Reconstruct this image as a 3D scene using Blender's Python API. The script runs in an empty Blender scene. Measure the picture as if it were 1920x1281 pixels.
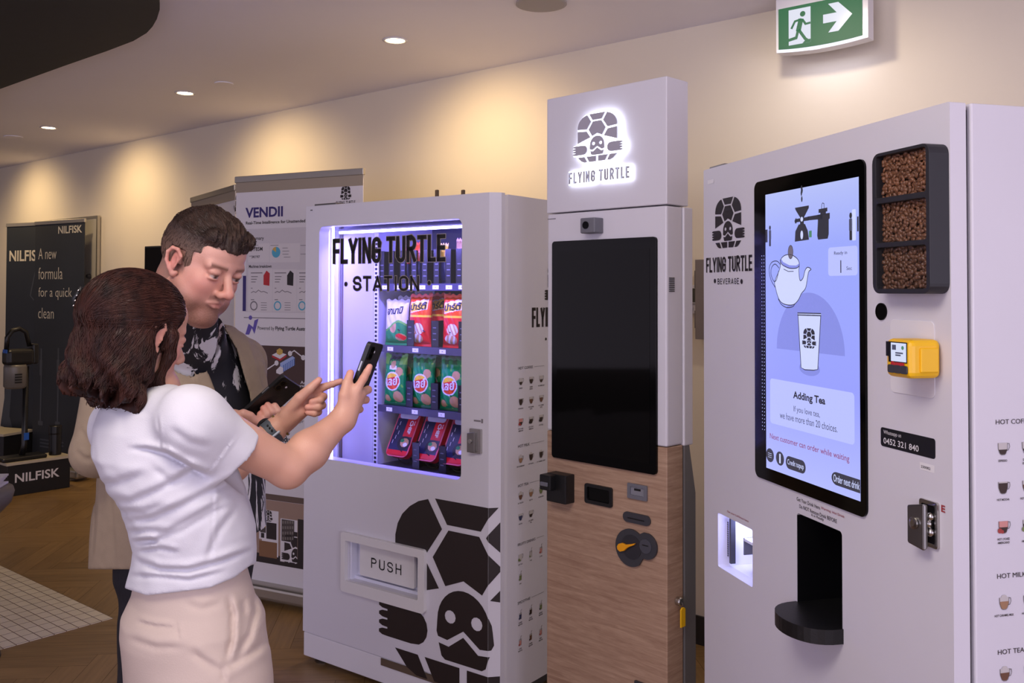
import bpy, bmesh, math, random
import numpy as np
from mathutils import Vector, Matrix
from mathutils.geometry import tessellate_polygon
random.seed(7); np.random.seed(7)
SC = bpy.context.scene
COL = SC.collection

# ------------------------------------------------------------------ camera
F, PITCH, ROLL, CY, EYE = 1725.3, 0.0222, 0.0026, 507.58, 1.62
_a = Vector((1, 0, 0)); _b = Vector((0, math.cos(PITCH), math.sin(PITCH))); _u = Vector((0, -math.sin(PITCH), math.cos(PITCH)))
CR = _a*math.cos(ROLL) + _u*math.sin(ROLL); CU = _u*math.cos(ROLL) - _a*math.sin(ROLL); CF = _b
CAMP = Vector((0, 0, EYE))
cam = bpy.data.cameras.new('camera'); camo = bpy.data.objects.new('camera', cam); COL.objects.link(camo)
cam.sensor_width = 36; cam.lens = F/1920*36; cam.shift_y = -(640.5-CY)/1920; cam.clip_start = .05; cam.clip_end = 60
camo.matrix_world = Matrix(((CR.x, CU.x, -CF.x, 0), (CR.y, CU.y, -CF.y, 0), (CR.z, CU.z, -CF.z, EYE), (0, 0, 0, 1)))
SC.camera = camo
# ------------------------------------------------------------------ exposure, world
SC.view_settings.view_transform = 'Standard'; SC.view_settings.look = 'None'
SC.view_settings.exposure = 1.15; SC.view_settings.gamma = 1; SC.view_settings.use_curve_mapping = False
W = bpy.data.worlds.new('world'); SC.world = W; W.use_nodes = True
W.node_tree.nodes['Background'].inputs[0].default_value = (.62, .54, .68, 1)
W.node_tree.nodes['Background'].inputs[1].default_value = .66

def area(name, loc, size, energy, color, target=None, size_y=None, spread=None):
    l = bpy.data.lights.new(name, 'AREA'); o = bpy.data.objects.new(name, l); COL.objects.link(o)
    l.energy = energy; l.color = color; l.size = size
    if size_y: l.shape = 'RECTANGLE'; l.size_y = size_y
    if spread: l.spread = spread
    o.location = loc
    d = (Vector(target) - Vector(loc)) if target else Vector((0, 0, -1))
    o.rotation_euler = d.to_track_quat('-Z', 'Y').to_euler()
    return o
def spot(name, loc, energy, color, angle=1.9, blend=.8, radius=.04, target=None):
    l = bpy.data.lights.new(name, 'SPOT'); o = bpy.data.objects.new(name, l); COL.objects.link(o)
    l.energy = energy; l.color = color; l.spot_size = angle; l.spot_blend = blend; l.shadow_soft_size = radius
    o.location = loc
    if target: o.rotation_euler = (Vector(target)-Vector(loc)).to_track_quat('-Z', 'Y').to_euler()
    return o
# added fill areas, no source seen: two cool behind the camera, one warm overhead
area('cool_fill', (-2.3, -1.9, 1.75), 2.6, 24, (.78, .73, 1.0), (0, 3.2, 1.5), 1.8)
area('cool_fill', (3.0, -2.4, 1.25), 2.6, 30, (.80, .76, 1.0), (.2, 4.0, 2.1), 1.8)
area('overhead_fill', (-.4, 1.0, 2.84), 1.2, 22, (1.0, .90, .80), (.2, 2.2, 0), 1.2)  # added warm fill from above, no fixture belongs to it
WARM = (1.0, .72, .38)

# ------------------------------------------------------------------ helpers: pixels to places
def ray(px, py): return CR*((px-960)/F) + CU*((CY-py)/F) + CF
def at(px, py, d): return CAMP + ray(px, py)*d
def proj(P):
    d = Vector(P)-CAMP; z = d.dot(CF); return 960+F*d.dot(CR)/z, CY-F*d.dot(CU)/z
class Frame:
    """an upright thing: local x to the right along its front, local y into it, local z up"""
    def __init__(s, x, y, yaw):
        s.M = Matrix.Translation((x, y, 0)) @ Matrix.Rotation(-yaw, 4, 'Z'); s.I = s.M.inverted(); s.loc = (x, y, 0); s.rz = -yaw
    def _r(s, px, py): return s.I @ CAMP, s.I.to_3x3() @ ray(px, py)
    def f(s, px, py, y=0.0):
        o, d = s._r(px, py); t = (y-o.y)/d.y; p = o+d*t; return p.x, p.z
    def side(s, px, py, x):
        o, d = s._r(px, py); t = (x-o.x)/d.x; p = o+d*t; return p.y, p.z
FRONT = lambda y=0.0: Matrix(((1, 0, 0, 0), (0, 0, -1, y), (0, 1, 0, 0), (0, 0, 0, 1)))      # decal x,y,out -> x,z,-y
SIDE = lambda x: Matrix(((0, 0, 1, x), (1, 0, 0, 0), (0, 1, 0, 0), (0, 0, 0, 1)))            # decal x,y,out -> y,z,+x

# ------------------------------------------------------------------ materials
def lin(c):
    return tuple((v/12.92 if v <= .04045 else ((v+.055)/1.055)**2.4) for v in c)
MATS = {}
def mat(name, rgb, rough=.5, metal=0, emit=None, es=0, noise=0, nscale=20, bump=0, bscale=200, spec=.5, coat=0, stretch=None, trans=0, alpha=1, sss=0):
    if name in MATS: return MATS[name]
    m = bpy.data.materials.new(name); m.use_nodes = True; MATS[name] = m
    nt = m.node_tree; b = nt.nodes['Principled BSDF']
    c = lin(rgb)
    b.inputs['Base Color'].default_value = (*c, 1); b.inputs['Roughness'].default_value = rough; b.inputs['Metallic'].default_value = metal
    b.inputs['Specular IOR Level'].default_value = spec; b.inputs['Coat Weight'].default_value = coat
    b.inputs['Transmission Weight'].default_value = trans; b.inputs['Alpha'].default_value = alpha
    if sss:
        b.inputs['Subsurface Weight'].default_value = sss; b.inputs['Subsurface Radius'].default_value = (.012, .005, .003); b.inputs['Subsurface Scale'].default_value = 1
    if emit:
        b.inputs['Emission Color'].default_value = (*lin(emit), 1); b.inputs['Emission Strength'].default_value = es
    tc = nt.nodes.new('ShaderNodeTexCoord')
    if noise:
        n = nt.nodes.new('ShaderNodeTexNoise'); n.inputs['Scale'].default_value = nscale; n.inputs['Detail'].default_value = 4
        if stretch:
            mp = nt.nodes.new('ShaderNodeMapping'); mp.inputs['Scale'].default_value = stretch
            nt.links.new(tc.outputs['Object'], mp.inputs[0]); nt.links.new(mp.outputs[0], n.inputs['Vector'])
        else: nt.links.new(tc.outputs['Object'], n.inputs['Vector'])
        r = nt.nodes.new('ShaderNodeValToRGB')
        r.color_ramp.elements[0].position = .3; r.color_ramp.elements[1].position = .7
        r.color_ramp.elements[0].color = (*[v*(1-noise) for v in c], 1); r.color_ramp.elements[1].color = (*[min(1, v*(1+noise)) for v in c], 1)
        nt.links.new(n.outputs['Fac'], r.inputs[0]); nt.links.new(r.outputs[0], b.inputs['Base Color'])
    if bump:
        n = nt.nodes.new('ShaderNodeTexNoise'); n.inputs['Scale'].default_value = bscale; nt.links.new(tc.outputs['Object'], n.inputs['Vector'])
        bp = nt.nodes.new('ShaderNodeBump'); bp.inputs['Strength'].default_value = bump; bp.inputs['Distance'].default_value = .01
        nt.links.new(n.outputs['Fac'], bp.inputs['Height']); nt.links.new(bp.outputs[0], b.inputs['Normal'])
    return m
def glow(name, rgb, es):
    if name in MATS: return MATS[name]
    m = bpy.data.materials.new(name); m.use_nodes = True; MATS[name] = m
    nt = m.node_tree; b = nt.nodes['Principled BSDF']
    b.inputs['Base Color'].default_value = (0.02, 0.02, 0.02, 1); b.inputs['Roughness'].default_value = .25
    b.inputs['Emission Color'].default_value = (*lin(rgb), 1); b.inputs['Emission Strength'].default_value = es*.46
    return m
def glass(name, tint=(1, 1, 1), refl=.08):
    if name in MATS: return MATS[name]
    m = bpy.data.materials.new(name); m.use_nodes = True; MATS[name] = m
    nt = m.node_tree; nt.nodes.remove(nt.nodes['Principled BSDF']); out = nt.nodes['Material Output']
    t = nt.nodes.new('ShaderNodeBsdfTransparent'); t.inputs[0].default_value = (*tint, 1)
    g = nt.nodes.new('ShaderNodeBsdfGlossy'); g.inputs['Roughness'].default_value = .02
    fr = nt.nodes.new('ShaderNodeFresnel'); fr.inputs[0].default_value = 1.45
    ge = nt.nodes.new('ShaderNodeNewGeometry'); mu = nt.nodes.new('ShaderNodeMath'); mu.operation = 'MULTIPLY_ADD'; mu.inputs[1].default_value = -1; mu.inputs[2].default_value = 1
    m2 = nt.nodes.new('ShaderNodeMath'); m2.operation = 'MULTIPLY'
    nt.links.new(ge.outputs['Backfacing'], mu.inputs[0]); nt.links.new(mu.outputs[0], m2.inputs[0]); nt.links.new(fr.outputs[0], m2.inputs[1])
    mx = nt.nodes.new('ShaderNodeMixShader')
    nt.links.new(m2.outputs[0], mx.inputs[0]); nt.links.new(t.outputs[0], mx.inputs[1]); nt.links.new(g.outputs[0], mx.inputs[2]); nt.links.new(mx.outputs[0], out.inputs[0])
    return m
def wood(name, c0, c1, axis_scale, scale=6, rough=.45):
    m = bpy.data.materials.new(name); m.use_nodes = True; MATS[name] = m
    nt = m.node_tree; b = nt.nodes['Principled BSDF']; b.inputs['Roughness'].default_value = rough
    tc = nt.nodes.new('ShaderNodeTexCoord'); mp = nt.nodes.new('ShaderNodeMapping'); mp.inputs['Scale'].default_value = axis_scale
    n = nt.nodes.new('ShaderNodeTexNoise'); n.inputs['Scale'].default_value = scale; n.inputs['Detail'].default_value = 8; n.inputs['Roughness'].default_value = .65; n.inputs['Distortion'].default_value = .6
    n2 = nt.nodes.new('ShaderNodeTexNoise'); n2.inputs['Scale'].default_value = scale*6; n2.inputs['Detail'].default_value = 3
    mm = nt.nodes.new('ShaderNodeMath'); mm.operation = 'MULTIPLY_ADD'; mm.inputs[1].default_value = .35
    r = nt.nodes.new('ShaderNodeValToRGB'); e = r.color_ramp.elements
    e[0].position = .45; e[1].position = .85; e[0].color = (*lin(c0), 1); e[1].color = (*lin(c1), 1)
    L = nt.links.new
    L(tc.outputs['Object'], mp.inputs[0]); L(mp.outputs[0], n.inputs['Vector']); L(mp.outputs[0], n2.inputs['Vector'])
    L(n2.outputs['Fac'], mm.inputs[0]); L(n.outputs['Fac'], mm.inputs[2]); L(mm.outputs[0], r.inputs[0]); L(r.outputs[0], b.inputs['Base Color'])
    return m

# ------------------------------------------------------------------ mesh builder
TXT = {}
def text_geo(s, bold):
    k = (s, bold)
    if k not in TXT:
        c = bpy.data.curves.new('t', 'FONT'); c.body = s; c.size = 1; c.offset = bold; c.resolution_u = 3; c.fill_mode = 'FRONT'
        o = bpy.data.objects.new('t', c); COL.objects.link(o)
        dg = bpy.context.evaluated_depsgraph_get(); me = bpy.data.meshes.new_from_object(o.evaluated_get(dg))
        v = [(p.co.x, p.co.y) for p in me.vertices]; f = [tuple(p.vertices) for p in me.polygons]
        bpy.data.objects.remove(o); bpy.data.curves.remove(c); bpy.data.meshes.remove(me)
        x0 = min(p[0] for p in v); x1 = max(p[0] for p in v); y0 = min(p[1] for p in v); y1 = max(p[1] for p in v)
        TXT[k] = ([((p[0]-x0)/(x1-x0), (p[1]-y0)/(y1-y0)) for p in v], f, (x1-x0)/(y1-y0))
    return TXT[k]
def rrect(x0, z0, x1, z1, r, n=5):
    if r <= 0: return [(x0, z0), (x1, z0), (x1, z1), (x0, z1)]
    P = []
    for cx, cz, a in ((x1-r, z0+r, -90), (x1-r, z1-r, 0), (x0+r, z1-r, 90), (x0+r, z0+r, 180)):
        for i in range(n+1):
            t = math.radians(a+90*i/n); P.append((cx+r*math.cos(t), cz+r*math.sin(t)))
    return P
def circ(cx, cz, rx, rz=None, n=24, a0=0, a1=360):
    rz = rz or rx; full = abs(a1-a0) >= 360
    return [(cx+rx*math.cos(math.radians(a0+(a1-a0)*i/(n if full else n-1))), cz+rz*math.sin(math.radians(a0+(a1-a0)*i/(n if full else n-1)))) for i in range(n)]
class MB:
    def __init__(s): s.v = []; s.f = []; s.m = []; s.uv = None
    def add(s, vs, fs, mi=0, M=None):
        n = len(s.v)
        s.v += [tuple(M @ Vector(p)) if M else tuple(p) for p in vs]
        s.f += [tuple(i+n for i in f) for f in fs]; s.m += [mi]*len(fs); return s
    def box(s, x0, y0, z0, x1, y1, z1, mi=0, M=None):
        v = [(x0, y0, z0), (x1, y0, z0), (x1, y1, z0), (x0, y1, z0), (x0, y0, z1), (x1, y0, z1), (x1, y1, z1), (x0, y1, z1)]
        return s.add(v, [(0, 3, 2, 1), (4, 5, 6, 7), (0, 1, 5, 4), (1, 2, 6, 5), (2, 3, 7, 6), (3, 0, 4, 7)], mi, M)
    def plate(s, outer, holes=(), z0=0.0, z1=.01, mi=0, M=None):
        """2-D outline with holes, extruded from z0 to z1 (decal coordinates)"""
        loops = [list(outer)]+[list(h) for h in holes]
        def area_(p): return sum(p[i][0]*p[(i+1) % len(p)][1]-p[(i+1) % len(p)][0]*p[i][1] for i in range(len(p)))
        if area_(loops[0]) < 0: loops[0].reverse()
        for h in loops[1:]:
            if area_(h) > 0: h.reverse()
        pts = [p for l in loops for p in l]; n = len(pts)
        if len(loops) == 1 and len(pts) <= 4 and True: tris = [tuple(range(n))]
        else:
            tris = [tuple(t) for t in tessellate_polygon([[Vector((p[0], p[1], 0)) for p in l] for l in loops])]
            fixed = []
            for t in tris:
                a, b, c = (pts[i] for i in t[:3])
                if (b[0]-a[0])*(c[1]-a[1])-(b[1]-a[1])*(c[0]-a[0]) < 0: t = t[::-1]
                fixed.append(t)
            tris = fixed
        v = [(p[0], p[1], z1) for p in pts]+[(p[0], p[1], z0) for p in pts]
        f = list(tris)+[tuple(i+n for i in t[::-1]) for t in tris]
        k = 0
        for l in loops:
            for i in range(len(l)):
                a, b = k+i, k+(i+1) % len(l); f.append((a, a+n, b+n, b))
            k += len(l)
        return s.add(v, f, mi, M)
    def flat(s, outer, z=0.0, mi=0, M=None, holes=()):
        loops = [list(outer)]+[list(h) for h in holes]; pts = [p for l in loops for p in l]
        if len(pts) == 4: tris = [(0, 1, 2, 3)]
        else: tris = [tuple(t) for t in tessellate_polygon([[Vector((p[0], p[1], 0)) for p in l] for l in loops])]
        fixed = []
        for t in tris:
            a, b, c = (pts[i] for i in t[:3])
            fixed.append(t[::-1] if (b[0]-a[0])*(c[1]-a[1])-(b[1]-a[1])*(c[0]-a[0]) < 0 else t)
        return s.add([(p[0], p[1], z) for p in pts], fixed, mi, M)
    def text(s, st, x0, x1, y0, y1, z=0.0, mi=0, M=None, bold=.012, fn=None):
        v, f, _ = text_geo(st, bold)
        vs = [(x0+(x1-x0)*p[0], y0+(y1-y0)*p[1], z) for p in v]
        if fn: vs = [fn(*p) for p in vs]
        return s.add(vs, f, mi, M)
    def text_h(s, st, x, y, h, z=0.0, mi=0, M=None, bold=.01, cond=.85, align='l'):
        w = text_geo(st, bold)[2]*h*cond; x0 = x if align == 'l' else x-w/2 if align == 'c' else x-w
        return s.text(st, x0, x0+w, y, y+h, z, mi, M, bold)
    def line(s, pts, w, z=0.0, mi=0, M=None, closed=False):
        n = len(pts); L = []; R = []; w0 = w
        for i in range(n):
            w = w0
            if 0 < i < n-1 or closed:
                p_, c_, q_ = pts[i-1], pts[i], pts[(i+1) % n]; d1 = (c_[0]-p_[0], c_[1]-p_[1]); d2 = (q_[0]-c_[0], q_[1]-c_[1]); l1 = math.hypot(*d1) or 1; l2 = math.hypot(*d2) or 1
                co = (d1[0]*d2[0]+d1[1]*d2[1])/(l1*l2); w = w0/max(.5, math.sqrt(max(0, (1+co)/2)))
            a = pts[i-1] if (i or closed) else pts[i]; b = pts[(i+1) % n] if (i < n-1 or closed) else pts[i]
            dx, dy = b[0]-a[0], b[1]-a[1]; l = math.hypot(dx, dy) or 1
            L.append((pts[i][0]-dy/l*w/2, pts[i][1]+dx/l*w/2, z)); R.append((pts[i][0]+dy/l*w/2, pts[i][1]-dx/l*w/2, z))
        k = n if closed else n-1
        return s.add(L+R, [(i, i+n, (i+1) % n+n, (i+1) % n) for i in range(k)], mi, M)
    def tube(s, pts, r, n=8, mi=0, M=None, cap=True, closed=False):
        P = [Vector(p) for p in pts]; N = len(P); rs = r if hasattr(r, '__len__') else [r]*N
        v = []; f = []; up = None
        for i in range(N):
            t = (P[(i+1) % N]-P[i-1]) if closed else (P[min(i+1, N-1)]-P[max(i-1, 0)])
            t.normalize()
            if up is None:
                up = t.orthogonal().normalized()
            up = (up-t*up.dot(t)); up = up.normalized() if up.length > 1e-6 else t.orthogonal().normalized()
            w = t.cross(up)
            for k in range(n):
                a = 2*math.pi*k/n; v.append(P[i]+(up*math.cos(a)+w*math.sin(a))*rs[i])
        for i in range(N if closed else N-1):
            j = (i+1) % N
            for k in range(n): f.append((i*n+k, i*n+(k+1) % n, j*n+(k+1) % n, j*n+k))
        if cap and not closed: f += [tuple(range(n))[::-1], tuple((N-1)*n+k for k in range(n))]
        return s.add(v, f, mi, M)
    def lathe(s, prof, n=24, mi=0, M=None):
        v = []; f = []
        for r, z in prof:
            for k in range(n): a = 2*math.pi*k/n; v.append((r*math.cos(a), r*math.sin(a), z))
        for i in range(len(prof)-1):
            for k in range(n): f.append((i*n+k, i*n+(k+1) % n, (i+1)*n+(k+1) % n, (i+1)*n+k))
        f += [tuple(range(n))[::-1], tuple((len(prof)-1)*n+k for k in range(n))]
        return s.add(v, f, mi, M)
    def ball(s, c, r, n=10, mi=0, M=None):
        rr = r if hasattr(r, '__len__') else (r, r, r); v = []; f = []
        for i in range(n//2+1):
            t = math.pi*i/(n//2)
            for k in range(n):
                a = 2*math.pi*k/n; v.append((c[0]+rr[0]*math.sin(t)*math.cos(a), c[1]+rr[1]*math.sin(t)*math.sin(a), c[2]+rr[2]*math.cos(t)))
        for i in range(n//2):
            for k in range(n): f.append((i*n+k, (i+1)*n+k, (i+1)*n+(k+1) % n, i*n+(k+1) % n))
        return s.add(v, f, mi, M)
    def build(s, name, mats, parent=None, bevel=0, smooth=False, seg=2):
        me = bpy.data.meshes.new(name); me.from_pydata(s.v, [], s.f)
        for m in (mats if isinstance(mats, (list, tuple)) else [mats]): me.materials.append(m)
        me.polygons.foreach_set('material_index', s.m)
        if smooth: me.polygons.foreach_set('use_smooth', [True]*len(s.f))
        me.update(); o = bpy.data.objects.new(name, me); COL.objects.link(o)
        if parent: o.parent = parent
        if bevel:
            b = o.modifiers.new('bevel', 'BEVEL'); b.width = bevel; b.segments = seg; b.limit_method = 'ANGLE'; b.angle_limit = .6
        return o
def tag(o, label, cat, group=None):
    o['label'] = label; o['category'] = cat
    if group: o['group'] = group
    return o
def struct(o): o['kind'] = 'structure'; return o
def thing(name, label, cat, loc=(0, 0, 0), rz=0, group=None):
    o = bpy.data.objects.new(name, None); COL.objects.link(o); o.location = loc; o.rotation_euler = (0, 0, rz); o.empty_display_size = .1
    return tag(o, label, cat, group)
def copy_tree(o, parent=None):
    c = o.copy(); COL.objects.link(c)
    if parent: c.parent = parent
    for ch in list(o.children): copy_tree(ch, c)
    return c

# ------------------------------------------------------------------ the turtle emblem, unit half-width 1
def turtle():
    def mir(p): return [(-x, y) for x, y in p][::-1]
    arc = [(-.985, .24), (-.985, .36), (-.95, .52), (-.88, .66), (-.77, .78), (-.64, .87), (-.5, .92)]
    tl = arc+[(-.3, .56), (-.52, .2)]
    top = [(-.4, .945), (.4, .945), (.23, .63), (-.23, .63)]
    hexa = [(-.21, .56), (.21, .56), (.43, .17), (.25, -.17), (0, -.05), (-.25, -.17), (-.43, .17)]
    ls = [(-.985, .14), (-.53, .1), (-.34, -.22), (-.985, -.46)]
    head = []
    for i in range(17):
        t = math.pi-math.pi*i/16; head.append((.36*math.cos(t), -.62+.44*math.sin(t)))
    up = head+[(.37, -.78), (.35, -.84), (.22, -.86), (0, -.69), (-.22, -.86), (-.35, -.84), (-.37, -.78)]
    low = [(-.34, -.92), (-.2, -.94), (0, -.77), (.2, -.94), (.34, -.92), (.3, -1.08), (.25, -1.12), (-.25, -1.12), (-.3, -1.08)]
    def arm():
        P = [(-1.09, -.58), (-.74, -.58)]
        for i in range(1, 8):
            t = math.radians(90-180*i/8); P.append((-.7+.2*math.cos(t), -.815+.235*math.sin(t)))
        P += [(-.74, -1.05), (-1.09, -1.05)]
        for i in range(4):          # four finger stubs
            c = -1.0+i*.122
            P += [(-1.18, c-.045), (-1.23, c-.02), (-1.23, c+.02), (-1.18, c+.045)]
            if i < 3: P += [(-1.1, c+.05), (-1.1, c+.072)]
        return P
    a = arm()
    b1 = [(-.98, -1.17), (-.64, -1.17), (-.5, -1.45), (-.66, -1.45), (-.8, -1.38)]
    b2 = [(-.54, -1.17), (-.05, -1.17), (-.05, -1.45), (-.4, -1.45)]
    eyes = [circ(-.18, -.55, .075, .085, 12), circ(.18, -.55, .075, .085, 12)]
    polys = [(tl, []), (mir(tl), []), (top, []), (hexa, []), (ls, []), (mir(ls), []), (up, eyes), (low, []), (a, []), (mir(a), []), (b1, []), (mir(b1), []), (b2, []), (mir(b2), [])]
    return polys
TURTLE = turtle()
def clip_x(p, xm):
    out = []
    for i in range(len(p)):
        a, b = p[i-1], p[i]
        if (a[0] <= xm) != (b[0] <= xm):
            t = (xm-a[0])/(b[0]-a[0]); out.append((xm, a[1]+t*(b[1]-a[1])))
        if b[0] <= xm: out.append(b)
    return out
def add_turtle(mb, cx, cy, sx, sy=None, z=0.0, mi=0, M=None, xmax=None, z1=None):
    sy = sy or sx
    for p, holes in TURTLE:
        q = [(cx+x*sx, cy+y*sy) for x, y in p]; hs = [[(cx+x*sx, cy+y*sy) for x, y in h] for h in holes]
        if xmax is not None:
            q = clip_x(q, xmax)
            hs = [h for h in hs if max(t[0] for t in h) < xmax]
        if len(q) < 3: continue
        if z1 is None: mb.flat(q, z, mi, M, hs)
        else: mb.plate(q, hs, z, z1, mi, M)
def tpx(mb, fr, st, xl, xr, yt, yb, y=0.0, eps=.0012, mi=0, bold=.012):
    """lettering on a front face, from where its left end's top and bottom and its right end stand"""
    u0, zt = fr.f(xl, yt, y); _, zb = fr.f(xl, yb, y); u1, _ = fr.f(xr, (yt+yb)/2, y)
    mb.text(st, u0, u1, zb, zt, eps, mi, FRONT(y), bold)
def spx(mb, fr, st, xl, xr, yt, yb, x, eps=.0012, mi=0, bold=.012):
    u0, zt = fr.side(xl, yt, x); _, zb = fr.side(xl, yb, x); u1, _ = fr.side(xr, (yt+yb)/2, x)
    mb.text(st, u0, u1, zb, zt, eps, mi, SIDE(x), bold)

# condensed sign lettering drawn as strokes of even thickness
def _arc(cx, cy, rx, ry, a0, a1, n=8): return [(cx+rx*math.cos(math.radians(a0+(a1-a0)*i/n)), cy+ry*math.sin(math.radians(a0+(a1-a0)*i/n))) for i in range(n+1)]
DINW = dict(F=.46, L=.44, Y=.56, I=.17, N=.54, G=.53, T=.52, U=.53, R=.55, E=.46, S=.53, A=.58, O=.54, P=.53, H=.54, B=.54, V=.58); DINW[' '] = .20
def din_glyph(ch, w, h):
    r = min(w/2, h*.22); ry = r
    def rr(a): return a
    if ch == 'F': return [[(0, 0), (0, h)], [(0, h), (w, h)], [(0, h*.50), (w*.88, h*.50)]]
    if ch == 'L': return [[(0, 0), (0, h)], [(0, 0), (w, 0)]]
    if ch == 'E': return [[(0, 0), (0, h)], [(0, h), (w, h)], [(0, h*.51), (w*.9, h*.51)], [(0, 0), (w, 0)]]
    if ch == 'I': return [[(w/2, 0), (w/2, h)]]
    if ch == 'Y': return [[(0, h), (w/2, h*.45)], [(w, h), (w/2, h*.45)], [(w/2, 0), (w/2, h*.47)]]
    if ch == 'V': return [[(0, h), (w/2, 0)], [(w, h), (w/2, 0)]]
    if ch == 'N': return [[(0, 0), (0, h)], [(w, 0), (w, h)], [(0, h), (w, 0)]]
    if ch == 'H': return [[(0, 0), (0, h)], [(w, 0), (w, h)], [(0, h*.52), (w, h*.52)]]
    if ch == 'T': return [[(0, h), (w, h)], [(w/2, 0), (w/2, h)]]
    if ch == 'A': return [[(0, 0), (w/2, h)], [(w, 0), (w/2, h)], [(w*.17, h*.27), (w*.83, h*.27)]]
    if ch == 'U': return [[(0, h), (0, r)]+_arc(w/2, r, w/2, ry, 180, 360)+[(w, h)]]
    if ch == 'O': return [[(w, r)]+[(w, h-r)]+_arc(w/2, h-r, w/2, ry, 0, 180)+[(0, r)]+_arc(w/2, r, w/2, ry, 180, 360)]
    if ch == 'G': return [[(w, h*.70)]+[(w, h-r)]+_arc(w/2, h-r, w/2, ry, 0, 180)+[(0, r)]+_arc(w/2, r, w/2, ry, 180, 360)+[(w, h*.46)], [(w, h*.46), (w*.52, h*.46)]]
    if ch == 'S': 
        q = h*.25
        return [[(w, h-q*.95)]+_arc(w/2, h-r, w/2, ry, 0, 180)+[(0, h*.70)]+_arc(w/2, h*.70, w/2, h*.19, 180, 262)+_arc(w/2, h*.30, w/2, h*.21, 82, 0)+[(w, r)]+_arc(w/2, r, w/2, ry, 0, -180)+[(0, q*.95)]]
    if ch in 'PRB':
        st = [[(0, 0), (0, h)], [(0, h), (w*.5, h)]+_arc(w*.5, h*.75, w*.5, h*.25, 90, -90)+[(0, h*.50)]]
        if ch == 'R': st.append([(w*.45, h*.50), (w, 0)])
        if ch == 'B': st = [[(0, 0), (0, h)], [(0, h), (w*.45, h)]+_arc(w*.45, h*.76, w*.47, h*.24, 90, -90)+[(0, h*.52)], [(0, h*.52), (w*.5, h*.52)]+_arc(w*.5, h*.26, w*.5, h*.26, 90, -90)+[(0, 0)]]
        return st
    return []
def din(mb, s, x0, x1, y0, y1, t, z=0.0, mi=0, M=None, gap=.15, grow_=0.0):
    """grow_ widens every stroke (for an outline behind the letters)"""
    tot = sum(DINW[c] for c in s)+gap*(len(s)-1); u = (x1-x0)/tot; x = x0; h = y1-y0-t
    for c in s:
        w = DINW[c]*u-t
        for st in din_glyph(c, max(w, 0), h):
            P = [(x+t/2+a, y0+t/2+b) for a, b in st]
            for k, j in ((0, 1), (-1, -2)):
                dx, dy = P[k][0]-P[j][0], P[k][1]-P[j][1]; l = math.hypot(dx, dy) or 1
                e = t/2+grow_ if (abs(dx) < 1e-6 or abs(dy) < 1e-6 or len(P) == 2) else grow_
                if len(P) == 2 and abs(dx) > 1e-6 and abs(dy) > 1e-6: e = t*.42+grow_
                P[k] = (P[k][0]+dx/l*e, P[k][1]+dy/l*e)
            mb.line(P, t+2*grow_, z, mi, M)
        x += (DINW[c]+gap)*u
def dpx(mb, fr, st, xl, xr, yt, yb, t, y=0.0, eps=.0012, mi=0, gap=.15):
    u0, zt = fr.f(xl, yt, y); _, zb = fr.f(xl, yb, y); u1, _ = fr.f(xr, (yt+yb)/2, y)
    din(mb, st, u0, u1, zb, zt, t*(zt-zb), eps, mi, FRONT(y), gap)
# ================================================================== materials used all over
white = mat('machine_white', (.84, .83, .86), .42, noise=.015, nscale=3)
white2 = mat('machine_white_gloss', (.88, .87, .89), .25)
ink = mat('print_dark', (.13, .10, .10), .5)
inkblack = mat('print_black', (.06, .06, .07), .5)
black = mat('black_plastic', (.055, .055, .06), .45, bump=.05)
blackgl = mat('black_glass', (.020, .020, .022), .07, spec=.18)
dgrey = mat('dark_grey_plastic', (.22, .22, .24), .5)
grey = mat('grey_plastic', (.42, .42, .45), .45)
chrome = mat('chrome', (.75, .74, .72), .22, 1)
steel = mat('steel', (.55, .54, .53), .35, 1)
yellow = mat('yellow_plastic', (.93, .72, .05), .4)
paper = mat('paper_white', (.90, .89, .90), .6)
alum = mat('aluminium', (.72, .70, .66), .35, .8)
# ================================================================== the room
WX, WY, WYAW = 1.5431, 3.7, .6974
WF = Frame(WX, WY, WYAW)
wallm = mat('wall_paint', (.87, .83, .76), .75, noise=.02, nscale=1.5, bump=.03, bscale=300)
ceilm = mat('ceiling_paint', (.92, .91, .95), .8, noise=.02, nscale=1.0)
o = struct(MB().box(-15, 0, 0, 5, .12, 2.86).build('wall_back', wallm)); o.location = WF.loc; o.rotation_euler = (0, 0, WF.rz)
o = struct(MB().box(-15, -.012, 0, 5, -.0005, .13).build('baseboard_back', mat('skirting_dark', (.16, .15, .15), .5))); o.location = WF.loc; o.rotation_euler = (0, 0, WF.rz)
o = struct(MB().box(-.42, -.006, .13, 1.6, -.0004, .93).build('trim_1', mat('dado_green_grey', (.33, .36, .34), .6, noise=.03))); o.location = WF.loc; o.rotation_euler = (0, 0, WF.rz)
o = struct(MB().box(-13.1, -8, 0, -13, 0, 2.86).build('wall_left', wallm)); o.location = WF.loc; o.rotation_euler = (0, 0, WF.rz)
def onz(px, py, z):
    r = ray(px, py); t = (z-EYE)/r.z; p = CAMP+r*t; return p.x, p.y
struct(MB().box(-16, -5, 2.86, 8, 16, 2.96).build('ceiling', ceilm))
dark = [onz(px, py, 2.835) for px, py in ((0, 167), (125, 122), (200, 96), (250, 77), (275, 62), (286, 50), (294, 36), (299.5, 18), (299, 5), (295, -20), (284, -60))]
dark = [(dark[0][0]-5.2, dark[0][1]+6.3)]+dark+[(-1.45, 3.0), (-1.75, 2.6), (-2.3, 2.2), (-8, 1.5), (-12, 4)]
struct(MB().plate(dark, (), 2.835, 2.865).build('ceiling.001', mat('ceiling_charcoal', (.165, .17, .18), .7, noise=.05)))
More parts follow.
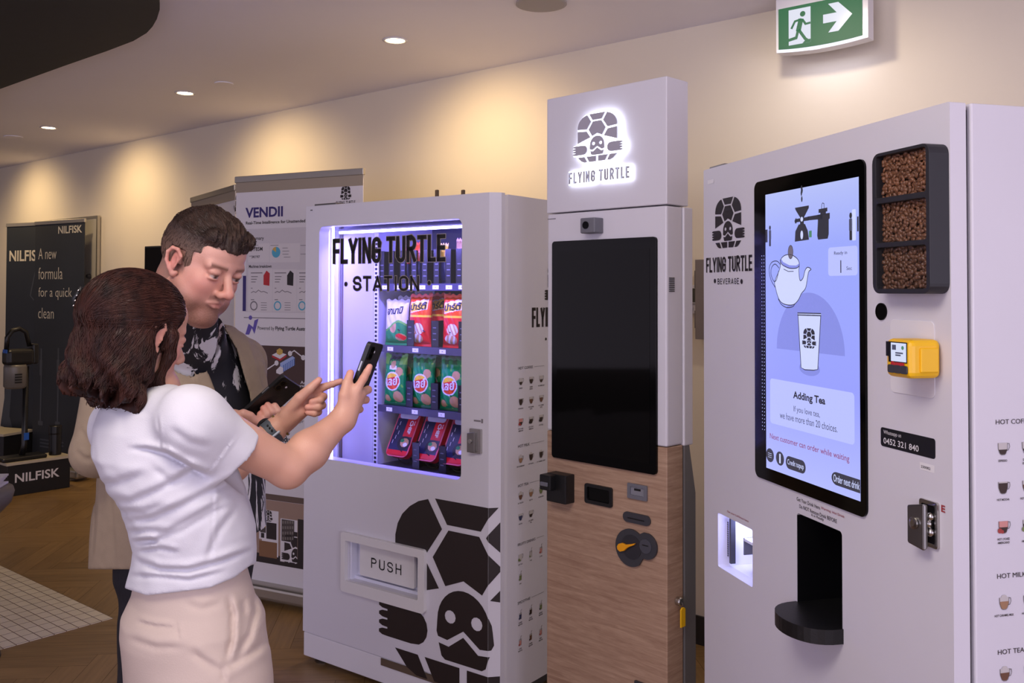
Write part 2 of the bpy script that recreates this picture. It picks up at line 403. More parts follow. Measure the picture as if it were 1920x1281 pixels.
# herringbone oak floor: every board a face of one mesh
fl = MB(); L_, w_ = .72, .12
ca, sa = math.cos(-WYAW+.785), math.sin(-WYAW+.785)
n = int(L_/w_)
uvs = []
for i in range(-66, 67):
    for j in range(-7, 9):
        for kind in (0, 1):
            bx = i*w_ + j*L_ ; by = i*w_ - j*L_
            if kind == 0: r = (bx, by, bx+L_, by+w_)
            else: r = (bx+L_-w_-0, by+w_, bx+L_, by+w_+L_) if False else (bx, by+w_, bx+w_, by+w_+L_)
            c = ((r[0]+r[2])/2, (r[1]+r[3])/2); cx, cy = c[0]*ca-c[1]*sa-1.0, c[0]*sa+c[1]*ca+4.2
            if cx*.642+cy*.767 > 4.1 or cy < -2 or abs(cx) > 9: continue
            g = .0008
            q = [(r[0]+g, r[1]+g), (r[2]-g, r[1]+g), (r[2]-g, r[3]-g), (r[0]+g, r[3]-g)]
            fl.add([(x*ca-y*sa-1.0, x*sa+y*ca+4.2, 0) for x, y in q], [(0, 1, 2, 3)])
            ln, wd = (1, 0) if kind == 0 else (0, 1)
            s0 = random.random()*50
            uvs += [(s0, s0), (s0+L_, s0), (s0+L_, s0+w_), (s0, s0+w_)] if kind == 0 else [(s0, s0), (s0, s0+w_), (s0+L_, s0+w_), (s0+L_, s0)]
fm = bpy.data.materials.new('oak_boards'); fm.use_nodes = True; nt = fm.node_tree; b = nt.nodes['Principled BSDF']; b.inputs['Roughness'].default_value = .38
uvn = nt.nodes.new('ShaderNodeUVMap'); mp = nt.nodes.new('ShaderNodeMapping'); mp.inputs['Scale'].default_value = (4, 45, 1)
nn = nt.nodes.new('ShaderNodeTexNoise'); nn.inputs['Scale'].default_value = 1; nn.inputs['Detail'].default_value = 5
gi = nt.nodes.new('ShaderNodeNewGeometry'); ma = nt.nodes.new('ShaderNodeMath'); ma.operation = 'MULTIPLY_ADD'; ma.inputs[1].default_value = .30
rp = nt.nodes.new('ShaderNodeValToRGB'); rp.color_ramp.elements[0].position = .25; rp.color_ramp.elements[1].position = 1.1
rp.color_ramp.elements[0].color = (*lin((.45, .345, .205)), 1); rp.color_ramp.elements[1].color = (*lin((.61, .48, .30)), 1)
LK = nt.links.new
LK(uvn.outputs[0], mp.inputs[0]); LK(mp.outputs[0], nn.inputs['Vector']); LK(gi.outputs['Random Per Island'], ma.inputs[0]); LK(nn.outputs['Fac'], ma.inputs[2]); LK(ma.outputs[0], rp.inputs[0]); LK(rp.outputs[0], b.inputs['Base Color'])
MATS['oak'] = fm
o = struct(fl.build('floor', fm)); uvl = o.data.uv_layers.new(name='UVMap'); uvl.data.foreach_set('uv', [c for p in uvs for c in p])
struct(MB().box(-16, -5, -.12, 8, 16, -.002).build('floor.001', mat('screed', (.30, .22, .13), .7)))
# mosaic tile area let into the boards, parallel to the wall
tm = bpy.data.materials.new('mosaic_tile'); tm.use_nodes = True; nt = tm.node_tree; b = nt.nodes['Principled BSDF']; b.inputs['Roughness'].default_value = .35
tc = nt.nodes.new('ShaderNodeTexCoord'); br = nt.nodes.new('ShaderNodeTexBrick'); br.offset = 0; br.inputs['Scale'].default_value = 1
br.inputs['Brick Width'].default_value = .084; br.inputs['Row Height'].default_value = .0565; br.inputs['Mortar Size'].default_value = .0022; br.inputs['Mortar Smooth'].default_value = .1
br.inputs['Color1'].default_value = (*lin((.90, .86, .77)), 1); br.inputs['Color2'].default_value = (*lin((.86, .82, .73)), 1); br.inputs['Mortar'].default_value = (*lin((.40, .30, .24)), 1)
nt.links.new(tc.outputs['Object'], br.inputs[0]); nt.links.new(br.outputs[0], b.inputs['Base Color'])
p0 = onz(0, 1061, 0); p1 = onz(222, 1165, 0)
yawT = math.atan2(-(p1[1]-p0[1]), p1[0]-p0[0])
TF = Frame(p0[0], p0[1], yawT)
o = struct(MB().box(-5, -3.2, 0.0005, 1.35, 0, .003).build('floor.002', tm)); o.location = TF.loc; o.rotation_euler = (0, 0, TF.rz)
# downlights
dl = None
DL = [(741, 75, 'warm lit round downlight above the white banners'), (347, 174, 'warm lit round downlight between the other two, over the men\'s heads'), (91, 239, 'warm lit round downlight furthest left, above the dark banners')]
DL[1] = (347, 174, 'warm lit round downlight in the middle of the row of three')
lampm = glow('downlight_glow', (1.0, .90, .70), 26)
pos = [onz(px, py, 2.86) for px, py, _ in DL]
for (x, y), (_, _, lab) in zip(pos, DL):
    t = thing('ceiling_downlight', lab, 'ceiling light', (x, y, 2.86), 0, 'row of recessed downlights')
    if dl is None:
        MB().lathe([(.06, -.001), (.062, -.004), (.05, -.006), (.048, -.0015)], 28).build('trim_ring', white2, t, smooth=True); dl = t
        MB().lathe([(.046, -.0022), (.0, -.0022)], 28).build('lens', lampm, t)
    else:
        for ch in dl.children: c = ch.copy(); COL.objects.link(c); c.parent = t
step = (Vector(pos[0])-Vector(pos[1]))
lamp_xy = [Vector(p) for p in pos]+[Vector(pos[0])+step*k for k in (1, 2, 3)]+[Vector(pos[2])-step, Vector(pos[2])-step*2]
for k, p in enumerate(lamp_xy):
    e = (23, 23, 25)[k] if k < 3 else (11, 7, 6, 23, 20)[k-3]
    spot('downlight_lamp', (p.x, p.y, 2.84), e, WARM if k in (0, 1, 2, 6, 7) else (1, .86, .70), 2.3, .9, .05, (p.x+.45, p.y+.54, 1.75))
tag(MB().lathe([(.055, -.001), (.055, -.006), (.05, -.007), (0, -.007)], 24).build('smoke_detector', ceilm, bevel=0), 'small flat round detector disc in the ceiling beside the middle downlight', 'detector').location = (*onz(420, 156, 2.86), 2.86)
tag(MB().lathe([(.11, -.001), (.11, -.008), (.10, -.011), (0, -.011)], 32).build('ceiling_speaker', mat('speaker_grille', (.66, .64, .64), .7)), 'large round speaker disc in the ceiling at the top edge', 'speaker').location = (*onz(1015, 5, 2.86), 2.86)
tag(MB().lathe([(.07, -.001), (.07, -.006), (.065, -.007), (0, -.007)], 24).build('ceiling_disc', ceilm), 'faint round ceiling disc at far left beside the leftmost downlight', 'ceiling disc').location = (*onz(25, 256, 2.86), 2.86)

# ================================================================== exit sign
EY = -.16                                  # its face stands 16 cm off the wall
u0, z0 = WF.f(1462, 92, EY); u1, z1 = WF.f(1622, 8, EY); uc, zc = WF.f(1542, 60, EY)
ex = thing('exit_sign', 'green running man exit sign with white arrow high on the wall', 'sign', WF.M @ Vector((uc, 0, 0)), WF.rz)
ex.location.z = 0
EFr = Frame(ex.location.x, ex.location.y, WYAW)
ul, zt = EFr.f(1462.5, 24, EY); _, zb = EFr.f(1466, 94, EY); ur, _ = EFr.f(1619, 30, EY)
zt += .01
h = zt-zb; w = ur-ul
def curve_bot(x0, x1, z, sag, n=14): return [(x0+(x1-x0)*i/n, z-sag*(1-(2*i/n-1)**2)) for i in range(n+1)]
body = curve_bot(ul-.012, ur+.022, zb-.012, .012)+[(ur+.022, zt+.05), (ul-.012, zt+.05)]
MB().plate(body, (), -.05, .012, 0, FRONT(EY)).build('housing', white2, ex, bevel=.006)
MB().box(ul+.03, EY+.01, zt-.02, ur-.03, -.001, zt+.045).build('mount', white2, ex, bevel=.004)
gr = glow('exit_green', (.16, .50, .31), .62); gr.node_tree.nodes['Principled BSDF'].inputs['Roughness'].default_value = .6; wl = glow('exit_white', (.93, .94, 1.0), .85)
face = curve_bot(ul, ur, zb, .010)+[(ur, zt), (ul, zt)]
MB().plate(face, (), .013, .016, 0, FRONT(EY)).build('sign_face', gr, ex)
MB().plate(curve_bot(ul-.006, ur+.012, zb-.012, .012, 14)+curve_bot(ul-.006, ur+.012, zb-.001, .010, 14)[::-1], (), .008, .0145, 0, FRONT(EY)).build('light_edge', glow('exit_edge', (.92, .93, 1.0), 1.3), ex)
p = MB(); X = lambda a: ul+w*a; Z = lambda a: zb+h*a
p.flat([(X(.13), Z(.05)), (X(.40), Z(.05)), (X(.40), Z(.92)), (X(.13), Z(.92))], .0172, 0, FRONT(EY))
p.flat([(X(.55), Z(.44)), (X(.71), Z(.44)), (X(.61), Z(.20)), (X(.73), Z(.20)), (X(.89), Z(.545)), (X(.73), Z(.89)), (X(.61), Z(.89)), (X(.71), Z(.65)), (X(.55), Z(.65))], .0172, 0, FRONT(EY))
FM = FRONT(EY)
p.flat(circ(X(.305), Z(.77), .0115, n=16), .0185, 1, FM)
man = lambda pts, wd: p.line([(X(a), Z(c)) for a, c in pts], wd, .0185, 1, FM)
man([(.285, .66), (.25, .36)], .021); man([(.29, .645), (.21, .62), (.165, .45)], .009); man([(.30, .64), (.34, .51), (.40, .52)], .009)
man([(.25, .40), (.225, .21), (.10, .17)], .012); man([(.255, .40), (.335, .15), (.37, .09)], .012)
p.flat([(X(.30), Z(.05)), (X(.34), Z(.13)), (X(.40), Z(.13)), (X(.40), Z(.05))], .0179, 1, FM)
p.build('pictogram', [wl, gr], ex)
# the sign's own downward lamp
l = area('exit_sign_lamp', ex.matrix_basis @ Vector(((ul+ur)/2, EY+.06, zb-.03)), w*.9, .14, (.75, .78, 1.0), None, .05)
l.rotation_euler = (0, 0, WF.rz)

# ================================================================== wall fittings between the machines
def wallthing(name, label, cat, px, py):
    u, z = WF.f(px, py); p = WF.M @ Vector((u, 0, 0)); t = thing(name, label, cat, (p.x, p.y, 0), WF.rz); return t, Frame(p.x, p.y, WYAW)
t, f = wallthing('thermostat', 'white wall thermostat with dark display between kiosk and coffee machine', 'thermostat', 1291, 555)
a, zt = f.f(1279, 534.5); c, zb = f.f(1279, 569); d, _ = f.f(1320, 550)
MB().box(a, -.02, zb, d, -.0005, zt).build('housing', white2, t, bevel=.004)
MB().box(a+.012, -.021, zb+.006, d-.01, -.0195, zt-.016).build('display', mat('lcd', (.30, .30, .27), .2), t)
t, f = wallthing('light_switch', 'white switch plate below the wall thermostat', 'switch', 1291, 580)
a, zt = f.f(1279, 570); _, zb = f.f(1279, 588)
MB().box(a, -.012, zb, a+.12, -.0005, zt).build('plate', white2, t, bevel=.003)
m = MB()
for i in range(3): MB().box(a+.02+i*.028, -.016, (zt+zb)/2-.008, a+.036+i*.028, -.0115, (zt+zb)/2+.008).build('rocker', white, t)
t, f = wallthing('wall_cabinet', 'grey brown flat cabinet hung on the wall beside the coffee machine', 'cabinet', 1310, 560)
a, zt = f.f(1303, 487, -.06); _, zb = f.f(1303, 636, -.06)
taupe = mat('taupe_laminate', (.47, .43, .42), .5, noise=.05)
MB().box(a, -.06, zb, a+.5, -.001, zt).build('door', taupe, t, bevel=.002)
for z in (zb+.09, zt-.09): MB().box(a-.008, -.05, z-.04, a+.001, -.02, z+.04).build('hinge', dgrey, t)

# ================================================================== the left background: dark banners, plinths, cleaners, board, screen
navy = mat('banner_navy', (.12, .14, .17), .55, noise=.25, nscale=1.2)
lett = mat('print_cream', (.80, .77, .70), .5)
faint = mat('print_faint', (.26, .28, .31), .5)
def rollup(name, label, x0y, d0, d1, top, bot, cassette, group, pm=navy, hdr=None):
    """x0y: pixel of the upper left and right corner at depths d0, d1"""
    P0 = at(x0y[0][0], x0y[0][1], d0); P1 = at(x0y[1][0], x0y[1][1], d1)
    yaw = math.atan2(-(P1.y-P0.y), P1.x-P0.x); wd = math.hypot(P1.x-P0.x, P1.y-P0.y)
    t = thing(name, label, 'banner', (P0.x, P0.y, 0), -yaw, group); f = Frame(P0.x, P0.y, yaw); zt = (P0.z+P1.z)/2
    MB().box(0, 0, .085, wd, .004, zt-.02).build('printed_sheet', pm, t)
    MB().box(-.005, -.008, zt-.022, wd+.005, .012, zt+.012).build('top_rail', alum, t, bevel=.003)
    MB().box(-.02, -.06, .022, wd+.02, .06, .10).build('cassette', alum, t, bevel=.02, seg=3)
    for x in (.09, wd-.09): MB().box(x-.02, -.09, 0, x+.02, .09, .022).build('foot', alum, t, bevel=.004)
    MB().tube([(wd/2, .03, .09), (wd/2, .03, zt-.02)], .011).build('support_pole', alum, t)
    return t, f, wd, zt
t, f, wd, zt = rollup('rollup_banner', 'dark navy rollup banner reading a new formula for a quick clean', ((66.5, 419), (159, 411)), 8.25, 7.85, 2.1, 0, 1, 'dark rollup banners')
m = MB()
tpx(m, f, 'NILFISK', 109.5, 154, 424.5, 438.5, 0, bold=.02); m.build('brand_lettering', lett, t); m = MB()
for s, x0, x1, y0, y1 in (('A new', 72.5, 106, 466, 486.5), ('formula', 72.5, 117.5, 502, 524), ('for a quick', 72.5, 135, 539, 562), ('clean', 72, 101, 577, 597)):
    tpx(m, f, s, x0, x1, y0, y1, 0, bold=-.008)
fa = MB()
for px in (77, 109):
    u, z = f.f(px, 700); fa.line([(u, z+.22), (u+.005, z-.1), (u, z-.42)], .022, .0012, 0, FRONT()); fa.flat(rrect(u-.035, z-.46, u+.04, z-.42, .01), .0013, 0, FRONT())
    fa.flat(rrect(u-.02, z-.02, u+.02, z+.12, .008), .0014, 0, FRONT())
u, z = f.f(75, 825)
for k in range(3):
    fa.flat([(u, z-.03*k), (u+.36-.1*(k == 2), z-.03*k), (u+.36-.1*(k == 2), z-.03*k+.013), (u, z-.03*k+.013)], .0012, 0, FRONT())
m.build('lettering', lett, t); fa.build('printed_picture', faint, t)
t, f, wd, zt = rollup('rollup_banner', 'dark navy rollup banner furthest left, half hidden behind the other dark one', ((13, 425), (100, 414)), 8.66, 8.36, 2.1, 0, 1, 'dark rollup banners')
m = MB(); tpx(m, f, 'NILFIS', 18, 68, 470, 490.5, 0, bold=.025); m.build('lettering', lett, t)
fa = MB(); u, z = f.f(60, 530); fa.line([(u+.05, z+.12), (u-.02, z-.12), (u+.03, z-.16)], .012, .0012, 0, FRONT())
u, z = f.f(14, 780); fa.flat([(u-.02, z+.3), (u+.06, z+.34), (u+.03, z), (u+.08, z-.12), (u-.1, z-.1)], .0012, 0, FRONT()); fa.build('printed_picture', faint, t)
# whiteboard leaning on the wall behind the banners
P0 = at(66, 420, 8.72); P1 = at(183, 404, 7.96); yaw = math.atan2(-(P1.y-P0.y), P1.x-P0.x); wd = math.hypot(P1.x-P0.x, P1.y-P0.y)
t = thing('whiteboard', 'pale whiteboard with thin metal frame standing behind the dark banners', 'whiteboard', (P0.x, P0.y, 0), -yaw)
MB().box(0.02, .005, .72, wd-.02, .02, P1.z-.02).build('board', mat('board_face', (.74, .72, .68), .3), t)
MB().plate([(0, .7), (wd, .7), (wd, P1.z), (0, P1.z)], [[(.022, .722), (wd-.022, .722), (wd-.022, P1.z-.022), (.022, P1.z-.022)]], -.025, 0, 0, FRONT()).build('frame', alum, t)
for x in (.02, wd-.06): MB().box(x, 0, 0, x+.04, .03, .72).build('leg', alum, t)
MB().lathe([(.02, 0), (.02, .02), (.015, .03), (0, .03)], 12, 0, Matrix.Translation((wd-.12, -.0, 1.74)) @ Matrix.Rotation(math.pi/2, 4, 'X')).build('magnet', dgrey, t)
# wall television behind the man
P0 = at(271, 462, 6.9); t = thing('television', 'black flat screen standing behind the man\'s head', 'television', (P0.x, P0.y, 0), -.60)
MB().box(0, 0, P0.z-.40, .50, .035, P0.z).build('bezel', black, t, bevel=.004)
MB().box(.012, -.002, P0.z-.385, .488, .001, P0.z-.012).build('screen', blackgl, t)
MB().box(.21, .035, .05, .27, .09, P0.z-.1).build('post', black, t)
MB().box(.05, -.15, 0, .43, .25, .04).build('base', black, t, bevel=.01)
# plinths
ptop = mat('plinth_top', (.74, .70, .62), .5); pbl = mat('plinth_black', (.085, .085, .10), .5)
def plinth(px0, px1, dep, label, txt):
    A = CAMP+ray(*px0)*(EYE/-ray(*px0).z); B = CAMP+ray(*px1)*(EYE/-ray(*px1).z)
    yaw = math.atan2(-(B.y-A.y), B.x-A.x); wd = math.hypot(B.x-A.x, B.y-A.y)
    t = thing('display_plinth', label, 'plinth', (A.x, A.y, 0), -yaw, 'low display plinths'); f = Frame(A.x, A.y, yaw)
    return t, f, wd
t, f, wd = plinth((13, 933), (131, 914), .5, 'low black display plinth with lettering and a cream top', 1)
_, zp = f.f(60, 868); x0 = -.0
MB().box(x0, 0, 0, wd, .24, zp).build('body', pbl, t, bevel=.004)
MB().box(x0-.01, -.01, zp, wd+.01, .25, zp+.02).build('top_board', ptop, t)
m = MB(); tpx(m, f, 'NILFISK', 28, 111.5, 889, 906, 0, bold=.018)
m.build('lettering', mat('print_white', (.86, .85, .86), .5), t); PL = (f, wd, zp+.02)
A = at(-110, 905, 8.3)
t = thing('display_plinth', 'second low black display plinth at the left edge, behind the lettered one', 'plinth', (A.x, A.y, 0), -.35, 'low display plinths')
MB().box(0, 0, 0, .74, .3, .335).build('body', pbl, t, bevel=.004); MB().box(-.01, -.01, .335, .75, .31, .355).build('top_board', ptop, t)
A2 = Frame(A.x, A.y, .35)
# stick vacuum cleaner on the plinth
vbl = mat('cleaner_black', (.07, .07, .075), .35); vgr = mat('cleaner_grey', (.42, .40, .37), .35); vblu = mat('cleaner_blue', (.12, .35, .70), .4)
def cleaner(P, rz, s, label):
    t = thing('vacuum_cleaner', label, 'vacuum cleaner', P, rz, 'stick vacuum cleaners'); t.scale = (s, s, s)
    MB().box(-.19, -.10, .0, .17, .08, .035).build('floor_head', vbl, t, bevel=.014, seg=3)
    m = MB(); m.tube([(0, 0, .03), (.02, 0, .12), (.025, 0, .78)], .024, 12); m.build('tube', vbl, t, smooth=True)
    m = MB(); m.lathe([(.072, .60), (.09, .62), (.09, .78), (.085, .8)], 20, 0, Matrix.Translation((-.06, 0, 0))); m.build('dust_cup', vgr, t, smooth=True)
    m = MB()
    for i in range(4): m.box(-.10, -.096, .65+i*.022, -.045, -.088, .662+i*.022)
    m.build('grille', vbl, t)
    MB().box(-.15, -.07, .795, .07, .07, .93).build('motor_housing', vbl, t, bevel=.03, seg=3)
    MB().box(.06, -.05, .80, .11, .05, .97).build('battery', vbl, t, bevel=.012)
    m = MB(); m.tube([(-.135, 0, .92), (-.13, 0, 1.03), (-.09, 0, 1.085), (-.03, 0, 1.10), (.02, 0, 1.07), (.05, 0, .95)], .019, 10); m.build('handle', vbl, t, smooth=True)
    MB().box(-.155, -.055, .90, -.148, .02, .93).build('release_button', vblu, t); MB().box(.005, -.028, .16, .045, -.022, .22).build('release_button', vblu, t)
    return t
f, wd, zp = PL
u, v = .155, .12
cleaner(f.M @ Vector((u, v, zp)), f.rz, .95, 'black stick vacuum cleaner standing on the lettered plinth')
p = f.M @ Vector((wd-.07, .12, zp))
tag(MB().lathe([(.045, 0), (.047, .01), (.047, .17), (.05, .18), (.05, .235), (.046, .24)], 20).build('speaker_cylinder', vbl, bevel=0, smooth=False), 'small black cylinder standing at the right end of the lettered plinth', 'canister').location = p
p = A2.M @ Vector((.3, .12, .355))
tag(MB().box(-.12, -.05, 0, .12, .05, .05).build('cleaner_head', vbl, None, bevel=.02, seg=3), 'low black cleaner head on the plinth at the left edge', 'cleaner head').location = p
# counter with papers cut by the left edge
A = at(-40, 905, 4.0)
t = thing('side_table', 'grey round edged table cut by the left edge of the picture', 'table', (A.x-.12, A.y, 0))
zt_ = A.z-.0
MB().lathe([(.16, zt_-.02-.16), (.235, zt_-.10), (.245, zt_-.06), (.24, zt_-.04), (0.0, zt_-.04)], 36).build('tabletop', mat('table_grey', (.42, .40, .40), .45), t, smooth=True)
MB().lathe([(.03, .02), (.03, zt_-.17)], 16).build('pedestal', dgrey, t, smooth=True)
MB().lathe([(.20, 0), (.20, .012), (.03, .025)], 28).build('base', dgrey, t)
for k in range(5):
    o = MB().box(-.105, -.15, 0, .105, .15, .008).build('leaflet', paper)
    o.location = (A.x-.04, A.y+.01, zt_-.038+.0085*k); o.rotation_euler = (0, 0, .2+.05*((k*7) % 4))
    tag(o, 'white leaflet in the pile on the table at the left edge', 'leaflet', 'pile of leaflets')
# ================================================================== white banners
pw = mat('banner_white', (.87, .855, .87), .5); navyp = mat('print_navy', (.20, .15, .42), .5); brownp = mat('print_brown', (.28, .19, .17), .5)
pl1 = mat('print_pale', (.81, .79, .81), .5); pl2 = mat('print_card', (.85, .83, .84), .5); redp = mat('print_red', (.72, .16, .18), .5); bluep = mat('print_blue', (.32, .44, .72), .5)
goldp = mat('print_gold', (.80, .66, .32), .5); cyanp = mat('print_cyan', (.32, .66, .78), .5); greyp = mat('print_grey', (.50, .48, .50), .5); tanp = mat('print_tan', (.62, .52, .46), .5); dkp = mat('print_photo_dark', (.17, .14, .14), .5)
palblue = mat('print_pale_blue', (.62, .70, .88), .5)
t, f, wd, zt = rollup('rollup_banner', 'white rollup banner with a dashboard print and brown band beside the snack machine', ((443, 335), (681, 320.5)), 4.95, 4.58, 2.16, 0, 1, 'white rollup banners', pw)
FMT = FRONT()
MB().box(0, -.0015, zt-.075, wd, 0, zt-.022).build('header_strip', mat('strip_beige', (.62, .57, .50), .5), t)
Z2 = lambda x, y: f.f(420+x/4.0036, 320+y/4.0036)
m = MB(); c = Z2(915, 170); r = abs(Z2(958, 170)[0]-c[0]); add_turtle(m, c[0], c[1]+.25*r, r*.8, r*.8, .0012, 0, FMT)
tpx(m, f, 'FLYING TURTLE', 630.5, 666.5, 377.5, 383.5, 0)
tpx(m, f, 'Real-Time Intelligence for Unattended C', 461.3, 580, 415.5, 423, 0, bold=.02)
for s, a, b_, y0, y1 in (('Summary', 467, 495, 444, 452.5), ('9.785M', 471, 492.5, 463.5, 471), ('34.197', 472, 487.5, 479.5, 484.5), ('Machines breakdown', 467, 509.5, 497, 502.5)):
    tpx(m, f, s, a, b_, y0, y1, 0, bold=.02 if s != 'Summary' else .01)
m.build('lettering', ink, t)
m = MB(); tpx(m, f, 'VENDII', 460.5, 530.7, 390, 409, 0, bold=.03); m.build('title', navyp, t)
q = MB()
def quad(mb, x0, y0, x1, y1, eps, mi=0, fn=Z2):
    a, b_ = fn(x0, y0), fn(x1, y1); c_ = fn(x0, y1); mb.flat([(a[0], c_[1]), (b_[0], c_[1]), (b_[0], a[1]), (a[0], a[1])], eps, mi, FMT)
quad(q, 168, 440, 800, 1062, .0006, 0); quad(q, 183, 740, 362, 1058, .0009, 1); quad(q, 368, 742, 545, 1058, .0009, 1); quad(q, 551, 744, 760, 1058, .0009, 1)
quad(q, 183, 550, 340, 690, .0009, 1); quad(q, 345, 550, 570, 690, .0009, 1)
quad(q, 143, 790, 165, 1055, .0012, 2); quad(q, 150, 1100, 800, 1106, .0009, 3)
c = Z2(392, 613); rr = abs(Z2(424, 613)[0]-c[0]); q.flat(circ(*c, rr), .0014, 4, FMT); q.flat([c]+circ(*c, rr, n=8, a0=90, a1=150), .0016, 5, FMT)
for x, y, ww in ((440, 580, 40), (440, 603, 50), (440, 626, 45), (450, 648, 50), (350, 560, 60), (575, 560, 40), (575, 625, 45), (190, 560, 70), (190, 640, 60)): quad(q, x, y, x+ww, y+4, .0014, 3)
for cx in (0, 178, 362):
    quad(q, 203+cx, 765, 290+cx, 772, .0014, 3)
    for k in range(3): quad(q, 205+cx, 793+20*k, 255+cx-8*k, 799+20*k, .0014, 3)
    quad(q, 203+cx, 880, 216+cx, 885, .0014, 3); quad(q, 203+cx, 966, 228+cx, 972, .0014, 3)
    q.line([Z2(205+cx+x, 905+y) for x, y in ((0, 12), (18, 2), (35, 10), (55, -8), (75, 6), (95, 2), (125, 16))], .004, .0014, 3, FMT)
    c = Z2(225+cx, 1015); r2 = abs(Z2(249+cx, 1015)[0]-c[0]); q.line(circ(*c, r2, n=24), .007, .0014, 4 if cx else 3, FMT, True)
    for k in range(4): quad(q, 278+cx, 990+18*k, 322+cx, 994+18*k, .0014, 3)
    c = Z2(320+cx, 815)
    q.flat([(c[0]-.02, c[1]-.03), (c[0]+.02, c[1]-.035), (c[0]+.022, c[1]+.03), (c[0], c[1]+.045), (c[0]-.02, c[1]+.02)], .0014, 6 if cx != 178 else 7, FMT)
q.build('dashboard_print', [pl1, pl2, navyp, greyp, cyanp, goldp, redp, ink], t)
m = MB(); c = Z2(210, 1175); r = .045
m.flat([(c[0]-r, c[1]-r*.9), (c[0]-r*.4, c[1]-r*.9), (c[0], c[1]-r*.1), (c[0]+r*.4, c[1]-r*.8), (c[0]+r*1.0, c[1]+r), (c[0]+r*.4, c[1]+r*.8), (c[0]+r*.2, c[1]), (c[0]-r*.5, c[1]+r*.4)], .0012, 0, FMT); m.flat(circ(c[0]-.01, c[1]+.05, .012, n=12), .0013, 0, FMT)
m.build('logo_mark', mat('print_violet', (.38, .32, .66), .5), t)
m = MB(); tpx(m, f, 'Powered by', 483.5, 514.5, 611.5, 620.5, 0, bold=0); tpx(m, f, 'Flying Turtle Australia', 516.5, 583, 612, 621, 0, bold=.025); m.build('credit_line', ink, t)
Z3 = lambda x, y: f.f(420+x/4.928, 620+y/4.928)
q = MB(); a = Z3(150, 129); b_ = Z3(150, 545)
q.flat([(.004, b_[1]), (wd, b_[1]), (wd, a[1]), (.004, a[1])], .0008, 0, FMT)
P = lambda pts: [Z3(*p) for p in pts]
for pts, mi in (([(250, 235), (300, 205), (318, 220), (318, 345), (280, 365), (250, 330)], 4), ([(258, 250), (302, 225), (310, 330), (270, 350)], 5), ([(300, 205), (330, 178), (362, 205), (362, 320), (322, 350), (318, 225)], 1), ([(228, 245), (252, 240), (252, 290), (232, 290)], 2), ([(445, 225), (505, 195), (580, 220), (520, 262)], 3), ([(445, 228), (520, 264), (580, 223), (580, 240), (520, 282), (445, 245)], 1), ([(490, 180), (517, 162), (545, 180), (545, 212), (517, 228), (490, 212)], 2), ([(520, 300), (635, 235), (655, 250), (655, 320), (545, 385), (520, 360)], 4), ([(550, 320), (655, 256), (655, 320), (550, 383)], 5), ([(485, 365), (520, 330), (550, 345), (550, 390), (520, 405), (485, 392)], 3)):
    q.flat(P(pts), .0012+.0003*(mi % 4)+(.0006 if mi in (5,) else 0)+(.0008 if mi == 2 else 0), mi, FMT)
for k in range(6): q.line(P([(565+16*k, 312-9*k), (565+16*k, 372-9*k)]), .006, .0034, 4, FMT)
q.line(P([(343, 345), (375, 375), (487, 300)]), .006, .0012, 3, FMT); q.line(P([(612, 212), (650, 185), (733, 250)]), .006, .0012, 3, FMT)
for p in ((343, 345), (487, 300), (612, 212), (733, 250)): q.flat(circ(*Z3(*p), .014, n=12), .0014, 3, FMT)
z0 = Z3(300, 330); q.text('N', z0[0]+.01, z0[0]+.035, z0[1]+.02, z0[1]+.05, .0035, 3, FMT)
q.build('brown_band_print', [brownp, redp, goldp, pw, palblue, bluep], t)
m = MB(); 
for s, x0, x1, y0, y1 in (('Ad', 566-2.5, 574, 714, 720), ('Loyalty', 553, 580, 720.5, 726)): tpx(m, f, s, x0, x1, y0, y1, 0, eps=.0016, bold=.02)
m.build('band_lettering', pw, t)
m = MB(); tpx(m, f, 'Reduce sto', 522, 569.5, 817, 828, 0, bold=.03); tpx(m, f, 'With AI pr', 531, 569, 829, 837, 0, bold=0); tpx(m, f, 'and pr', 546, 570, 785.5, 793, 0, bold=0); m.build('lower_lettering', ink, t)
Z4 = lambda x, y: f.f(440+x/4.925, 880+y/4.925)
q = MB()
def band(y0l, y1l, mi, eps, x=400):
    a = Z4(x, y0l); b_ = Z4(x, y1l); q.flat([(.004, b_[1]), (wd, b_[1]), (wd, a[1]), (.004, a[1])], eps, mi, FMT)
band(238, 293, 0, .0008); band(295, 880, 1, .0008); band(800, 885, 2, .0010)
def qq(x0, y0, x1, y1, mi, eps):
    a = Z4(x0, y0); b_ = Z4(x1, (y0+y1)/2); c_ = Z4(x0, y1); q.flat([(a[0], c_[1]), (b_[0], c_[1]), (b_[0], a[1]), (a[0], a[1])], eps, mi, FMT)
qq(255, 370, 405, 790, 3, .0012); qq(228, 480, 388, 640, 3, .0014); qq(238, 485, 290, 580, 6, .0016); qq(240, 487, 288, 530, 5, .0018); qq(295, 488, 388, 640, 2, .0016); qq(245, 585, 275, 630, 2, .0016); qq(228, 655, 393, 800, 4, .0014)
qq(425, 452, 580, 850, 3, .0012); qq(435, 460, 552, 660, 6, .0014); qq(585, 460, 760, 860, 2, .0012)
for r_ in range(4):
    for c_ in range(5): qq(442+22*c_, 475+50*r_, 456+22*c_, 502+50*r_, 7, .0018)
c = Z4(312, 420); add_turtle(q, c[0], c[1], .024, .024, .0016, 2, FMT); c = Z4(565, 745); add_turtle(q, c[0], c[1]+.02, .075, .075, .0016, 2, FMT, xmax=Z4(580, 745)[0])
q.build('photo_print', [mat('print_taupe', (.40, .33, .29), .5), tanp, dkp, pw, mat('print_oak', (.52, .38, .27), .5), goldp, mat('print_photo_mid', (.30, .27, .26), .5), mat('print_photo_goods', (.48, .45, .43), .5)], t)
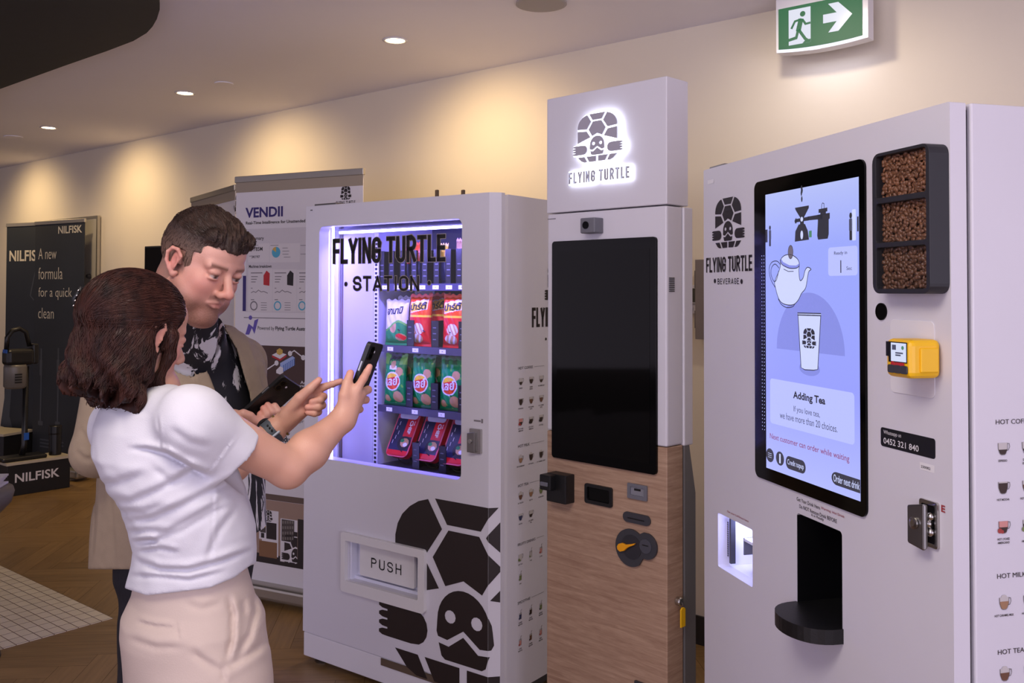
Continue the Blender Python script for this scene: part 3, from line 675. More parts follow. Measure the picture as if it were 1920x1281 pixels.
t, f, wd, zt = rollup('rollup_banner', 'white rollup banner half hidden behind the dashboard banner', ((359, 375), (441, 349)), 5.95, 5.22, 2.16, 0, 1, 'white rollup banners', pw)
MB().box(0, -.0015, zt-.075, wd, 0, zt-.022).build('header_strip', MATS['strip_beige'], t)
m = MB(); c = f.f(447, 378); add_turtle(m, c[0], c[1], .05, .05, .0012, 0, FMT); m.build('logo_mark', ink, t)
m = MB(); u, z = f.f(438, 390); m.text('FLYING TURTLE', u, u+.16, z-.01, z+.012, .0012, 0, FMT); u, z = f.f(428, 650)
m.flat([(u-.1, z), (u+.1, z), (u+.1, z+.01), (u-.1, z+.01)], .0012, 0, FMT); m.build('lettering', greyp, t)

# ================================================================== kiosk
K = Frame(.1242, 3.3, .7838); kW, kH, kh = .5218, 2.3108, 1.8952
kd = max(.09, K.side(1276, 640, kW)[0])
kt = thing('payment_kiosk', 'tall white and wood payment kiosk with glowing logo header and black screen', 'kiosk', K.loc, K.rz)
_, zw = K.f(1140, 823)
oak2 = wood('kiosk_oak', (.57, .44, .355), (.72, .60, .50), (1.0, 1.0, 15.0), 4.2, .5)
MB().box(0, 0, kh+.004, kW, kd+.03, kH).build('header_box', white, kt, bevel=.003)
MB().box(.002, 0.002, zw, kW-.002, kd, kh).build('upper_body', white, kt, bevel=.006)
MB().box(.002, 0.002, .03, kW-.002, kd, zw-.002).build('lower_body', oak2, kt, bevel=.003)
MB().box(.02, .02, 0, kW-.02, kd-.01, .031).build('plinth', dgrey, kt)
MB().box(.0, kd, zw-.006, kW+.004, kd+.05, kh).build('back_cabinet', white, kt, bevel=.004)
# grey gusset plate behind
yg0 = kd+.052; yg1 = K.side(1310, 1000, kW+.014)[0]
zg0 = K.side(1284, 838, kW+.014)[1]; zg1 = K.side(1310, 925, kW+.014)[1]
MB().plate([(kd+.005, .0), (yg1, .0), (yg1, zg1), (kd+.03, zg0), (kd+.005, zg0)], (), 0, .012, 0, SIDE(kW-.010)).build('side_plate', mat('plate_grey', (.47, .46, .46), .45, .3), kt)
# glowing emblem and lettering: grey faces on lit acrylic
hl = glow('halo_white', (.90, .92, 1.0), 5.5); fg = mat('sign_face_grey', (.66, .65, .70), .4)
Zk = lambda x, y: K.f(1000+x/3.7676, 130+y/3.7676)
cx, _ = Zk(481, 480); sx = abs(Zk(619, 480)[0]-Zk(343, 480)[0])/2/.985
zt_, zb_ = Zk(481, 315)[1], Zk(481, 653)[1]; sy = (zt_-zb_)/(.945+1.45); cz = zt_-.945*sy
m = MB(); add_turtle(m, cx, cz, sx, sy, .018, 0, FRONT(), z1=.024); m.build('emblem_face', fg, kt)
outl = [(x*1.03, y*1.03) for x, y in [(-1, -.5), (-1.02, .3), (-.92, .66), (-.66, .92), (-.4, 1.0), (.4, 1.0), (.66, .92), (.92, .66), (1.02, .3), (1, -.5), (1.24, -.54), (1.24, -1.05), (1.0, -1.12), (.78, -1.43), (.5, -1.5), (-.5, -1.5), (-.78, -1.43), (-1.0, -1.12), (-1.24, -1.05), (-1.24, -.54)]]
m = MB(); m.plate([(cx+x*sx, cz+y*sy) for x, y in outl], (), .004, .017, 0, FRONT()); m.build('emblem_light', hl, kt)
ul, zl = Zk(272, 735); _, zl2 = Zk(272, 815); ur, _ = Zk(700, 730)
m = MB(); din(m, 'FLYING TURTLE', ul, ur, zl2, zl, .0075, .016, 0, FRONT(), .14); m.build('sign_lettering', mat('sign_letter_grey', (.68, .68, .72), .4), kt)
m = MB(); din(m, 'FLYING TURTLE', ul, ur, zl2, zl, .0075, .010, 0, FRONT(), .14, .005); m.build('lettering_light', hl, kt)
m = MB(); tpx(m, K, 'SERIES', 1027, 1042, 409.5, 413, .002, bold=0) if False else None
u, z = K.f(1027, 411, .002); m.flat([(u, z-.002), (u+.04, z-.002), (u+.04, z+.001), (u, z+.001)], .0012, 0, FRONT(.002)); m.build('small_print', greyp, kt)
# camera module, screen, vents
a = K.f(1103.5, 409.5); b_ = K.f(1131, 437.5)
MB().box(a[0], -.045, b_[1], b_[0], .002, a[1]-.002).build('camera_module', grey, kt, bevel=.004)
m = MB(); c = ((a[0]*.57+b_[0]*.43), (a[1]+b_[1])/2); m.plate(circ(c[0]-.002, c[1], .013), (), .0, .003, 0, FRONT(-.045)); m.build('camera_lens', blackgl, kt)
MB().plate(rrect(.0329, 1.0328, .4847, 1.7964, .012), (), 0, .010, 0, FRONT(.002)).build('screen_bezel', blackgl, kt, bevel=.002)
MB().flat(rrect(.058, 1.065, .460, 1.76, .002), .0106, 0, FRONT(.002)).build('screen_panel', mat('screen_off', (.035, .033, .031), .04, spec=.16), kt)
m = MB(); y0, z0 = K.side(1255.3, 547, kW); y1, z1 = K.side(1264.8, 521, kW)
for i in range(8): m.box(kW-.003, y0, z0+(z1-z0)*i/7.5, kW+.0004, y1, z0+(z1-z0)*i/7.5+.0035)
m.build('vent_slots', dgrey, kt)
# receipt printer, scanner window, reader, card slot, coin unit
Z8 = lambda x, y: K.f(1000+x/2.906, 840+y/2.906)
a, b_ = Z8(118, 125), Z8(222, 300)
MB().box(a[0], -.045, b_[1], b_[0], .004, a[1]).build('receipt_printer', black, kt, bevel=.003)
MB().box(a[0]-.006, -.075, a[1]-.055, b_[0]-.045, -.03, a[1]-.002).build('printer_mouth', black, kt, bevel=.004)
MB().box(a[0]+.002, -.080, a[1]-.040, b_[0]-.055, -.06, a[1]-.026).build('printer_slot', grey, kt, bevel=.002)
a, b_ = Z8(284, 190), Z8(432, 322); c = Z8(284, 296)
MB().plate(rrect(a[0], c[1], b_[0], a[1], .008), [rrect(a[0]+.010, c[1]+.012, b_[0]-.010, a[1]-.010, .006)], -.02, .006, 0, FRONT()).build('scanner_frame', black, kt, bevel=.002)
MB().box(a[0]+.008, .0005, c[1]+.01, b_[0]-.008, .0015, a[1]-.008).build('scanner_window', blackgl, kt)
a, b_ = Z8(517, 188), Z8(623, 230); c = Z8(517, 270)
MB().plate(rrect(a[0], c[1], b_[0], a[1], .003), [rrect(a[0]+.012, c[1]+.012, b_[0]-.012, a[1]-.010, .003)], 0, .006, 0, FRONT()).build('reader_frame', grey, kt, bevel=.0015)
MB().box(a[0]+.012, -.001, c[1]+.012, b_[0]-.012, .001, a[1]-.010).build('reader_recess', mat('grey_recess', (.50, .50, .53), .5), kt)
m = MB(); m.box((a[0]+b_[0])/2-.014, -.0018, a[1]-.022, (a[0]+b_[0])/2+.012, -.0008, a[1]-.015); m.build('reader_slot', black, kt)
a, b_ = Z8(493, 360), Z8(641, 390)
zz = (Z8(493, 338)[1]+Z8(493, 400)[1])/2; hh = .0165
MB().plate(rrect(a[0], zz-hh, b_[0], zz+hh, hh*.98, 8), (), 0, .006, 0, FRONT()).build('card_slot_plate', dgrey, kt, bevel=.002)
m = MB(); m.flat(rrect(a[0]+.02, zz-.004, b_[0]-.022, zz, .001), .0066, 0, FRONT()); m.build('card_slot', black, kt)
c = Z8(535, 543); r = abs(Z8(617, 543)[0]-c[0]); c2 = Z8(620, 535); r2 = r*.70
def hull(c, r, c2, r2):
    return [p for p in circ(*c, r, n=40, a0=55, a1=305)]+[(c2[0]-.012, c2[1]-r2*.98)]+circ(*c2, r2, n=24, a0=-80, a1=80)+[(c2[0]-.012, c2[1]+r2*.98)]
MB().plate(hull(c, r, c2, r2), (), 0, .008, 0, FRONT()).build('coin_unit', dgrey, kt, bevel=.003)
MB().plate(circ(c[0]+.006, c[1]+.004, r*.66, n=32), (), .0082, .0095, 0, FRONT()).build('coin_dish', mat('dish_grey', (.17, .17, .19), .4), kt)
MB().plate(circ(c2[0], c2[1], r2*.55, n=24), (), .0082, .0105, 0, FRONT()).build('coin_button', mat('button_grey', (.28, .28, .31), .4), kt, bevel=.001)
m = MB(); m.box(c2[0]-.012, -.0115, c2[1]+.002, c2[0]+.012, -.0105, c2[1]+.005); m.build('coin_slot', black, kt)
lv = [Z8(*p) for p in ((474, 530), (482, 517), (500, 513), (520, 522), (545, 520), (571, 515), (566, 525), (540, 534), (525, 543), (512, 556), (490, 560), (477, 548))]
MB().plate(lv, (), .010, .020, 0, FRONT()).build('reject_lever', mat('lever_amber', (.92, .62, .08), .4), kt, bevel=.002)
u, z = Z8(583, 1279); MB().plate(rrect(u-.02, z-.03, u+.02, z+.003, .003), (), 0, .006, 0, FRONT()).build('lower_latch', dgrey, kt)
yy, zz = K.side(1270, 1127, kW)
MB().lathe([(.014, 0), (.014, .012), (.011, .016), (0, .016)], 16, 0, Matrix.Translation((kW, yy, zz)) @ Matrix.Rotation(math.pi/2, 4, 'Y')).build('cam_lock', chrome, kt)
tg = thing('key_tag', 'yellow plastic key tag hanging from the lock on the kiosk\'s side', 'key tag', K.M @ Vector((kW+.016, yy+.006, zz-.018)), K.rz)
MB().plate([(-.012, -.062), (.012, -.062), (.012, -.006), (.004, 0), (-.004, 0), (-.012, -.006)], (), -.002, .003, 0, SIDE(0)).build('tag', yellow, tg, bevel=.001)
MB().tube([(0, 0, .0), (0.003, -.002, .008), (0, -.004, .016)], .0012, 6).build('key_ring', steel, tg)

# ================================================================== beverage machine
B = Frame(.5845, 2.8035, 1.3195); bW, bH = 1.0597, 1.9901
bt = thing('coffee_vending_machine', 'white coffee vending machine with large lit touch screen and bean windows', 'vending machine', B.loc, B.rz)
Q1 = lambda x, y: (1300+x/3.05, 180+y/3.05)
Q2 = lambda x, y: (1300+x/3.05, 560+y/3.05)
Q3 = lambda x, y: (1300+x/3.097, 900+y/3.097)
Bf = lambda q, x, y, d=0.0: B.f(*q(x, y), d)
dd = B.side(1811.5, 300, bW)[0]
# bays
l0 = Bf(Q3, 143, 190); l1 = Bf(Q3, 143, 500); l2 = Bf(Q3, 344, 450); LID = (l0[0], l1[1], l2[0], l0[1])
d0 = Bf(Q3, 600, 190); d2 = Bf(Q3, 865, 600); d3 = Bf(Q3, 865, 945); DIS = (d0[0], d3[1]+.012, d2[0], d0[1])
MB().plate(rrect(0, .12, bW, bH, .004), [rrect(*LID, .006), rrect(*DIS, .01)], -dd, 0, 0, FRONT()).build('door', white, bt)
yc = dd+.012
m = MB(); m.box(0, yc, .12, .03, .82, bH); m.box(bW-.03, yc, .12, bW, .82, bH); m.box(.03, .79, .12, bW-.03, .82, bH); m.box(.03, yc, bH-.03, bW-.03, .79, bH); m.box(.03, yc, .12, bW-.03, .79, .15)
m.build('cabinet', white, bt, bevel=.004)
MB().box(.02, .012, .13, bW-.02, yc+.004, bH-.02).build('door_gasket', black, bt) if False else MB().plate(rrect(.01, .13, bW-.012, bH-.01, .004), [rrect(LID[0]-.02, LID[1]-.02, LID[2]+.02, LID[3]+.02, 0), rrect(DIS[0]-.03, DIS[1]-.03, DIS[2]+.03, DIS[3]+.03, 0)], -yc, -dd, 0, FRONT()).build('door_gasket', black, bt)
MB().box(.01, .04, .05, bW-.01, .80, .12).build('base_skirt', dgrey, bt)
for x in (.07, bW-.07):
    for y in (.10, .74): MB().lathe([(.03, 0), (.03, .012), (.012, .02), (.012, .055)], 14, 0, Matrix.Translation((x, y, 0))).build('foot', steel, bt)
MB().box(.015, dd*.3, bH, .11, dd*.9, bH+.008).build('top_hinge', steel, bt, bevel=.003)
# lit lid compartment
m = MB(); x0, z0, x1, z1 = LID; D = .13
bayw = mat('bay_white', (.92, .92, .95), .5)
def bay(mb, x0, z0, x1, z1, y0, D):
    mb.add([(x0, y0, z0), (x1, y0, z0), (x1, y0, z1), (x0, y0, z1), (x0, D, z0), (x1, D, z0), (x1, D, z1), (x0, D, z1)], [(4, 5, 6, 7), (0, 1, 5, 4), (1, 2, 6, 5), (2, 3, 7, 6), (3, 0, 4, 7)])
bay(m, x0-.002, z0-.002, x1+.002, z1+.002, dd, .36) if False else bay(m, x0-.002, z0-.002, x1+.002, z1+.002, .003, D)
m.build('lid_bay', bayw, bt)
MB().box(x0+.03, .045, z1-.012, x1-.02, D-.03, z1-.004).build('bay_lamp', glow('bay_led', (.70, .72, 1.0), 16), bt)
MB().box(x0+.012, .03, z0+.01, x0+.022, .045, z1-.01).build('bay_rail', dgrey, bt)
m = MB(); 
for i in range(16): m.plate(circ(x0+.0045, z0+.03+i*(z1-z0-.06)/15, .0032, n=8), (), 0, .001, 0, FRONT(.03))
m.build('bay_dots', dgrey, bt)
MB().box(x0+.06, .05, z1-.07, x1-.004, .12, z1-.062).build('lid_shelf', bayw, bt); MB().box(x0+.06, .05, z1-.11, x0+.064, .12, z1-.062).build('shelf_bracket', grey, bt)
# dispensing bay and tray
m = MB(); x0, z0, x1, z1 = DIS; bay(m, x0+.0012, z0+.0012, x1-.0012, z1-.0012, .0006, .17)
m.build('drink_bay', mat('bay_black', (.035, .035, .045), .35), bt)
m = MB(); xm = (x0+x1)/2
for k, (dx, r) in enumerate(((-.02, .008), (.02, .006), (.05, .006))): m.tube([(xm+dx, .09, z1-.005), (xm+dx, .09, z1-.09-.02*k)], r)
m.build('nozzle', steel, bt, smooth=True)
MB().tube([(x0+.05, .14, z0+.06), (x0+.05, .14, z1-.1)], .004).build('guide_rod', steel, bt)
tr = [(x0-.004, 0)]+[(xm+(x1-x0+.008)/2*math.cos(a), -.098*max(0, math.sin(a))**.75) for a in [math.pi-math.pi*i/18 for i in range(19)]]+[(x1+.004, 0), (x1+.004, .16), (x0-.004, .16)]
MB().plate(tr, (), z0-.014, z0+.020, 0).build('drip_tray', black, bt, bevel=.004)
# touch screen
SX0, SZ0, SX1, SZ1 = .3162, 1.1229, .7995, 1.9162
MB().plate(rrect(SX0, SZ0, SX1, SZ1, .02, 6), (), .0, .006, 0, FRONT()).build('screen_bezel', blackgl, bt, bevel=.0015)
AY = -.0063
Sf = lambda px, py: B.f(px, py, AY)
tl, bl, brr = Sf(1435.2, 365.5), Sf(1435.6, 876.4), Sf(1612, 640)
AX0, AX1, AZ0, AZ1 = tl[0], brr[0], bl[1], tl[1]
BG = FRONT(AY)
gm = bpy.data.materials.new('screen_picture'); gm.use_nodes = True; nt = gm.node_tree; b = nt.nodes['Principled BSDF']; b.inputs['Base Color'].default_value = (.01, .01, .01, 1); b.inputs['Roughness'].default_value = .15
tcn = nt.nodes.new('ShaderNodeTexCoord'); sp = nt.nodes.new('ShaderNodeSeparateXYZ'); rp = nt.nodes.new('ShaderNodeValToRGB'); mr = nt.nodes.new('ShaderNodeMapRange'); mr.inputs[1].default_value = AZ0; mr.inputs[2].default_value = AZ1
e = rp.color_ramp.elements; e[0].position = 0; e[0].color = (*lin((.70, .73, 1.0)), 1); e[1].position = 1; e[1].color = (*lin((.71, .75, .97)), 1)
e2 = rp.color_ramp.elements.new(.33); e2.color = (*lin((.60, .63, .99)), 1); e3 = rp.color_ramp.elements.new(.8); e3.color = (*lin((.61, .66, .98)), 1)
nt.links.new(tcn.outputs['Object'], sp.inputs[0]); nt.links.new(sp.outputs[2], mr.inputs[0]); nt.links.new(mr.outputs[0], rp.inputs[0]); nt.links.new(rp.outputs[0], b.inputs['Emission Color']); b.inputs['Emission Strength'].default_value = .46
MB().flat([(AX0, AZ0), (AX1, AZ0), (AX1, AZ1), (AX0, AZ1)], .0002, 0, BG).build('screen_display', gm, bt)
sc_lite = glow('screen_lite', (.72, .75, 1.0), 1.0); sc_mid = glow('screen_mid', (.52, .55, .88), 1.0); sc_dk = glow('screen_dark', (.15, .15, .19), 1.0); sc_wh = glow('screen_white', (.80, .83, 1.0), 1.0); sc_red = glow('screen_red', (.55, .25, .42), 1.0); sc_gr = glow('screen_grey', (.27, .28, .38), 1.0); sc_bt = glow('screen_button', (.21, .21, .27), 1.0); sc_kn = glow('screen_knob', (.42, .38, .42), 1.0)
m = MB(); S1 = lambda x, y: Sf(*Q1(x, y)); S2 = lambda x, y: Sf(*Q2(x, y))
def sq(fn, x0, y0, x1, y1, eps, mi, r=.0, inset=True):
    a = fn(x0, y0); c_ = fn(x0, y1); b_ = fn(x1, (y0+y1)/2)
    m.flat(rrect(a[0], c_[1], min(b_[0], AX1), a[1], r), eps, mi, BG)
# lower floor band, arch, cards
a0 = S1(413, 850); m.flat([(AX0, AZ0+.0), (AX1, AZ0), (AX1, a0[1]), (AX0, a0[1])], .0004, 7, BG) if False else None
c = S2(672, 320); rr_ = abs(S2(868, 320)[0]-S2(478, 290)[0])/2; cxx = (S2(868, 320)[0]+S2(478, 290)[0])/2; zz = S2(478, 285)[1]; zt2 = S1(690, 1125)[1]
m.flat(circ(cxx, zz, rr_, zt2-zz, n=40, a0=0, a1=180), .0005, 1, BG)
sq(S1, 772, 868, 940, 1030, .0006, 0, .008); sq(S2, 440, 455, 922, 710, .0006, 0, .01)
# teapot
def curvy(pts, closed=False, k=4):
    n = len(pts); out = []
    for i in range(n if closed else n-1):
        g = lambda j: pts[j % n] if closed else pts[min(max(j, 0), n-1)]
        a, b2, c2, d2 = g(i-1), g(i), g(i+1), g(i+2)
        for j in range(k):
            t_ = j/k; out.append(tuple(.5*(2*b2[q]+(c2[q]-a[q])*t_+(2*a[q]-5*b2[q]+4*c2[q]-d2[q])*t_*t_+(3*b2[q]-a[q]-3*c2[q]+d2[q])*t_**3) for q in (0, 1)))
    return out if closed else out+[pts[-1]]
tp = [S1(*p) for p in ((500, 968), (492, 1000), (468, 1060), (470, 1090), (490, 1160), (520, 1190), (570, 1195), (600, 1170), (620, 1130), (645, 1095), (660, 1010), (675, 992), (655, 980), (640, 1000), (630, 1040), (612, 1055), (605, 1000), (608, 960), (595, 930), (560, 908), (525, 912), (502, 935))]; tp = curvy(tp, True)
m.flat(tp, .0007, 3, BG); m.line(tp, .0022, .0009, 2, BG, True)
m.line(curvy([S1(*p) for p in ((500, 965), (480, 945), (450, 952), (435, 990), (445, 1050), (470, 1095))]), .0022, .0009, 2, BG); m.line(curvy([S1(*p) for p in ((492, 985), (470, 962), (450, 980), (446, 1020), (462, 1060), (478, 1050), (490, 1000))]), .0022, .0009, 2, BG)
m.line(curvy([S1(*p) for p in ((498, 938), (510, 965), (550, 985), (590, 985), (608, 972))]), .0022, .0009, 2, BG); m.flat([S1(*p) for p in ((498, 938), (510, 965), (550, 985), (590, 985), (608, 972), (608, 958), (590, 970), (550, 968), (515, 950), (502, 930))], .0008, 1, BG)
m.line([S1(*p) for p in ((518, 990), (545, 1004), (575, 1003))], .0018, .0009, 2, BG); m.line(curvy([S1(*p) for p in ((487, 1160), (505, 1192), (535, 1210), (570, 1205), (582, 1190))]), .0022, .0009, 2, BG)
k = S1(558, 893); m.flat(circ(k[0], k[1], .0115, .017, n=16), .0009, 8, BG); m.line(circ(k[0], k[1], .0115, .017, n=16), .0018, .0010, 2, BG, True)
# brewing apparatus silhouettes
for pts in ([(583, 640), (662, 626), (662, 640), (634, 695), (612, 695), (586, 652)], [(583, 705), (662, 690), (662, 712), (585, 724)], [(612, 690), (632, 690), (634, 735), (612, 735)], [(604, 735), (640, 732), (656, 770), (663, 822), (582, 834), (585, 775)], [(655, 690), (740, 676), (740, 704), (655, 712)], [(712, 680), (782, 668), (782, 700), (776, 706), (776, 790), (770, 816), (715, 822), (710, 800), (714, 715)], [(718, 648), (768, 638), (768, 660), (718, 670)], [(728, 664), (760, 658), (760, 676), (728, 680)], [(580, 715), (590, 695), (592, 728), (584, 730)]):
    m.flat([S1(*p) for p in pts], .0008, 2, BG)
m.line([S1(*p) for p in ((735, 645), (737, 618), (742, 612), (749, 616), (750, 642))], .0018, .0009, 2, BG)
c = S1(622, 705); m.flat(circ(*c, .006, n=12), .0010, 3, BG); c = S1(622, 795); m.flat(circ(*c, .006, .011, n=12), .0010, 3, BG)
for y in (528, 540, 555, 590): c = S1(621, y); m.flat(circ(c[0]+random.uniform(-.002, .002), c[1], .0035, .008, n=6), .0008, 2, BG)
a = S1(668, 790); m.flat(rrect(a[0]-.004, a[1]-.008, a[0]+.008, a[1]+.008, 0), .0009, 4, BG)
# little figures at the edges
for x, y, s_ in ((902, 745, 1.15), (440, 800, 1.0)):
    c = S1(x, y); w2 = .011*s_
    s_ *= .5; w2 = .011*s_; m.flat(circ(c[0], c[1]+.042*s_, .009*s_, .012*s_, n=12), .0009, 2, BG); m.flat(rrect(c[0]-w2, c[1]-.02*s_, c[0]+w2, c[1]+.03*s_, .003), .0008, 6, BG); m.flat(rrect(c[0]-w2*.8, c[1]-.055*s_, c[0]+w2*.8, c[1]-.018*s_, .002), .0009, 2, BG)
for x0_, y0_, x1_, y1_ in ((938, 690, 947, 775), (414, 765, 426, 838)): sq(S1, x0_, y0_, x1_, y1_, .0008, 2)
c = S1(920, 750); m.flat(rrect(c[0]-.007, c[1]-.03, c[0]+.007, c[1]+.04, .003), .0008, 3, BG)
# cup
cu = [S2(*p) for p in ((600, 88), (731, 92), (714, 405), (690, 410), (640, 407), (618, 395))]
m.flat(circ(*S2(665, 400), .045, .018, n=20), .0006, 1, BG); m.flat(cu, .0008, 3, BG); m.line(cu, .0022, .0010, 2, BG, True)
rim = [S2(*p) for p in ((598, 82), (733, 86), (733, 98), (598, 94))]; m.flat(rim, .0010, 3, BG); m.line(rim, .0018, .0012, 2, BG, True)
c = S2(664, 228); r3 = abs(S2(697, 228)[0]-S2(631, 228)[0])/2; z_t, z_b = S2(664, 170)[1], S2(664, 284)[1]; add_turtle(m, c[0], z_t-.945*(z_t-z_b)/2.395, r3, (z_t-z_b)/2.395, .0012, 2, BG)
# words on the screen
def stx(s, q, xl, xr, yt, yb, mi, bold=.01):
    a = Sf(*q(xl, yt)); c_ = Sf(*q(xl, yb)); b_ = Sf(*q(xr, yb)); m.text(s, a[0], min(b_[0], AX1-.002), c_[1], a[1], .0012, mi, BG, bold)
stx('Adding Tea', Q2, 573, 757, 528, 582, 2, .03); stx('If you love tea,', Q2, 576, 726, 612, 655, 6, 0); stx('we have more than 20 choices.', Q2, 497, 826, 645, 683, 6, 0)
stx('Next customer can order while waiting', Q2, 440, 894, 768, 808, 5, .005); stx('Ready in', Q1, 807, 882, 890, 915, 6, .01); stx('Sec', Q1, 878, 909, 975, 996, 6, .005)
c = S1(846, 975); m.flat(rrect(c[0]-.0018, S1(846, 1012)[1], c[0]+.0018, S1(846, 940)[1], 0), .0012, 2, BG)
for cxp, cyp in ((440, 896), (497, 915)):
    c = S2(cxp, cyp); m.flat(circ(*c, .0195, .0195 if False else .0178, n=28), .0008, 9, BG)
c = S2(440, 896)
for k_ in (-1, 0, 1): m.flat(rrect(c[0]-.009, c[1]+.005*k_-.0006, c[0]+.009, c[1]+.005*k_+.0006, 0), .0012, 3, BG)
c = S2(497, 915); m.text('1', c[0]-.003, c[0]+.004, c[1]-.012, c[1]+.012, .0012, 3, BG)
a = S2(530, 895); a2 = S2(530, 968); b_ = S2(644, 950); m.flat(rrect(a[0], a2[1], b_[0], a[1], .016), .0008, 9, BG)
zmid = (a[1]+a2[1])/2; m.text('Credit topup', a[0]+.008, b_[0]-.008, zmid-.009, zmid+.008, .0012, 3, BG, .005)
a = S2(792, 984); a2 = S2(792, 1058); m.flat([p for p in circ(a[0]+.02, (a[1]+a2[1])/2, .02, (a[1]-a2[1])/2, n=16, a0=90, a1=270)]+[(AX1, a2[1]), (AX1, a[1])], .0008, 9, BG)
zmid = (a[1]+a2[1])/2; m.text('Order next drink', a[0]+.008, AX1-.002, zmid-.008, zmid+.009, .0012, 3, BG, .005)
m.build('screen_graphics', [sc_lite, sc_mid, sc_dk, sc_wh, glow('screen_green', (.30, .52, .40), 1), sc_red, sc_gr, sc_lite, sc_kn, sc_bt], bt)
m = MB(); z_a, z_b = Sf(1430, 480)[1], Sf(1430, 805)[1]; ua = Sf(1429, 600)[0]; ub = Sf(1433, 600)[0]
for i in range(50):
    for u_ in (ua, ub): m.flat(circ(u_, z_b+(z_a-z_b)*i/49, .0014, n=6), .0003, 0, BG)
m.build('led_dots', glow('led_dots', (.75, .78, 1.0), 1.5), bt)
# bean windows
a = Bf(Q1, 1021, 337, -.045); b_ = Bf(Q1, 1348, 262, -.045); c_ = Bf(Q1, 1021, 1130, -.045)
BX0, BX1, BZ0, BZ1 = a[0], b_[0], c_[1], a[1]
comps = []
for (xa, ya, xb, yb_) in ((1042, 350, 1328, 588), (1043, 620, 1331, 842), (1045, 870, 1331, 1103)):
    p_, q_ = Bf(Q1, xa, ya, -.045), Bf(Q1, xa, yb_, -.045); r_ = Bf(Q1, xb, (ya+yb_)/2, -.045); comps.append((p_[0], q_[1], r_[0], p_[1]))
frame_b = mat('bean_frame', (.13, .13, .15), .5)
MB().plate(rrect(BX0, BZ0, BX1, BZ1, .02, 5), [rrect(*c_, .006, 3) for c_ in comps], .0, .045, 0, FRONT()).build('bean_frame', frame_b, bt, bevel=.003)
bean_m = []
for i, col in enumerate(((.50, .335, .235), (.46, .31, .22), (.40, .27, .195))): bean_m.append(mat('coffee_bean_'+'abc'[i], col, .33, noise=.3, nscale=60))
oct_ = [(math.cos(k*math.pi/4), math.sin(k*math.pi/4)) for k in range(8)]
for ci, (x0, z0, x1, z1) in enumerate(comps):
    m = MB(); rs = random.Random(ci)
    m.flat([(x0-.003, z0-.003), (x1+.003, z0-.003), (x1+.003, z1+.003), (x0-.003, z1+.003)], .017, 1, FRONT())
    nx, nz = int((x1-x0)/.0088), int((z1-z0)/.0078)
    for lay in range(2):
        for i in range(nx):
            for j in range(nz):
                x = x0+(i+.5+rs.uniform(-.45, .45))*(x1-x0)/nx; z = z0+(j+.5+rs.uniform(-.45, .45))*(z1-z0)/nz
                th = rs.uniform(0, math.pi); L1, W1, H1 = rs.uniform(.0056, .0068), rs.uniform(.0038, .0046), .0036
                dz, dw = rs.uniform(-.35, .35), rs.uniform(-.35, .35); y = .022+lay*.0055+rs.uniform(-.0015, .0015)
                ct, st_ = math.cos(th), math.sin(th); vs = []
                def bp(u_, v_, h_): return (x+u_*ct-v_*st_, z+u_*st_+v_*ct, y+h_+dz*u_+dw*v_)
                for rr2, hh2 in ((1, 0), (.88, .50), (.55, .88)):
                    for (cu_, su_) in oct_: vs.append(bp(cu_*L1*rr2, su_*W1*rr2, H1*hh2))
                vs.append(bp(0, 0, H1))
                fs = [(k+8*r_, (k+1) % 8+8*r_, (k+1) % 8+8+8*r_, k+8+8*r_) for k in range(8) for r_ in (0, 1)]+[(16+k, 16+(k+1) % 8, 24) for k in range(8)]
                m.add(vs, fs, 0, FRONT())
                if rs.random() < .55:
                    m.add([bp(-L1*.78, -.0004, H1*.66), bp(-L1*.3, -.0008, H1*1.02), bp(L1*.3, .0004, H1*1.02), bp(L1*.78, -.0002, H1*.66), bp(L1*.78, .0003, H1*.66), bp(L1*.3, .0012, H1*1.02), bp(-L1*.3, .0001, H1*1.02), bp(-L1*.78, .0002, H1*.66)], [(0, 1, 6, 7), (1, 2, 5, 6), (2, 3, 4, 5)], 1, FRONT())
    m.build('coffee_beans', [bean_m[ci], mat('bean_shadow', (.16, .10, .07), .6)], bt, smooth=True)['kind'] = 'stuff'
    MB().flat([(x0-.002, z0-.002), (x1+.002, z0-.002), (x1+.002, z1+.002), (x0-.002, z1+.002)], .040, 0, FRONT()).build('bean_window', glass('clear_pane', (.93, .93, .93)), bt)
# printed emblem, lettering, texts on the door
m = MB()
a, b_ = Bf(Q1, 127, 720), Bf(Q1, 275, 720); sx = (b_[0]-a[0])/2/.985; cx = (a[0]+b_[0])/2; z_t, z_b = Bf(Q1, 201, 581)[1], Bf(Q1, 201, 867)[1]; sy = (z_t-z_b)/2.395
add_turtle(m, cx, z_t-.945*sy, sx, sy, .0012, 0, FRONT())
m.build('emblem_print', ink, bt); m = MB()
dpx(m, B, 'FLYING TURTLE', 1324.6, 1410.8, 484, 511.5, .16, gap=.07); m.build('name_print', ink, bt); m = MB(); dpx(m, B, 'BEVERAGE', 1346, 1386, 522.5, 533.3, .14, gap=.2)
for px, py in ((1341, 527), (1391, 528)): m.flat(circ(*B.f(px, py), .007, n=12), .0012, 0, FRONT())
m.build('range_print', ink, bt)
m = MB()
tpx(m, B, 'Get Your Drink Here', 1494.5, 1538, 931.5, 938.5, bold=0); tpx(m, B, 'Do NOT Remove Drink BEFORE', 1499.5, 1569.6, 945.5, 952.5, bold=0); tpx(m, B, 'it is Ready', 1522, 1545, 962.5, 969, bold=0)
m.build('instruction_print', ink, bt)
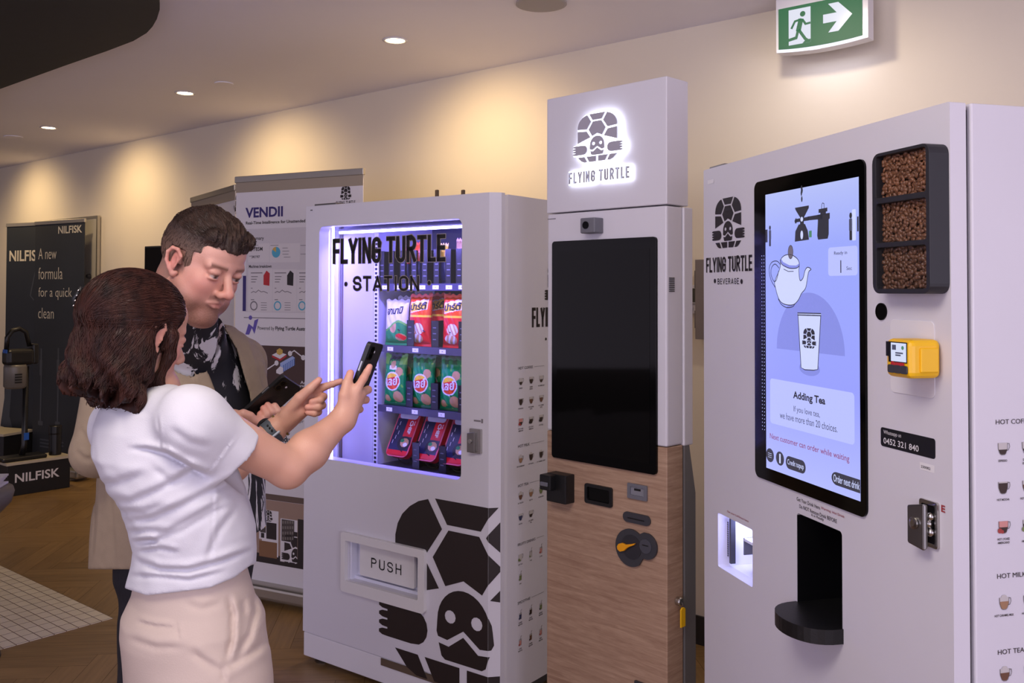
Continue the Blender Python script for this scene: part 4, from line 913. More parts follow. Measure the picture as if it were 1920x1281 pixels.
m = MB(); tpx(m, B, 'Warning: Hot Drink', 1540, 1584, 949.5, 955.5, bold=0); tpx(m, B, 'Get your Lid/Straw here', 1364, 1404, 956.5, 961, bold=0); tpx(m, B, 'E', 1765.5, 1773, 946.5, 959.5, bold=.03)
m.build('warning_print', mat('print_warning_red', (.62, .20, .22), .5), bt)
m = MB(); u, z = B.f(1333, 341); m.flat(rrect(u-.02, z-.006, u+.02, z+.006, .002), .001, 0, FRONT()); m.build('corner_sticker', paper, bt)
m = MB(); c = B.f(1653.4, 584.3); m.plate(circ(*c, .0185, n=24), (), 0, .003, 0, FRONT()); m.build('camera_eye', blackgl, bt)
a = B.f(1645, 607); b_ = B.f(1753, 612); c_ = B.f(1752, 748); 
MB().plate(rrect(a[0]+.045, c_[1], b_[0], B.f(1752, 603)[1], .012), (), 0, .002, 0, FRONT()).build('reader_backplate', white2, bt, bevel=.0008)
# card reader
RY = -.075
a = B.f(1658.5, 634, RY); b_ = B.f(1706, 660, RY); c_ = B.f(1659, 705, RY); RX0, RX1, RZ0, RZ1 = a[0], b_[0], c_[1], a[1]
MB().box(RX0, RY, RZ0, RX1, -.002, RZ1).build('card_reader', yellow, bt, bevel=.012, seg=3)
RFm = FRONT(RY)
sx0, sx1 = RX0+(RX1-RX0)*.28, RX0+(RX1-RX0)*.88; sz1 = RZ1-(RZ1-RZ0)*.10; sz0 = RZ1-(RZ1-RZ0)*.58
MB().plate([(sx0-.008, sz0-.002), (sx1+.001, sz0-.002), (sx1+.001, sz1+.002), (sx0-.008, sz1+.002)], (), 0, .001, 0, RFm).build('reader_bezel', black, bt)
m = MB(); m.flat([(sx0, sz0), (sx1, sz0), (sx1, sz1), (sx0, sz1)], .0014, 0, RFm)
for k_, ww in ((.42, .5), (.30, .35)): zz = sz0+(sz1-sz0)*k_; m.flat(rrect(sx0+.014, zz, sx0+.014+(sx1-sx0)*ww, zz+.003, 0), .0018, 1, RFm)
m.flat(rrect(sx0+.004, sz1-.014, sx0+.016, sz1-.004, 0), .0018, 1, RFm); m.flat(circ(sx1-.01, sz1-.009, .004, n=10), .0018, 2, RFm)
m.build('reader_screen', [glow('reader_lcd', (.86, .89, 1.0), .9), sc_gr, MATS['screen_green']], bt)
m = MB()
for k_ in range(3):
    xx = RX0+(RX1-RX0)*(.29+.25*k_); m.plate(rrect(xx-.0095, RZ0+(RZ1-RZ0)*.22-.008, xx+.0095, RZ0+(RZ1-RZ0)*.22+.008, .004), (), 0, .003, 0, RFm)
m.build('reader_keys', dgrey, bt, bevel=.001)
m = MB(); zz = RZ0+(RZ1-RZ0)*.345; m.flat(circ(RX0+(RX1-RX0)*.34, zz, .006, n=12), .0012, 0, RFm); m.flat(rrect(RX0+(RX1-RX0)*.42, zz-.004, RX0+(RX1-RX0)*.8, zz+.004, .002), .0012, 0, RFm)
m.build('reader_mark', redp, bt)
MB().box(RX0+.006, RY-.0015, RZ1-.035, RX0+.013, RY+.002, RZ1-.006).build('contactless_slot', black, bt)
MB().box(RX1-.001, RY+.022, RZ0+.012, RX1+.004, -.012, RZ1-.016).build('reader_side_cover', yellow, bt, bevel=.004)
# contact label and serial sticker
a = B.f(1652, 800.5); c_ = B.f(1652.2, 835.5); b_ = B.f(1754, 840)
MB().plate(rrect(a[0], c_[1], b_[0], a[1], .006), (), 0, .001, 0, FRONT()).build('contact_label', inkblack, bt)
m = MB(); hh = a[1]-c_[1]; ww = b_[0]-a[0]
m.text('Whatsapp us', a[0]+ww*.06, a[0]+ww*.40, c_[1]+hh*.62, c_[1]+hh*.88, .0016, 0, FRONT(), 0); m.text('0452 321 840', a[0]+ww*.06, a[0]+ww*.72, c_[1]+hh*.16, c_[1]+hh*.48, .0016, 0, FRONT(), .012)
m.build('contact_lettering', MATS['print_white'], bt)
a = B.f(1725, 866); b_ = B.f(1753, 880); c_ = B.f(1725, 880)
MB().flat([(a[0], c_[1]), (b_[0], c_[1]), (b_[0], a[1]), (a[0], a[1])], .0006, 0, FRONT()).build('serial_sticker', paper, bt)
m = MB(); m.text('230082', a[0]+.004, a[0]+(b_[0]-a[0])*.72, c_[1]+.004, c_[1]+(a[1]-c_[1])*.62, .001, 0, FRONT(), .01); m.build('serial_number', ink, bt)
# handle lock
a = Bf(Q3, 1325, 102); b_ = Bf(Q3, 1432, 250); c_ = Bf(Q3, 1325, 365)
hx0, hx1, hz0, hz1 = a[0], b_[0], c_[1], a[1]
MB().plate(rrect(hx0, hz0, hx1, hz1, .006), [rrect(hx0+.006, hz0+.008, hx1-.008, hz1-.008, .004)], 0, .006, 0, FRONT()).build('lock_plate', chrome, bt, bevel=.0015)
MB().box(hx0+.004, -.0008, hz0+.006, hx1-.006, .0, hz1-.006).build('lock_recess', mat('lock_dark', (.12, .12, .13), .3, .6), bt)
m = MB(); zm = (hz0+hz1)/2; m.tube([(hx0+.034, .0, zm), (hx0+.026, -.018, zm+.002)], .009, 14); m.ball((hx1-.018, -.006, hz1-.03), .009); m.ball((hx1-.018, -.006, hz0+.03), .009); m.build('lock_spindle', chrome, bt, smooth=True)
m = MB(); hy = -.034; ha, hb = hx0-.002, hx0+.040
m.add([(ha, hy, hz0+.002), (hb, hy+.008, hz0-.006), (hb, hy+.008, hz1-.002), (ha, hy, hz1-.012), (ha+.002, hy+.014, hz0+.006), (hb-.002, hy+.020, hz0), (hb-.002, hy+.020, hz1-.006), (ha+.002, hy+.014, hz1-.016)], [(0, 1, 2, 3), (7, 6, 5, 4), (0, 4, 5, 1), (1, 5, 6, 2), (2, 6, 7, 3), (3, 7, 4, 0)])
m.build('lock_handle', steel, bt, bevel=.004)
m = MB(); m.lathe([(.012, 0), (.012, .004), (.006, .005), (0, .005)], 16, 0, Matrix.Translation((ha+.018, hy+.004, zm)) @ Matrix.Rotation(math.pi/2, 4, 'X')); m.build('key_barrel', chrome, bt)
# large emblem low on the door
u, z = B.f(1349, 1276); m = MB(); add_turtle(m, .42, z-.40, .36, .42, .0012, 0, FRONT()); m.build('lower_emblem', ink, bt)

# ------------------------------------------------------------------ drink menus printed on machine sides
cupc = {'e': mat('menu_coffee', (.20, .13, .10), .5), 'm': mat('menu_latte', (.62, .47, .35), .5), 'b': mat('menu_mocha', (.42, .28, .20), .5), 'g': mat('menu_glass', (.76, .74, .73), .5), 'p': mat('menu_pink', (.80, .55, .52), .5), 'r': mat('menu_red', (.62, .22, .20), .5), 'v': mat('menu_green', (.45, .50, .30), .5), 'd': mat('menu_indigo', (.20, .22, .36), .5), 'i': ink}
CK = list(cupc); CM = [cupc[k] for k in CK]
def cup(mb, x, z, s, kind, M, seed=0):
    """one printed cup of height s standing on z"""
    I = lambda k: CK.index(k)
    if kind[0] == 't':            # tall glass with straw
        w2 = s*.26; pts = [(x-w2*.8, z), (x+w2*.8, z), (x+w2, z+s*.8), (x-w2, z+s*.8)]
        mb.flat(pts, .0010, I('g'), M); mb.flat([(x-w2*.8, z+s*.03), (x+w2*.8, z+s*.03), (x+w2*.95, z+s*.62), (x-w2*.95, z+s*.62)], .0013, I(kind[1]), M)
        mb.line([(x+w2*.2, z+s*.6), (x+w2*.5, z+s*1.15), (x+w2*1.2, z+s*1.2)], s*.05, .0015, I('i'), M); mb.line(pts, s*.03, .0015, I('i'), M, True)
        mb.flat(circ(x-w2*.9, z+s*.12, s*.14, n=10), .0016, I(kind[2]), M)
        return
    w2 = s*.42; body = [(x-w2, z+s*.9), (x-w2*.95, z+s*.45), (x-w2*.6, z+s*.08), (x-w2*.3, z), (x+w2*.3, z), (x+w2*.6, z+s*.08), (x+w2*.95, z+s*.45), (x+w2, z+s*.9)]
    mb.flat(body, .0010, I('g' if kind[0] != 'l' else 'p'), M)
    lv = {'s': .4, 'h': .6, 'f': .8, 'l': .45}[kind[0]]
    mb.flat([(x-w2*.94, z+s*lv), (x-w2*.9, z+s*min(lv, .42)), (x-w2*.55, z+s*.1), (x-w2*.28, z+s*.03), (x+w2*.28, z+s*.03), (x+w2*.55, z+s*.1), (x+w2*.9, z+s*min(lv, .42)), (x+w2*.94, z+s*lv)], .0013, I(kind[1]), M)
    mb.line(body, s*.025, .0015, I('i'), M)
    mb.line([(x+w2*.98, z+s*.82), (x+w2*1.35, z+s*.84), (x+w2*1.45, z+s*.6), (x+w2*1.2, z+s*.36), (x+w2*.88, z+s*.32)], s*.035, .0015, I('i'), M)
    if len(kind) > 2:
        if kind[2] == 'o': mb.flat(circ(x, z+s*.95, w2*.6, s*.14, n=14), .0009, I('g'), M)
        else: mb.flat(circ(x-w2*.8, z+s*.2, s*.2, n=10), .0017, I(kind[2]), M); mb.flat(circ(x-w2*.3, z+s*.12, s*.14, n=10), .0018, I(kind[2]), M)
def menu(fr, x, px0, col, rows, parent, s):
    """rows: ('h', text, pixel y, right px) heading or ('c', pixel y of the cup's foot, kinds, names)"""
    MS = SIDE(x); mb = MB(); tb = MB(); y0 = fr.side(px0, 900, x)[0]
    for r in rows:
        if r[0] == 'h':
            _, zt = fr.side(px0, r[2], x); tb.text_h(r[1], y0-s*.6, zt, s*.36, .0012, 0, MS, 0, 1.12)
            wd_ = text_geo(r[1], 0)[2]*s*.36*1.12
            tb.flat([(y0-s*.6+wd_+s*.35, zt+s*.16), (y0+col*2+s*.7, zt+s*.16), (y0+col*2+s*.7, zt+s*.19), (y0-s*.6+wd_+s*.35, zt+s*.19)], .0012, 0, MS)
        else:
            _, z = fr.side(px0, r[1], x)
            for i, k in enumerate(r[2]):
                mb = MB(); cup(mb, y0+i*col, z, s, k, MS); mb.build('menu_cup', CM, parent); nm = r[3][i]
                for j, ln in enumerate(nm.split('/')): tb.text_h(ln, y0+i*col, z-s*(.52+.27*j), s*.17, .0012, 0, MS, .02, .8, 'c')
    tb.build('menu_lettering', ink, parent)
s = abs(B.side(1880, 829, bW)[1]-B.side(1880, 854, bW)[1])
y1_ = B.side(1880, 850, bW)[0]; y2_ = B.side(1925, 850, bW)[0]
menu(B, bW, 1880, (y2_-y1_)*1.0, [('h', 'HOT COFFEE', 795.5), ('c', 853, ['se', 'se', 'se'], ['ESPRESSO', 'DOUBLE/ESPRESSO', 'HOT/AMERICANO']), ('c', 926, ['fe', 'hb', 'hm'], ['HOT MOCHA', 'HOT CARAMEL/LATTE', 'HOT LATTE']), ('c', 1000, ['ler', 'hev', 'hev'], ['HOT LYCHEE/AMERICANO', 'CITRUS/AMERICANO', 'HOT YUZU']),
  ('h', 'HOT MILK', 1084.5), ('c', 1143, ['hmo', 'feo', 'feo'], ['HOT CARAMEL MILK', 'HOT COCOA', 'HOT CARAMEL COCOA']), ('h', 'HOT TEA', 1227), ('c', 1277, ['hbo', 'hmo', 'hvo'], ['HOT THAI TEA', 'HOT TEA', 'HOT MATCHA'])], bt, s)
# ================================================================== snack machine
S = Frame(-.9095, 4.053, .6406); sW, sH, sD = 1.0596, 1.99, .82
st = thing('snack_vending_machine', 'white snack vending machine with glass window and large turtle print', 'vending machine', S.loc, S.rz)
R3 = lambda x, y: (560+x/4, 340+y/4)
R4 = lambda x, y: (560+x/4, 640+y/4)
R5 = lambda x, y: (560+x/3.3625, 900+y/3.3625)
Sf3 = lambda q, x, y, d=0.0: S.f(*q(x, y), d)
GX0, GX1, GZ0, GZ1 = .0875, .8951, .8972, 1.8979
XC = 1.028; zb0 = S.f(566, 1182)[1]
fx0 = Sf3(R5, 310, 372)[0]; fz1 = (Sf3(R5, 310, 372)[1]+Sf3(R5, 770, 490)[1])/2; fx1 = Sf3(R5, 770, 490)[0]; fz0 = (Sf3(R5, 303, 633)[1]+Sf3(R5, 765, 745)[1])/2
MB().plate([(0, zb0), (XC, zb0), (XC, sH), (0, sH)], [rrect(GX0, GZ0, GX1, GZ1, .028, 6), rrect(fx0, fz0, fx1, fz1, .006)], -.055, 0, 0, FRONT()).build('door', white, st)
MB().plate([(XC, 0), (sW, .034), (sW, .055), (XC, .055)], (), zb0, sH, 0).build('door_edge', white, st)
MB().plate(rrect(.0, .10, sW, sH-.008, .004), [rrect(GX0-.04, GZ0-.03, GX1+.06, GZ1+.03, .0), rrect(fx0-.03, fz0-.03, fx1+.03, fz1+.03, 0)], -.075, -.055, 0, FRONT()).build('door_gasket', white2, st)
# cabinet shell
z_in0, z_in1 = .86, 1.93
m = MB(); y0 = .075
m.box(0, y0, .10, .05, sD, sH-.004); m.box(sW-.05, y0, .10, sW, sD, sH-.004); m.box(.05, sD-.04, .10, sW-.05, sD, sH-.004); m.box(.05, y0, z_in1, sW-.05, sD-.04, sH-.004); m.box(.05, y0, .10, sW-.05, sD-.04, .14); m.box(.05, y0+.3, z_in0-.22, sW-.05, sD-.04, z_in0-.20)
m.build('cabinet', white, st)
inw = mat('interior_white', (.86, .86, .92), .45); ind = mat('interior_dark', (.30, .30, .36), .5)
MB().box(.0505, .076, .70, .058, sD-.041, z_in1-.001).build('inner_side_panel', inw, st)
MB().box(.058, sD-.05, .66, sW-.051, sD-.041, z_in1-.001).build('inner_back_panel', ind, st)
MB().box(.90, .10, .66, sW-.051, .35, z_in1-.001).build('inner_delivery_panel', inw, st)
m = MB(); m.box(.0585, .09, .72, .075, .10, z_in1-.02); m.box(.0585, .140, .72, .068, .146, z_in1-.02); m.box(.0585, .155, .72, .064, .165, z_in1-.02); m.build('side_rib', alum, st)
led = glow('led_cold', (.58, .56, 1.0), 26)
MB().box(.076, .084, .76, .083, .092, z_in1-.03).build('led_strip', led, st)
MB().box(.12, .085, z_in1-.06, .96, .10, z_in1-.05).build('led_bar', led, st)
MB().add([(.10, .082, z_in1-.05), (.97, .082, z_in1-.05), (.97, .25, z_in1-.01), (.10, .25, z_in1-.01), (.10, .082, z_in1-.045), (.97, .082, z_in1-.045), (.97, .25, z_in1-.005), (.10, .25, z_in1-.005)], [(0, 3, 2, 1), (4, 5, 6, 7), (0, 1, 5, 4), (1, 2, 6, 5), (2, 3, 7, 6), (3, 0, 4, 7)]).build('light_shade', inw, st)
l = area('machine_inner_lamp', S.M @ Vector((.5, .11, z_in1-.07)), .8, 6.0, (.22, .18, 1.0), S.M @ Vector((.52, .42, 1.1)), .05)
YS = .36
# perforated shelf rails
for (ua, ub) in ((.062, .088), (.955, .985)):
    m = MB(); m.box(ua, YS, .74, ub, YS+.006, z_in1-.04, 0)
    for i in range(58):
        z = .76+i*.0195
        if z < z_in1-.06: m.box(ua+.006, YS-.0008, z, ub-.006, YS, z+.011, 1)
    m.build('shelf_rail', [inw, black], st)
tagm = mat('price_tag_white', (.93, .93, .95), .5)
shelfz = [S.f(780, y, YS)[1] for y in (531, 649, 765, 880)]
strip = mat('shelf_strip', (.27, .26, .33), .35, .2)
smoked = mat('divider_black', (.06, .06, .075), .35)
coilm = mat('coil_black', (.05, .05, .06), .35)
UB = lambda px, py: S.f(px, py, YS)[0]
coldiv = [[708, 726, 747, 768, 788, 810, 832, 852, 872], [760, 806, 857], [758, 805, 856], [770, 820, 862]]
coils = [[], [738, 785, 833], [738, 785, 834], [742, 793, 843]]
tags = [[722, 745, 770, 792, 817, 842, 866], [732, 779, 830], [730, 778, 828], []]
tagy = [539, 654, 771, 890]
# (pixel columns only say where along the shelf each divider stands)
for r, zs in enumerate(shelfz):
    sh = MB(); sh.box(.092, YS+.005, zs-.012, .952, sD-.06, zs-.006); sh.box(.092, YS, zs-.034, .952, YS+.006, zs-.002)
    o = sh.build('shelf', strip, st)
    for px in coldiv[r]:
        u = UB(px, tagy[r]-25); m = MB()
        hh = .115 if r else .15
        m.plate([(YS+.012, zs-.004), (YS+.37, zs-.004), (YS+.37, zs+hh), (YS+.03, zs+hh), (YS+.012, zs+hh-.02)], [], -.002, .002, 0, SIDE(u))
        m.box(u-.002, YS+.012, zs-.004, u+.040 if r else u+.03, YS+.015, zs+hh)
        for k in range(3): m.box(u+.008, YS+.0105, zs+.03+.026*k, u+.026, YS+.0121, zs+.034+.026*k, 1)
        m.build('divider', [smoked, grey], o)
    for px in coils[r]:
        u = UB(px, tagy[r]-25); pts = []
        for i in range(70):
            a = i*.42+1.0; pts.append((u+.034*math.cos(a), YS+.02+i*.0048, zs+.036+.034*math.sin(a)))
        MB().tube(pts, .0022, 5).build('spiral', coilm, o, smooth=True)
    if tags[r]:
        m = MB()
        for px in tags[r]:
            u = UB(px, tagy[r]); m.box(u-.018, YS-.0015, zs-.028, u+.018, YS-.0002, zs-.010)
            m.box(u-.004, YS-.0022, zs-.020, u+.003, YS-.0014, zs-.018, 1)
        m.build('price_tag', [tagm, ink], o)
# window pane and the lettering on it
MB().box(GX0-.02, .012, GZ0-.02, GX1+.02, .016, GZ1+.02).build('window_pane', glass('window_glass'), st)
m = MB(); mo = MB()
def gtext(s, xl, xr, yt, yb, tk, gap):
    u0, zt = S.f(xl, yt, .012); _, zb_ = S.f(xl, yb, .012); u1, _ = S.f(xr, (yt+yb)/2, .012)
    din(m, s, u0, u1, zb_, zt, tk*(zt-zb_), .0018, 0, FRONT(.012), gap); din(mo, s, u0, u1, zb_, zt, tk*(zt-zb_), .0008, 0, FRONT(.012), gap, .0028)
gtext('FLYING TURTLE', 624.5, 835.5, 448.7, 495, .15, .07); m.build('name_lettering', mat('vinyl_black', (.09, .07, .07), .5), st); mo.build('name_outline', mat('vinyl_cream', (.62, .58, .55), .5), st); m = MB(); mo = MB(); gtext('STATION', 663, 786, 518.5, 545.5, .15, .15)
for px, py in ((649, 533), (805, 530.5)):
    c = S.f(px, py, .012); m.flat(circ(*c, .0085, n=16), .0018, 0, FRONT(.012)); mo.flat(circ(*c, .0115, n=16), .0008, 0, FRONT(.012))
m.build('window_lettering', mat('vinyl_black', (.09, .07, .07), .5), st); mo.build('lettering_outline', mat('vinyl_cream', (.62, .58, .55), .5), st)
# delivery flap
a, b_, c_, d_ = Sf3(R5, 285, 312), Sf3(R5, 810, 450), Sf3(R5, 800, 840), Sf3(R5, 275, 690)
ox0, ox1, oz1, oz0 = a[0], b_[0], (a[1]+b_[1])/2, (c_[1]+d_[1])/2
flapm = mat('flap_white', (.87, .86, .86), .45)
MB().plate(rrect(ox0, oz0, ox1, oz1, .014), [rrect(fx0, fz0, fx1, fz1, .006)], .0, .018, 0, FRONT()).build('flap_frame', flapm, st, bevel=.004)
m = MB(); m.box(fx0+.002, .012, fz0, fx0+.012, .055, fz1); m.box(fx1-.012, .012, fz0, fx1-.002, .055, fz1); m.box(fx0, .03, fz0-.02, fx1, .055, fz0+.012); m.box(fx0, .05, fz0-.03, fx1, .06, fz1+.03); m.build('chute_wall', inw, st)
px0, px1 = Sf3(R5, 360, 425)[0], Sf3(R5, 704, 512)[0]
fp = MB().plate(rrect(px0, fz0+.022, px1, fz1-.010, .008), [], -.036, -.024, 0, FRONT()).build('push_flap', flapm, st, bevel=.003)
m = MB(); a, c_ = Sf3(R5, 432, 498), Sf3(R5, 432, 562); b_ = Sf3(R5, 622, 580); din(m, 'PUSH', a[0], b_[0], c_[1], a[1], .0052, .0272, 0, FRONT(.05), .26); m.build('push_lettering', inkblack, fp)
MB().tube([(px0+.14, .02, fz1-.012), (px0+.18, .02, fz1-.012)], .003).build('flap_hinge', chrome, fp)
# turtle on the door, running round the slanted edge
m = MB(); M5 = FRONT()
cx = Sf3(R5, 1040, 640)[0]; xl_ = Sf3(R5, 508, 880)[0]; sx = (cx-xl_)/1.23
zp = Sf3(R5, 1040, 640)[1]; zt_ = Sf3(R5, 1045, 340)[1]; sy = (zt_-zp)/.61; cyy = zp+.05*sy
def clip_z(p, zm, keep_above=True):
    sg = 1 if keep_above else -1; q = clip_x([(-sg*z, x) for x, z in p], -sg*zm); return [(x, -sg*z) for z, x in q]
pieces = []
for p, holes in TURTLE:
    q = [(cx+x*sx, cyy+y*sy) for x, y in p]
    if min(t[0] for t in q) < fx1+.01 and max(t[1] for t in q) > fz0 and not holes and max(t[1] for t in q) > fz1-.2 and min(t[1] for t in q) > fz0-.12:
        pieces.append((clip_z(q, fz1+.012), [])); lo = clip_z(q, fz1+.012, False); pieces.append(([(-x, z) for x, z in clip_x([(-x, z) for x, z in lo], -(fx1+.008))], []))
    else: pieces.append((q, [[(cx+x*sx, cyy+y*sy) for x, y in h] for h in holes]))
for q, hs in pieces:
    if len(q) < 3: continue
    q1 = clip_x(q, XC)
    if len(q1) > 2: m.flat(q1, .0012, 0, M5, [h for h in hs if max(t[0] for t in h) < XC])
    q2 = [(-x, z) for x, z in clip_x([(-x, z) for x, z in q], -XC)]; q2 = clip_x(q2, sW-.001)
    if len(q2) > 2:
        k = .034/(sW-XC); n0 = len(m.v); m.flat(q2, 0, 0, M5)
        for i in range(n0, len(m.v)):
            x, y, z = m.v[i]; m.v[i] = (x+.0009, (x-XC)*k-.0008, z)
for p, holes in []:
    q = [(cx+x*sx, cyy+y*sy) for x, y in p]; hs = [[(cx+x*sx, cyy+y*sy) for x, y in h] for h in holes]
    q1 = clip_x(q, XC)
    if len(q1) > 2: m.flat(q1, .0012, 0, M5, [h for h in hs if max(t[0] for t in h) < XC])
    q2 = [(-x, z) for x, z in clip_x([(-x, z) for x, z in q], -XC)]; q2 = clip_x(q2, sW-.001)
    if len(q2) > 2:
        k = .034/(sW-XC); n0 = len(m.v); m.flat(q2, 0, 0, M5)
        for i in range(n0, len(m.v)):
            x, y, z = m.v[i]; m.v[i] = (x+.0009, (x-XC)*k-.0008, z)
m.v = [(x, y, z) for x, y, z in m.v]
m.build('turtle_print', mat('turtle_brown', (.14, .10, .09), .45), st)
# base bar, strip and feet
zbb = .028
MB().plate([(0.0, zbb), (XC, zbb), (XC, zb0-.004), (0, zb0-.004)], (), -.05, -.004, 0, FRONT()).build('base_bar', white2, st, bevel=.004)
u = Sf3(R5, 518, 1125)[0]; MB().box(u, -.0005, zb0-.034, XC-.08, .004, zb0-.006).build('kick_strip', mat('strip_bronze', (.46, .40, .34), .4, .5), st)
for x in (.06, sW-.09):
    for y in (.06, sD-.1):
        m = MB(); MT = Matrix.Translation((x, y, 0)); m.lathe([(.032, 0), (.034, .008), (.02, .018), (.011, .02), (.011, .12)], 16, 0, MT); m.lathe([(.02, .03), (.02, .042)], 6, 0, MT); m.build('foot', steel, st)
m = MB(); m.box(.0, .052, .075, .03, sD, .10); m.box(sW-.03, .09, .075, sW, sD, .10); m.build('base_rail', dgrey, st)
MB().box(.02, .03, sH-.001, .16, .12, sH+.012).build('top_hinge', steel, st, bevel=.003)
u, z = S.f(583, 394); m = MB(); m.flat(rrect(u-.003, z-.003, u+.012, z+.001, 0), .0008, 0, FRONT()); m.build('corner_mark', dgrey, st)
# lock
a, b_, c_ = Sf3(R4, 1295, 650), Sf3(R4, 1378, 745), Sf3(R4, 1295, 832)
MB().plate(rrect(a[0], c_[1], b_[0], a[1], .004), (), 0, .012, 0, FRONT()).build('lock_plate', chrome, st, bevel=.003)
MB().add([(a[0]+.002, -.03, c_[1]+.004), (a[0]+(b_[0]-a[0])*.62, -.022, c_[1]+.004), (a[0]+(b_[0]-a[0])*.62, -.022, a[1]-.012), (a[0]+.002, -.03, a[1]-.016), (a[0]+.002, -.01, c_[1]+.004), (a[0]+(b_[0]-a[0])*.62, -.01, c_[1]+.004), (a[0]+(b_[0]-a[0])*.62, -.01, a[1]-.012), (a[0]+.002, -.01, a[1]-.016)], [(0, 1, 2, 3), (4, 7, 6, 5), (0, 4, 5, 1), (1, 5, 6, 2), (2, 6, 7, 3), (3, 7, 4, 0)]).build('lock_handle', steel, st, bevel=.002)
c = ((a[0]*.7+b_[0]*.3), (a[1]+c_[1])/2); MB().plate(circ(*c, .008, n=16), (), .026, .031, 0, FRONT()).build('key_barrel', chrome, st)
u0, z0 = Sf3(R4, 1315, 592); u1, z1 = Sf3(R4, 1384, 608); m = MB(); m.flat(rrect(u0, z1, u0+(u1-u0)*.75, z1+.006, 0), .001, 0, FRONT()); m.flat(rrect(u0+(u1-u0)*.8, z1-.004, u1, z1+.012, 0), .001, 0, FRONT()); m.build('asset_sticker', greyp, st)
# aerials on the roof, standing at the back
for px in (820, 869):
    u, z = S.f(px, 356, sD-.06); MB().box(u-.009, sD-.07, sH-.004, u+.009, sD-.055, z).build('aerial', mat('aerial_brown', (.27, .22, .19), .5), st, bevel=.004)
# printed side: emblem, words, drink menu
MS = SIDE(sW); m = MB()
y0, zt = S.side(997, 577, sW); _, zb_ = S.side(997, 614, sW); hh = zt-zb_; ww = hh*4.9
din(m, 'FLYING TURTLE', y0, y0+ww, zb_, zt, hh*.16, .0012, 0, MS, .07); yc_ = y0+ww/2
y1, z1 = S.side(1021, 530, sW); add_turtle(m, yc_, z1+.01, yc_-y1+.02, yc_-y1+.02, .0012, 0, MS, z1=None) if False else add_turtle(m, y1+.105, z1+.02, .085, .085, .0012, 0, MS)
y2, z2 = S.side(1021, 636, sW); m.flat(circ(y2+.008, z2, .006, n=12), .0012, 0, MS); din(m, 'STATION', y2+.03, y0+ww-.08, z2-.016, z2+.016, .0045, .0012, 0, MS, .22)
m.build('side_logo', ink, st)
s_ = abs(S.side(975, 711, sW)[1]-S.side(975, 721, sW)[1])*1.42
ya, yb_ = S.side(975.8, 718, sW)[0], S.side(1014, 713, sW)[0]
menu(S, sW, 975.8, (yb_-ya)/2, [('h', 'HOT COFFEE', 693), ('c', 722, ['se', 'he', 'se'], ['ESPRESSO', 'DOUBLE/ESPRESSO', 'HOT AMERICANO']), ('c', 760, ['fe', 'hb', 'hb'], ['HOT MOCHA', 'HOT CARAMEL/LATTE', 'HOT CARAMEL/LATTE']), ('c', 798, ['ler', 'hei', 'hei'], ['HOT LYCHEE/AMERICANO', 'HOT CITRUS/AMERICANO', 'HOT YUZU']),
  ('h', 'HOT MILK', 839), ('c', 868, ['hmo', 'feo', 'feo'], ['HOT CARAMEL MILK', 'HOT COCOA', 'HOT CARAMEL COCOA']), ('h', 'HOT TEA', 913), ('c', 937, ['hbo', 'hmo', 'hvo'], ['HOT THAI TEA', 'HOT TEA', 'HOT MATCHA']), ('c', 976, ['hd', 'se'], ['HOT TEA', 'HOT LEMON/TEA']),
  ('h', 'FRUITY DRINKS', 1023), ('c', 1052, ['hgv', 'tgv', 'tpr'], ['HOT YUZU', 'YUZU', 'LYCHEE']), ('c', 1088, ['tvv'], ['KIWI']), ('h', 'SMOOTHIE', 1132), ('c', 1161, ['tdd', 'tei', 'tvi'], ['COOKIES/SMOOTHIE', 'COCOA/SMOOTHIE', 'MATCHA/SMOOTHIE']), ('c', 1210, ['tpr', 'tbi', 'tpr'], ['LYCHEE/SMOOTHIE', 'CARAMEL/SMOOTHIE', 'BERRY/SMOOTHIE'])], st, s_)

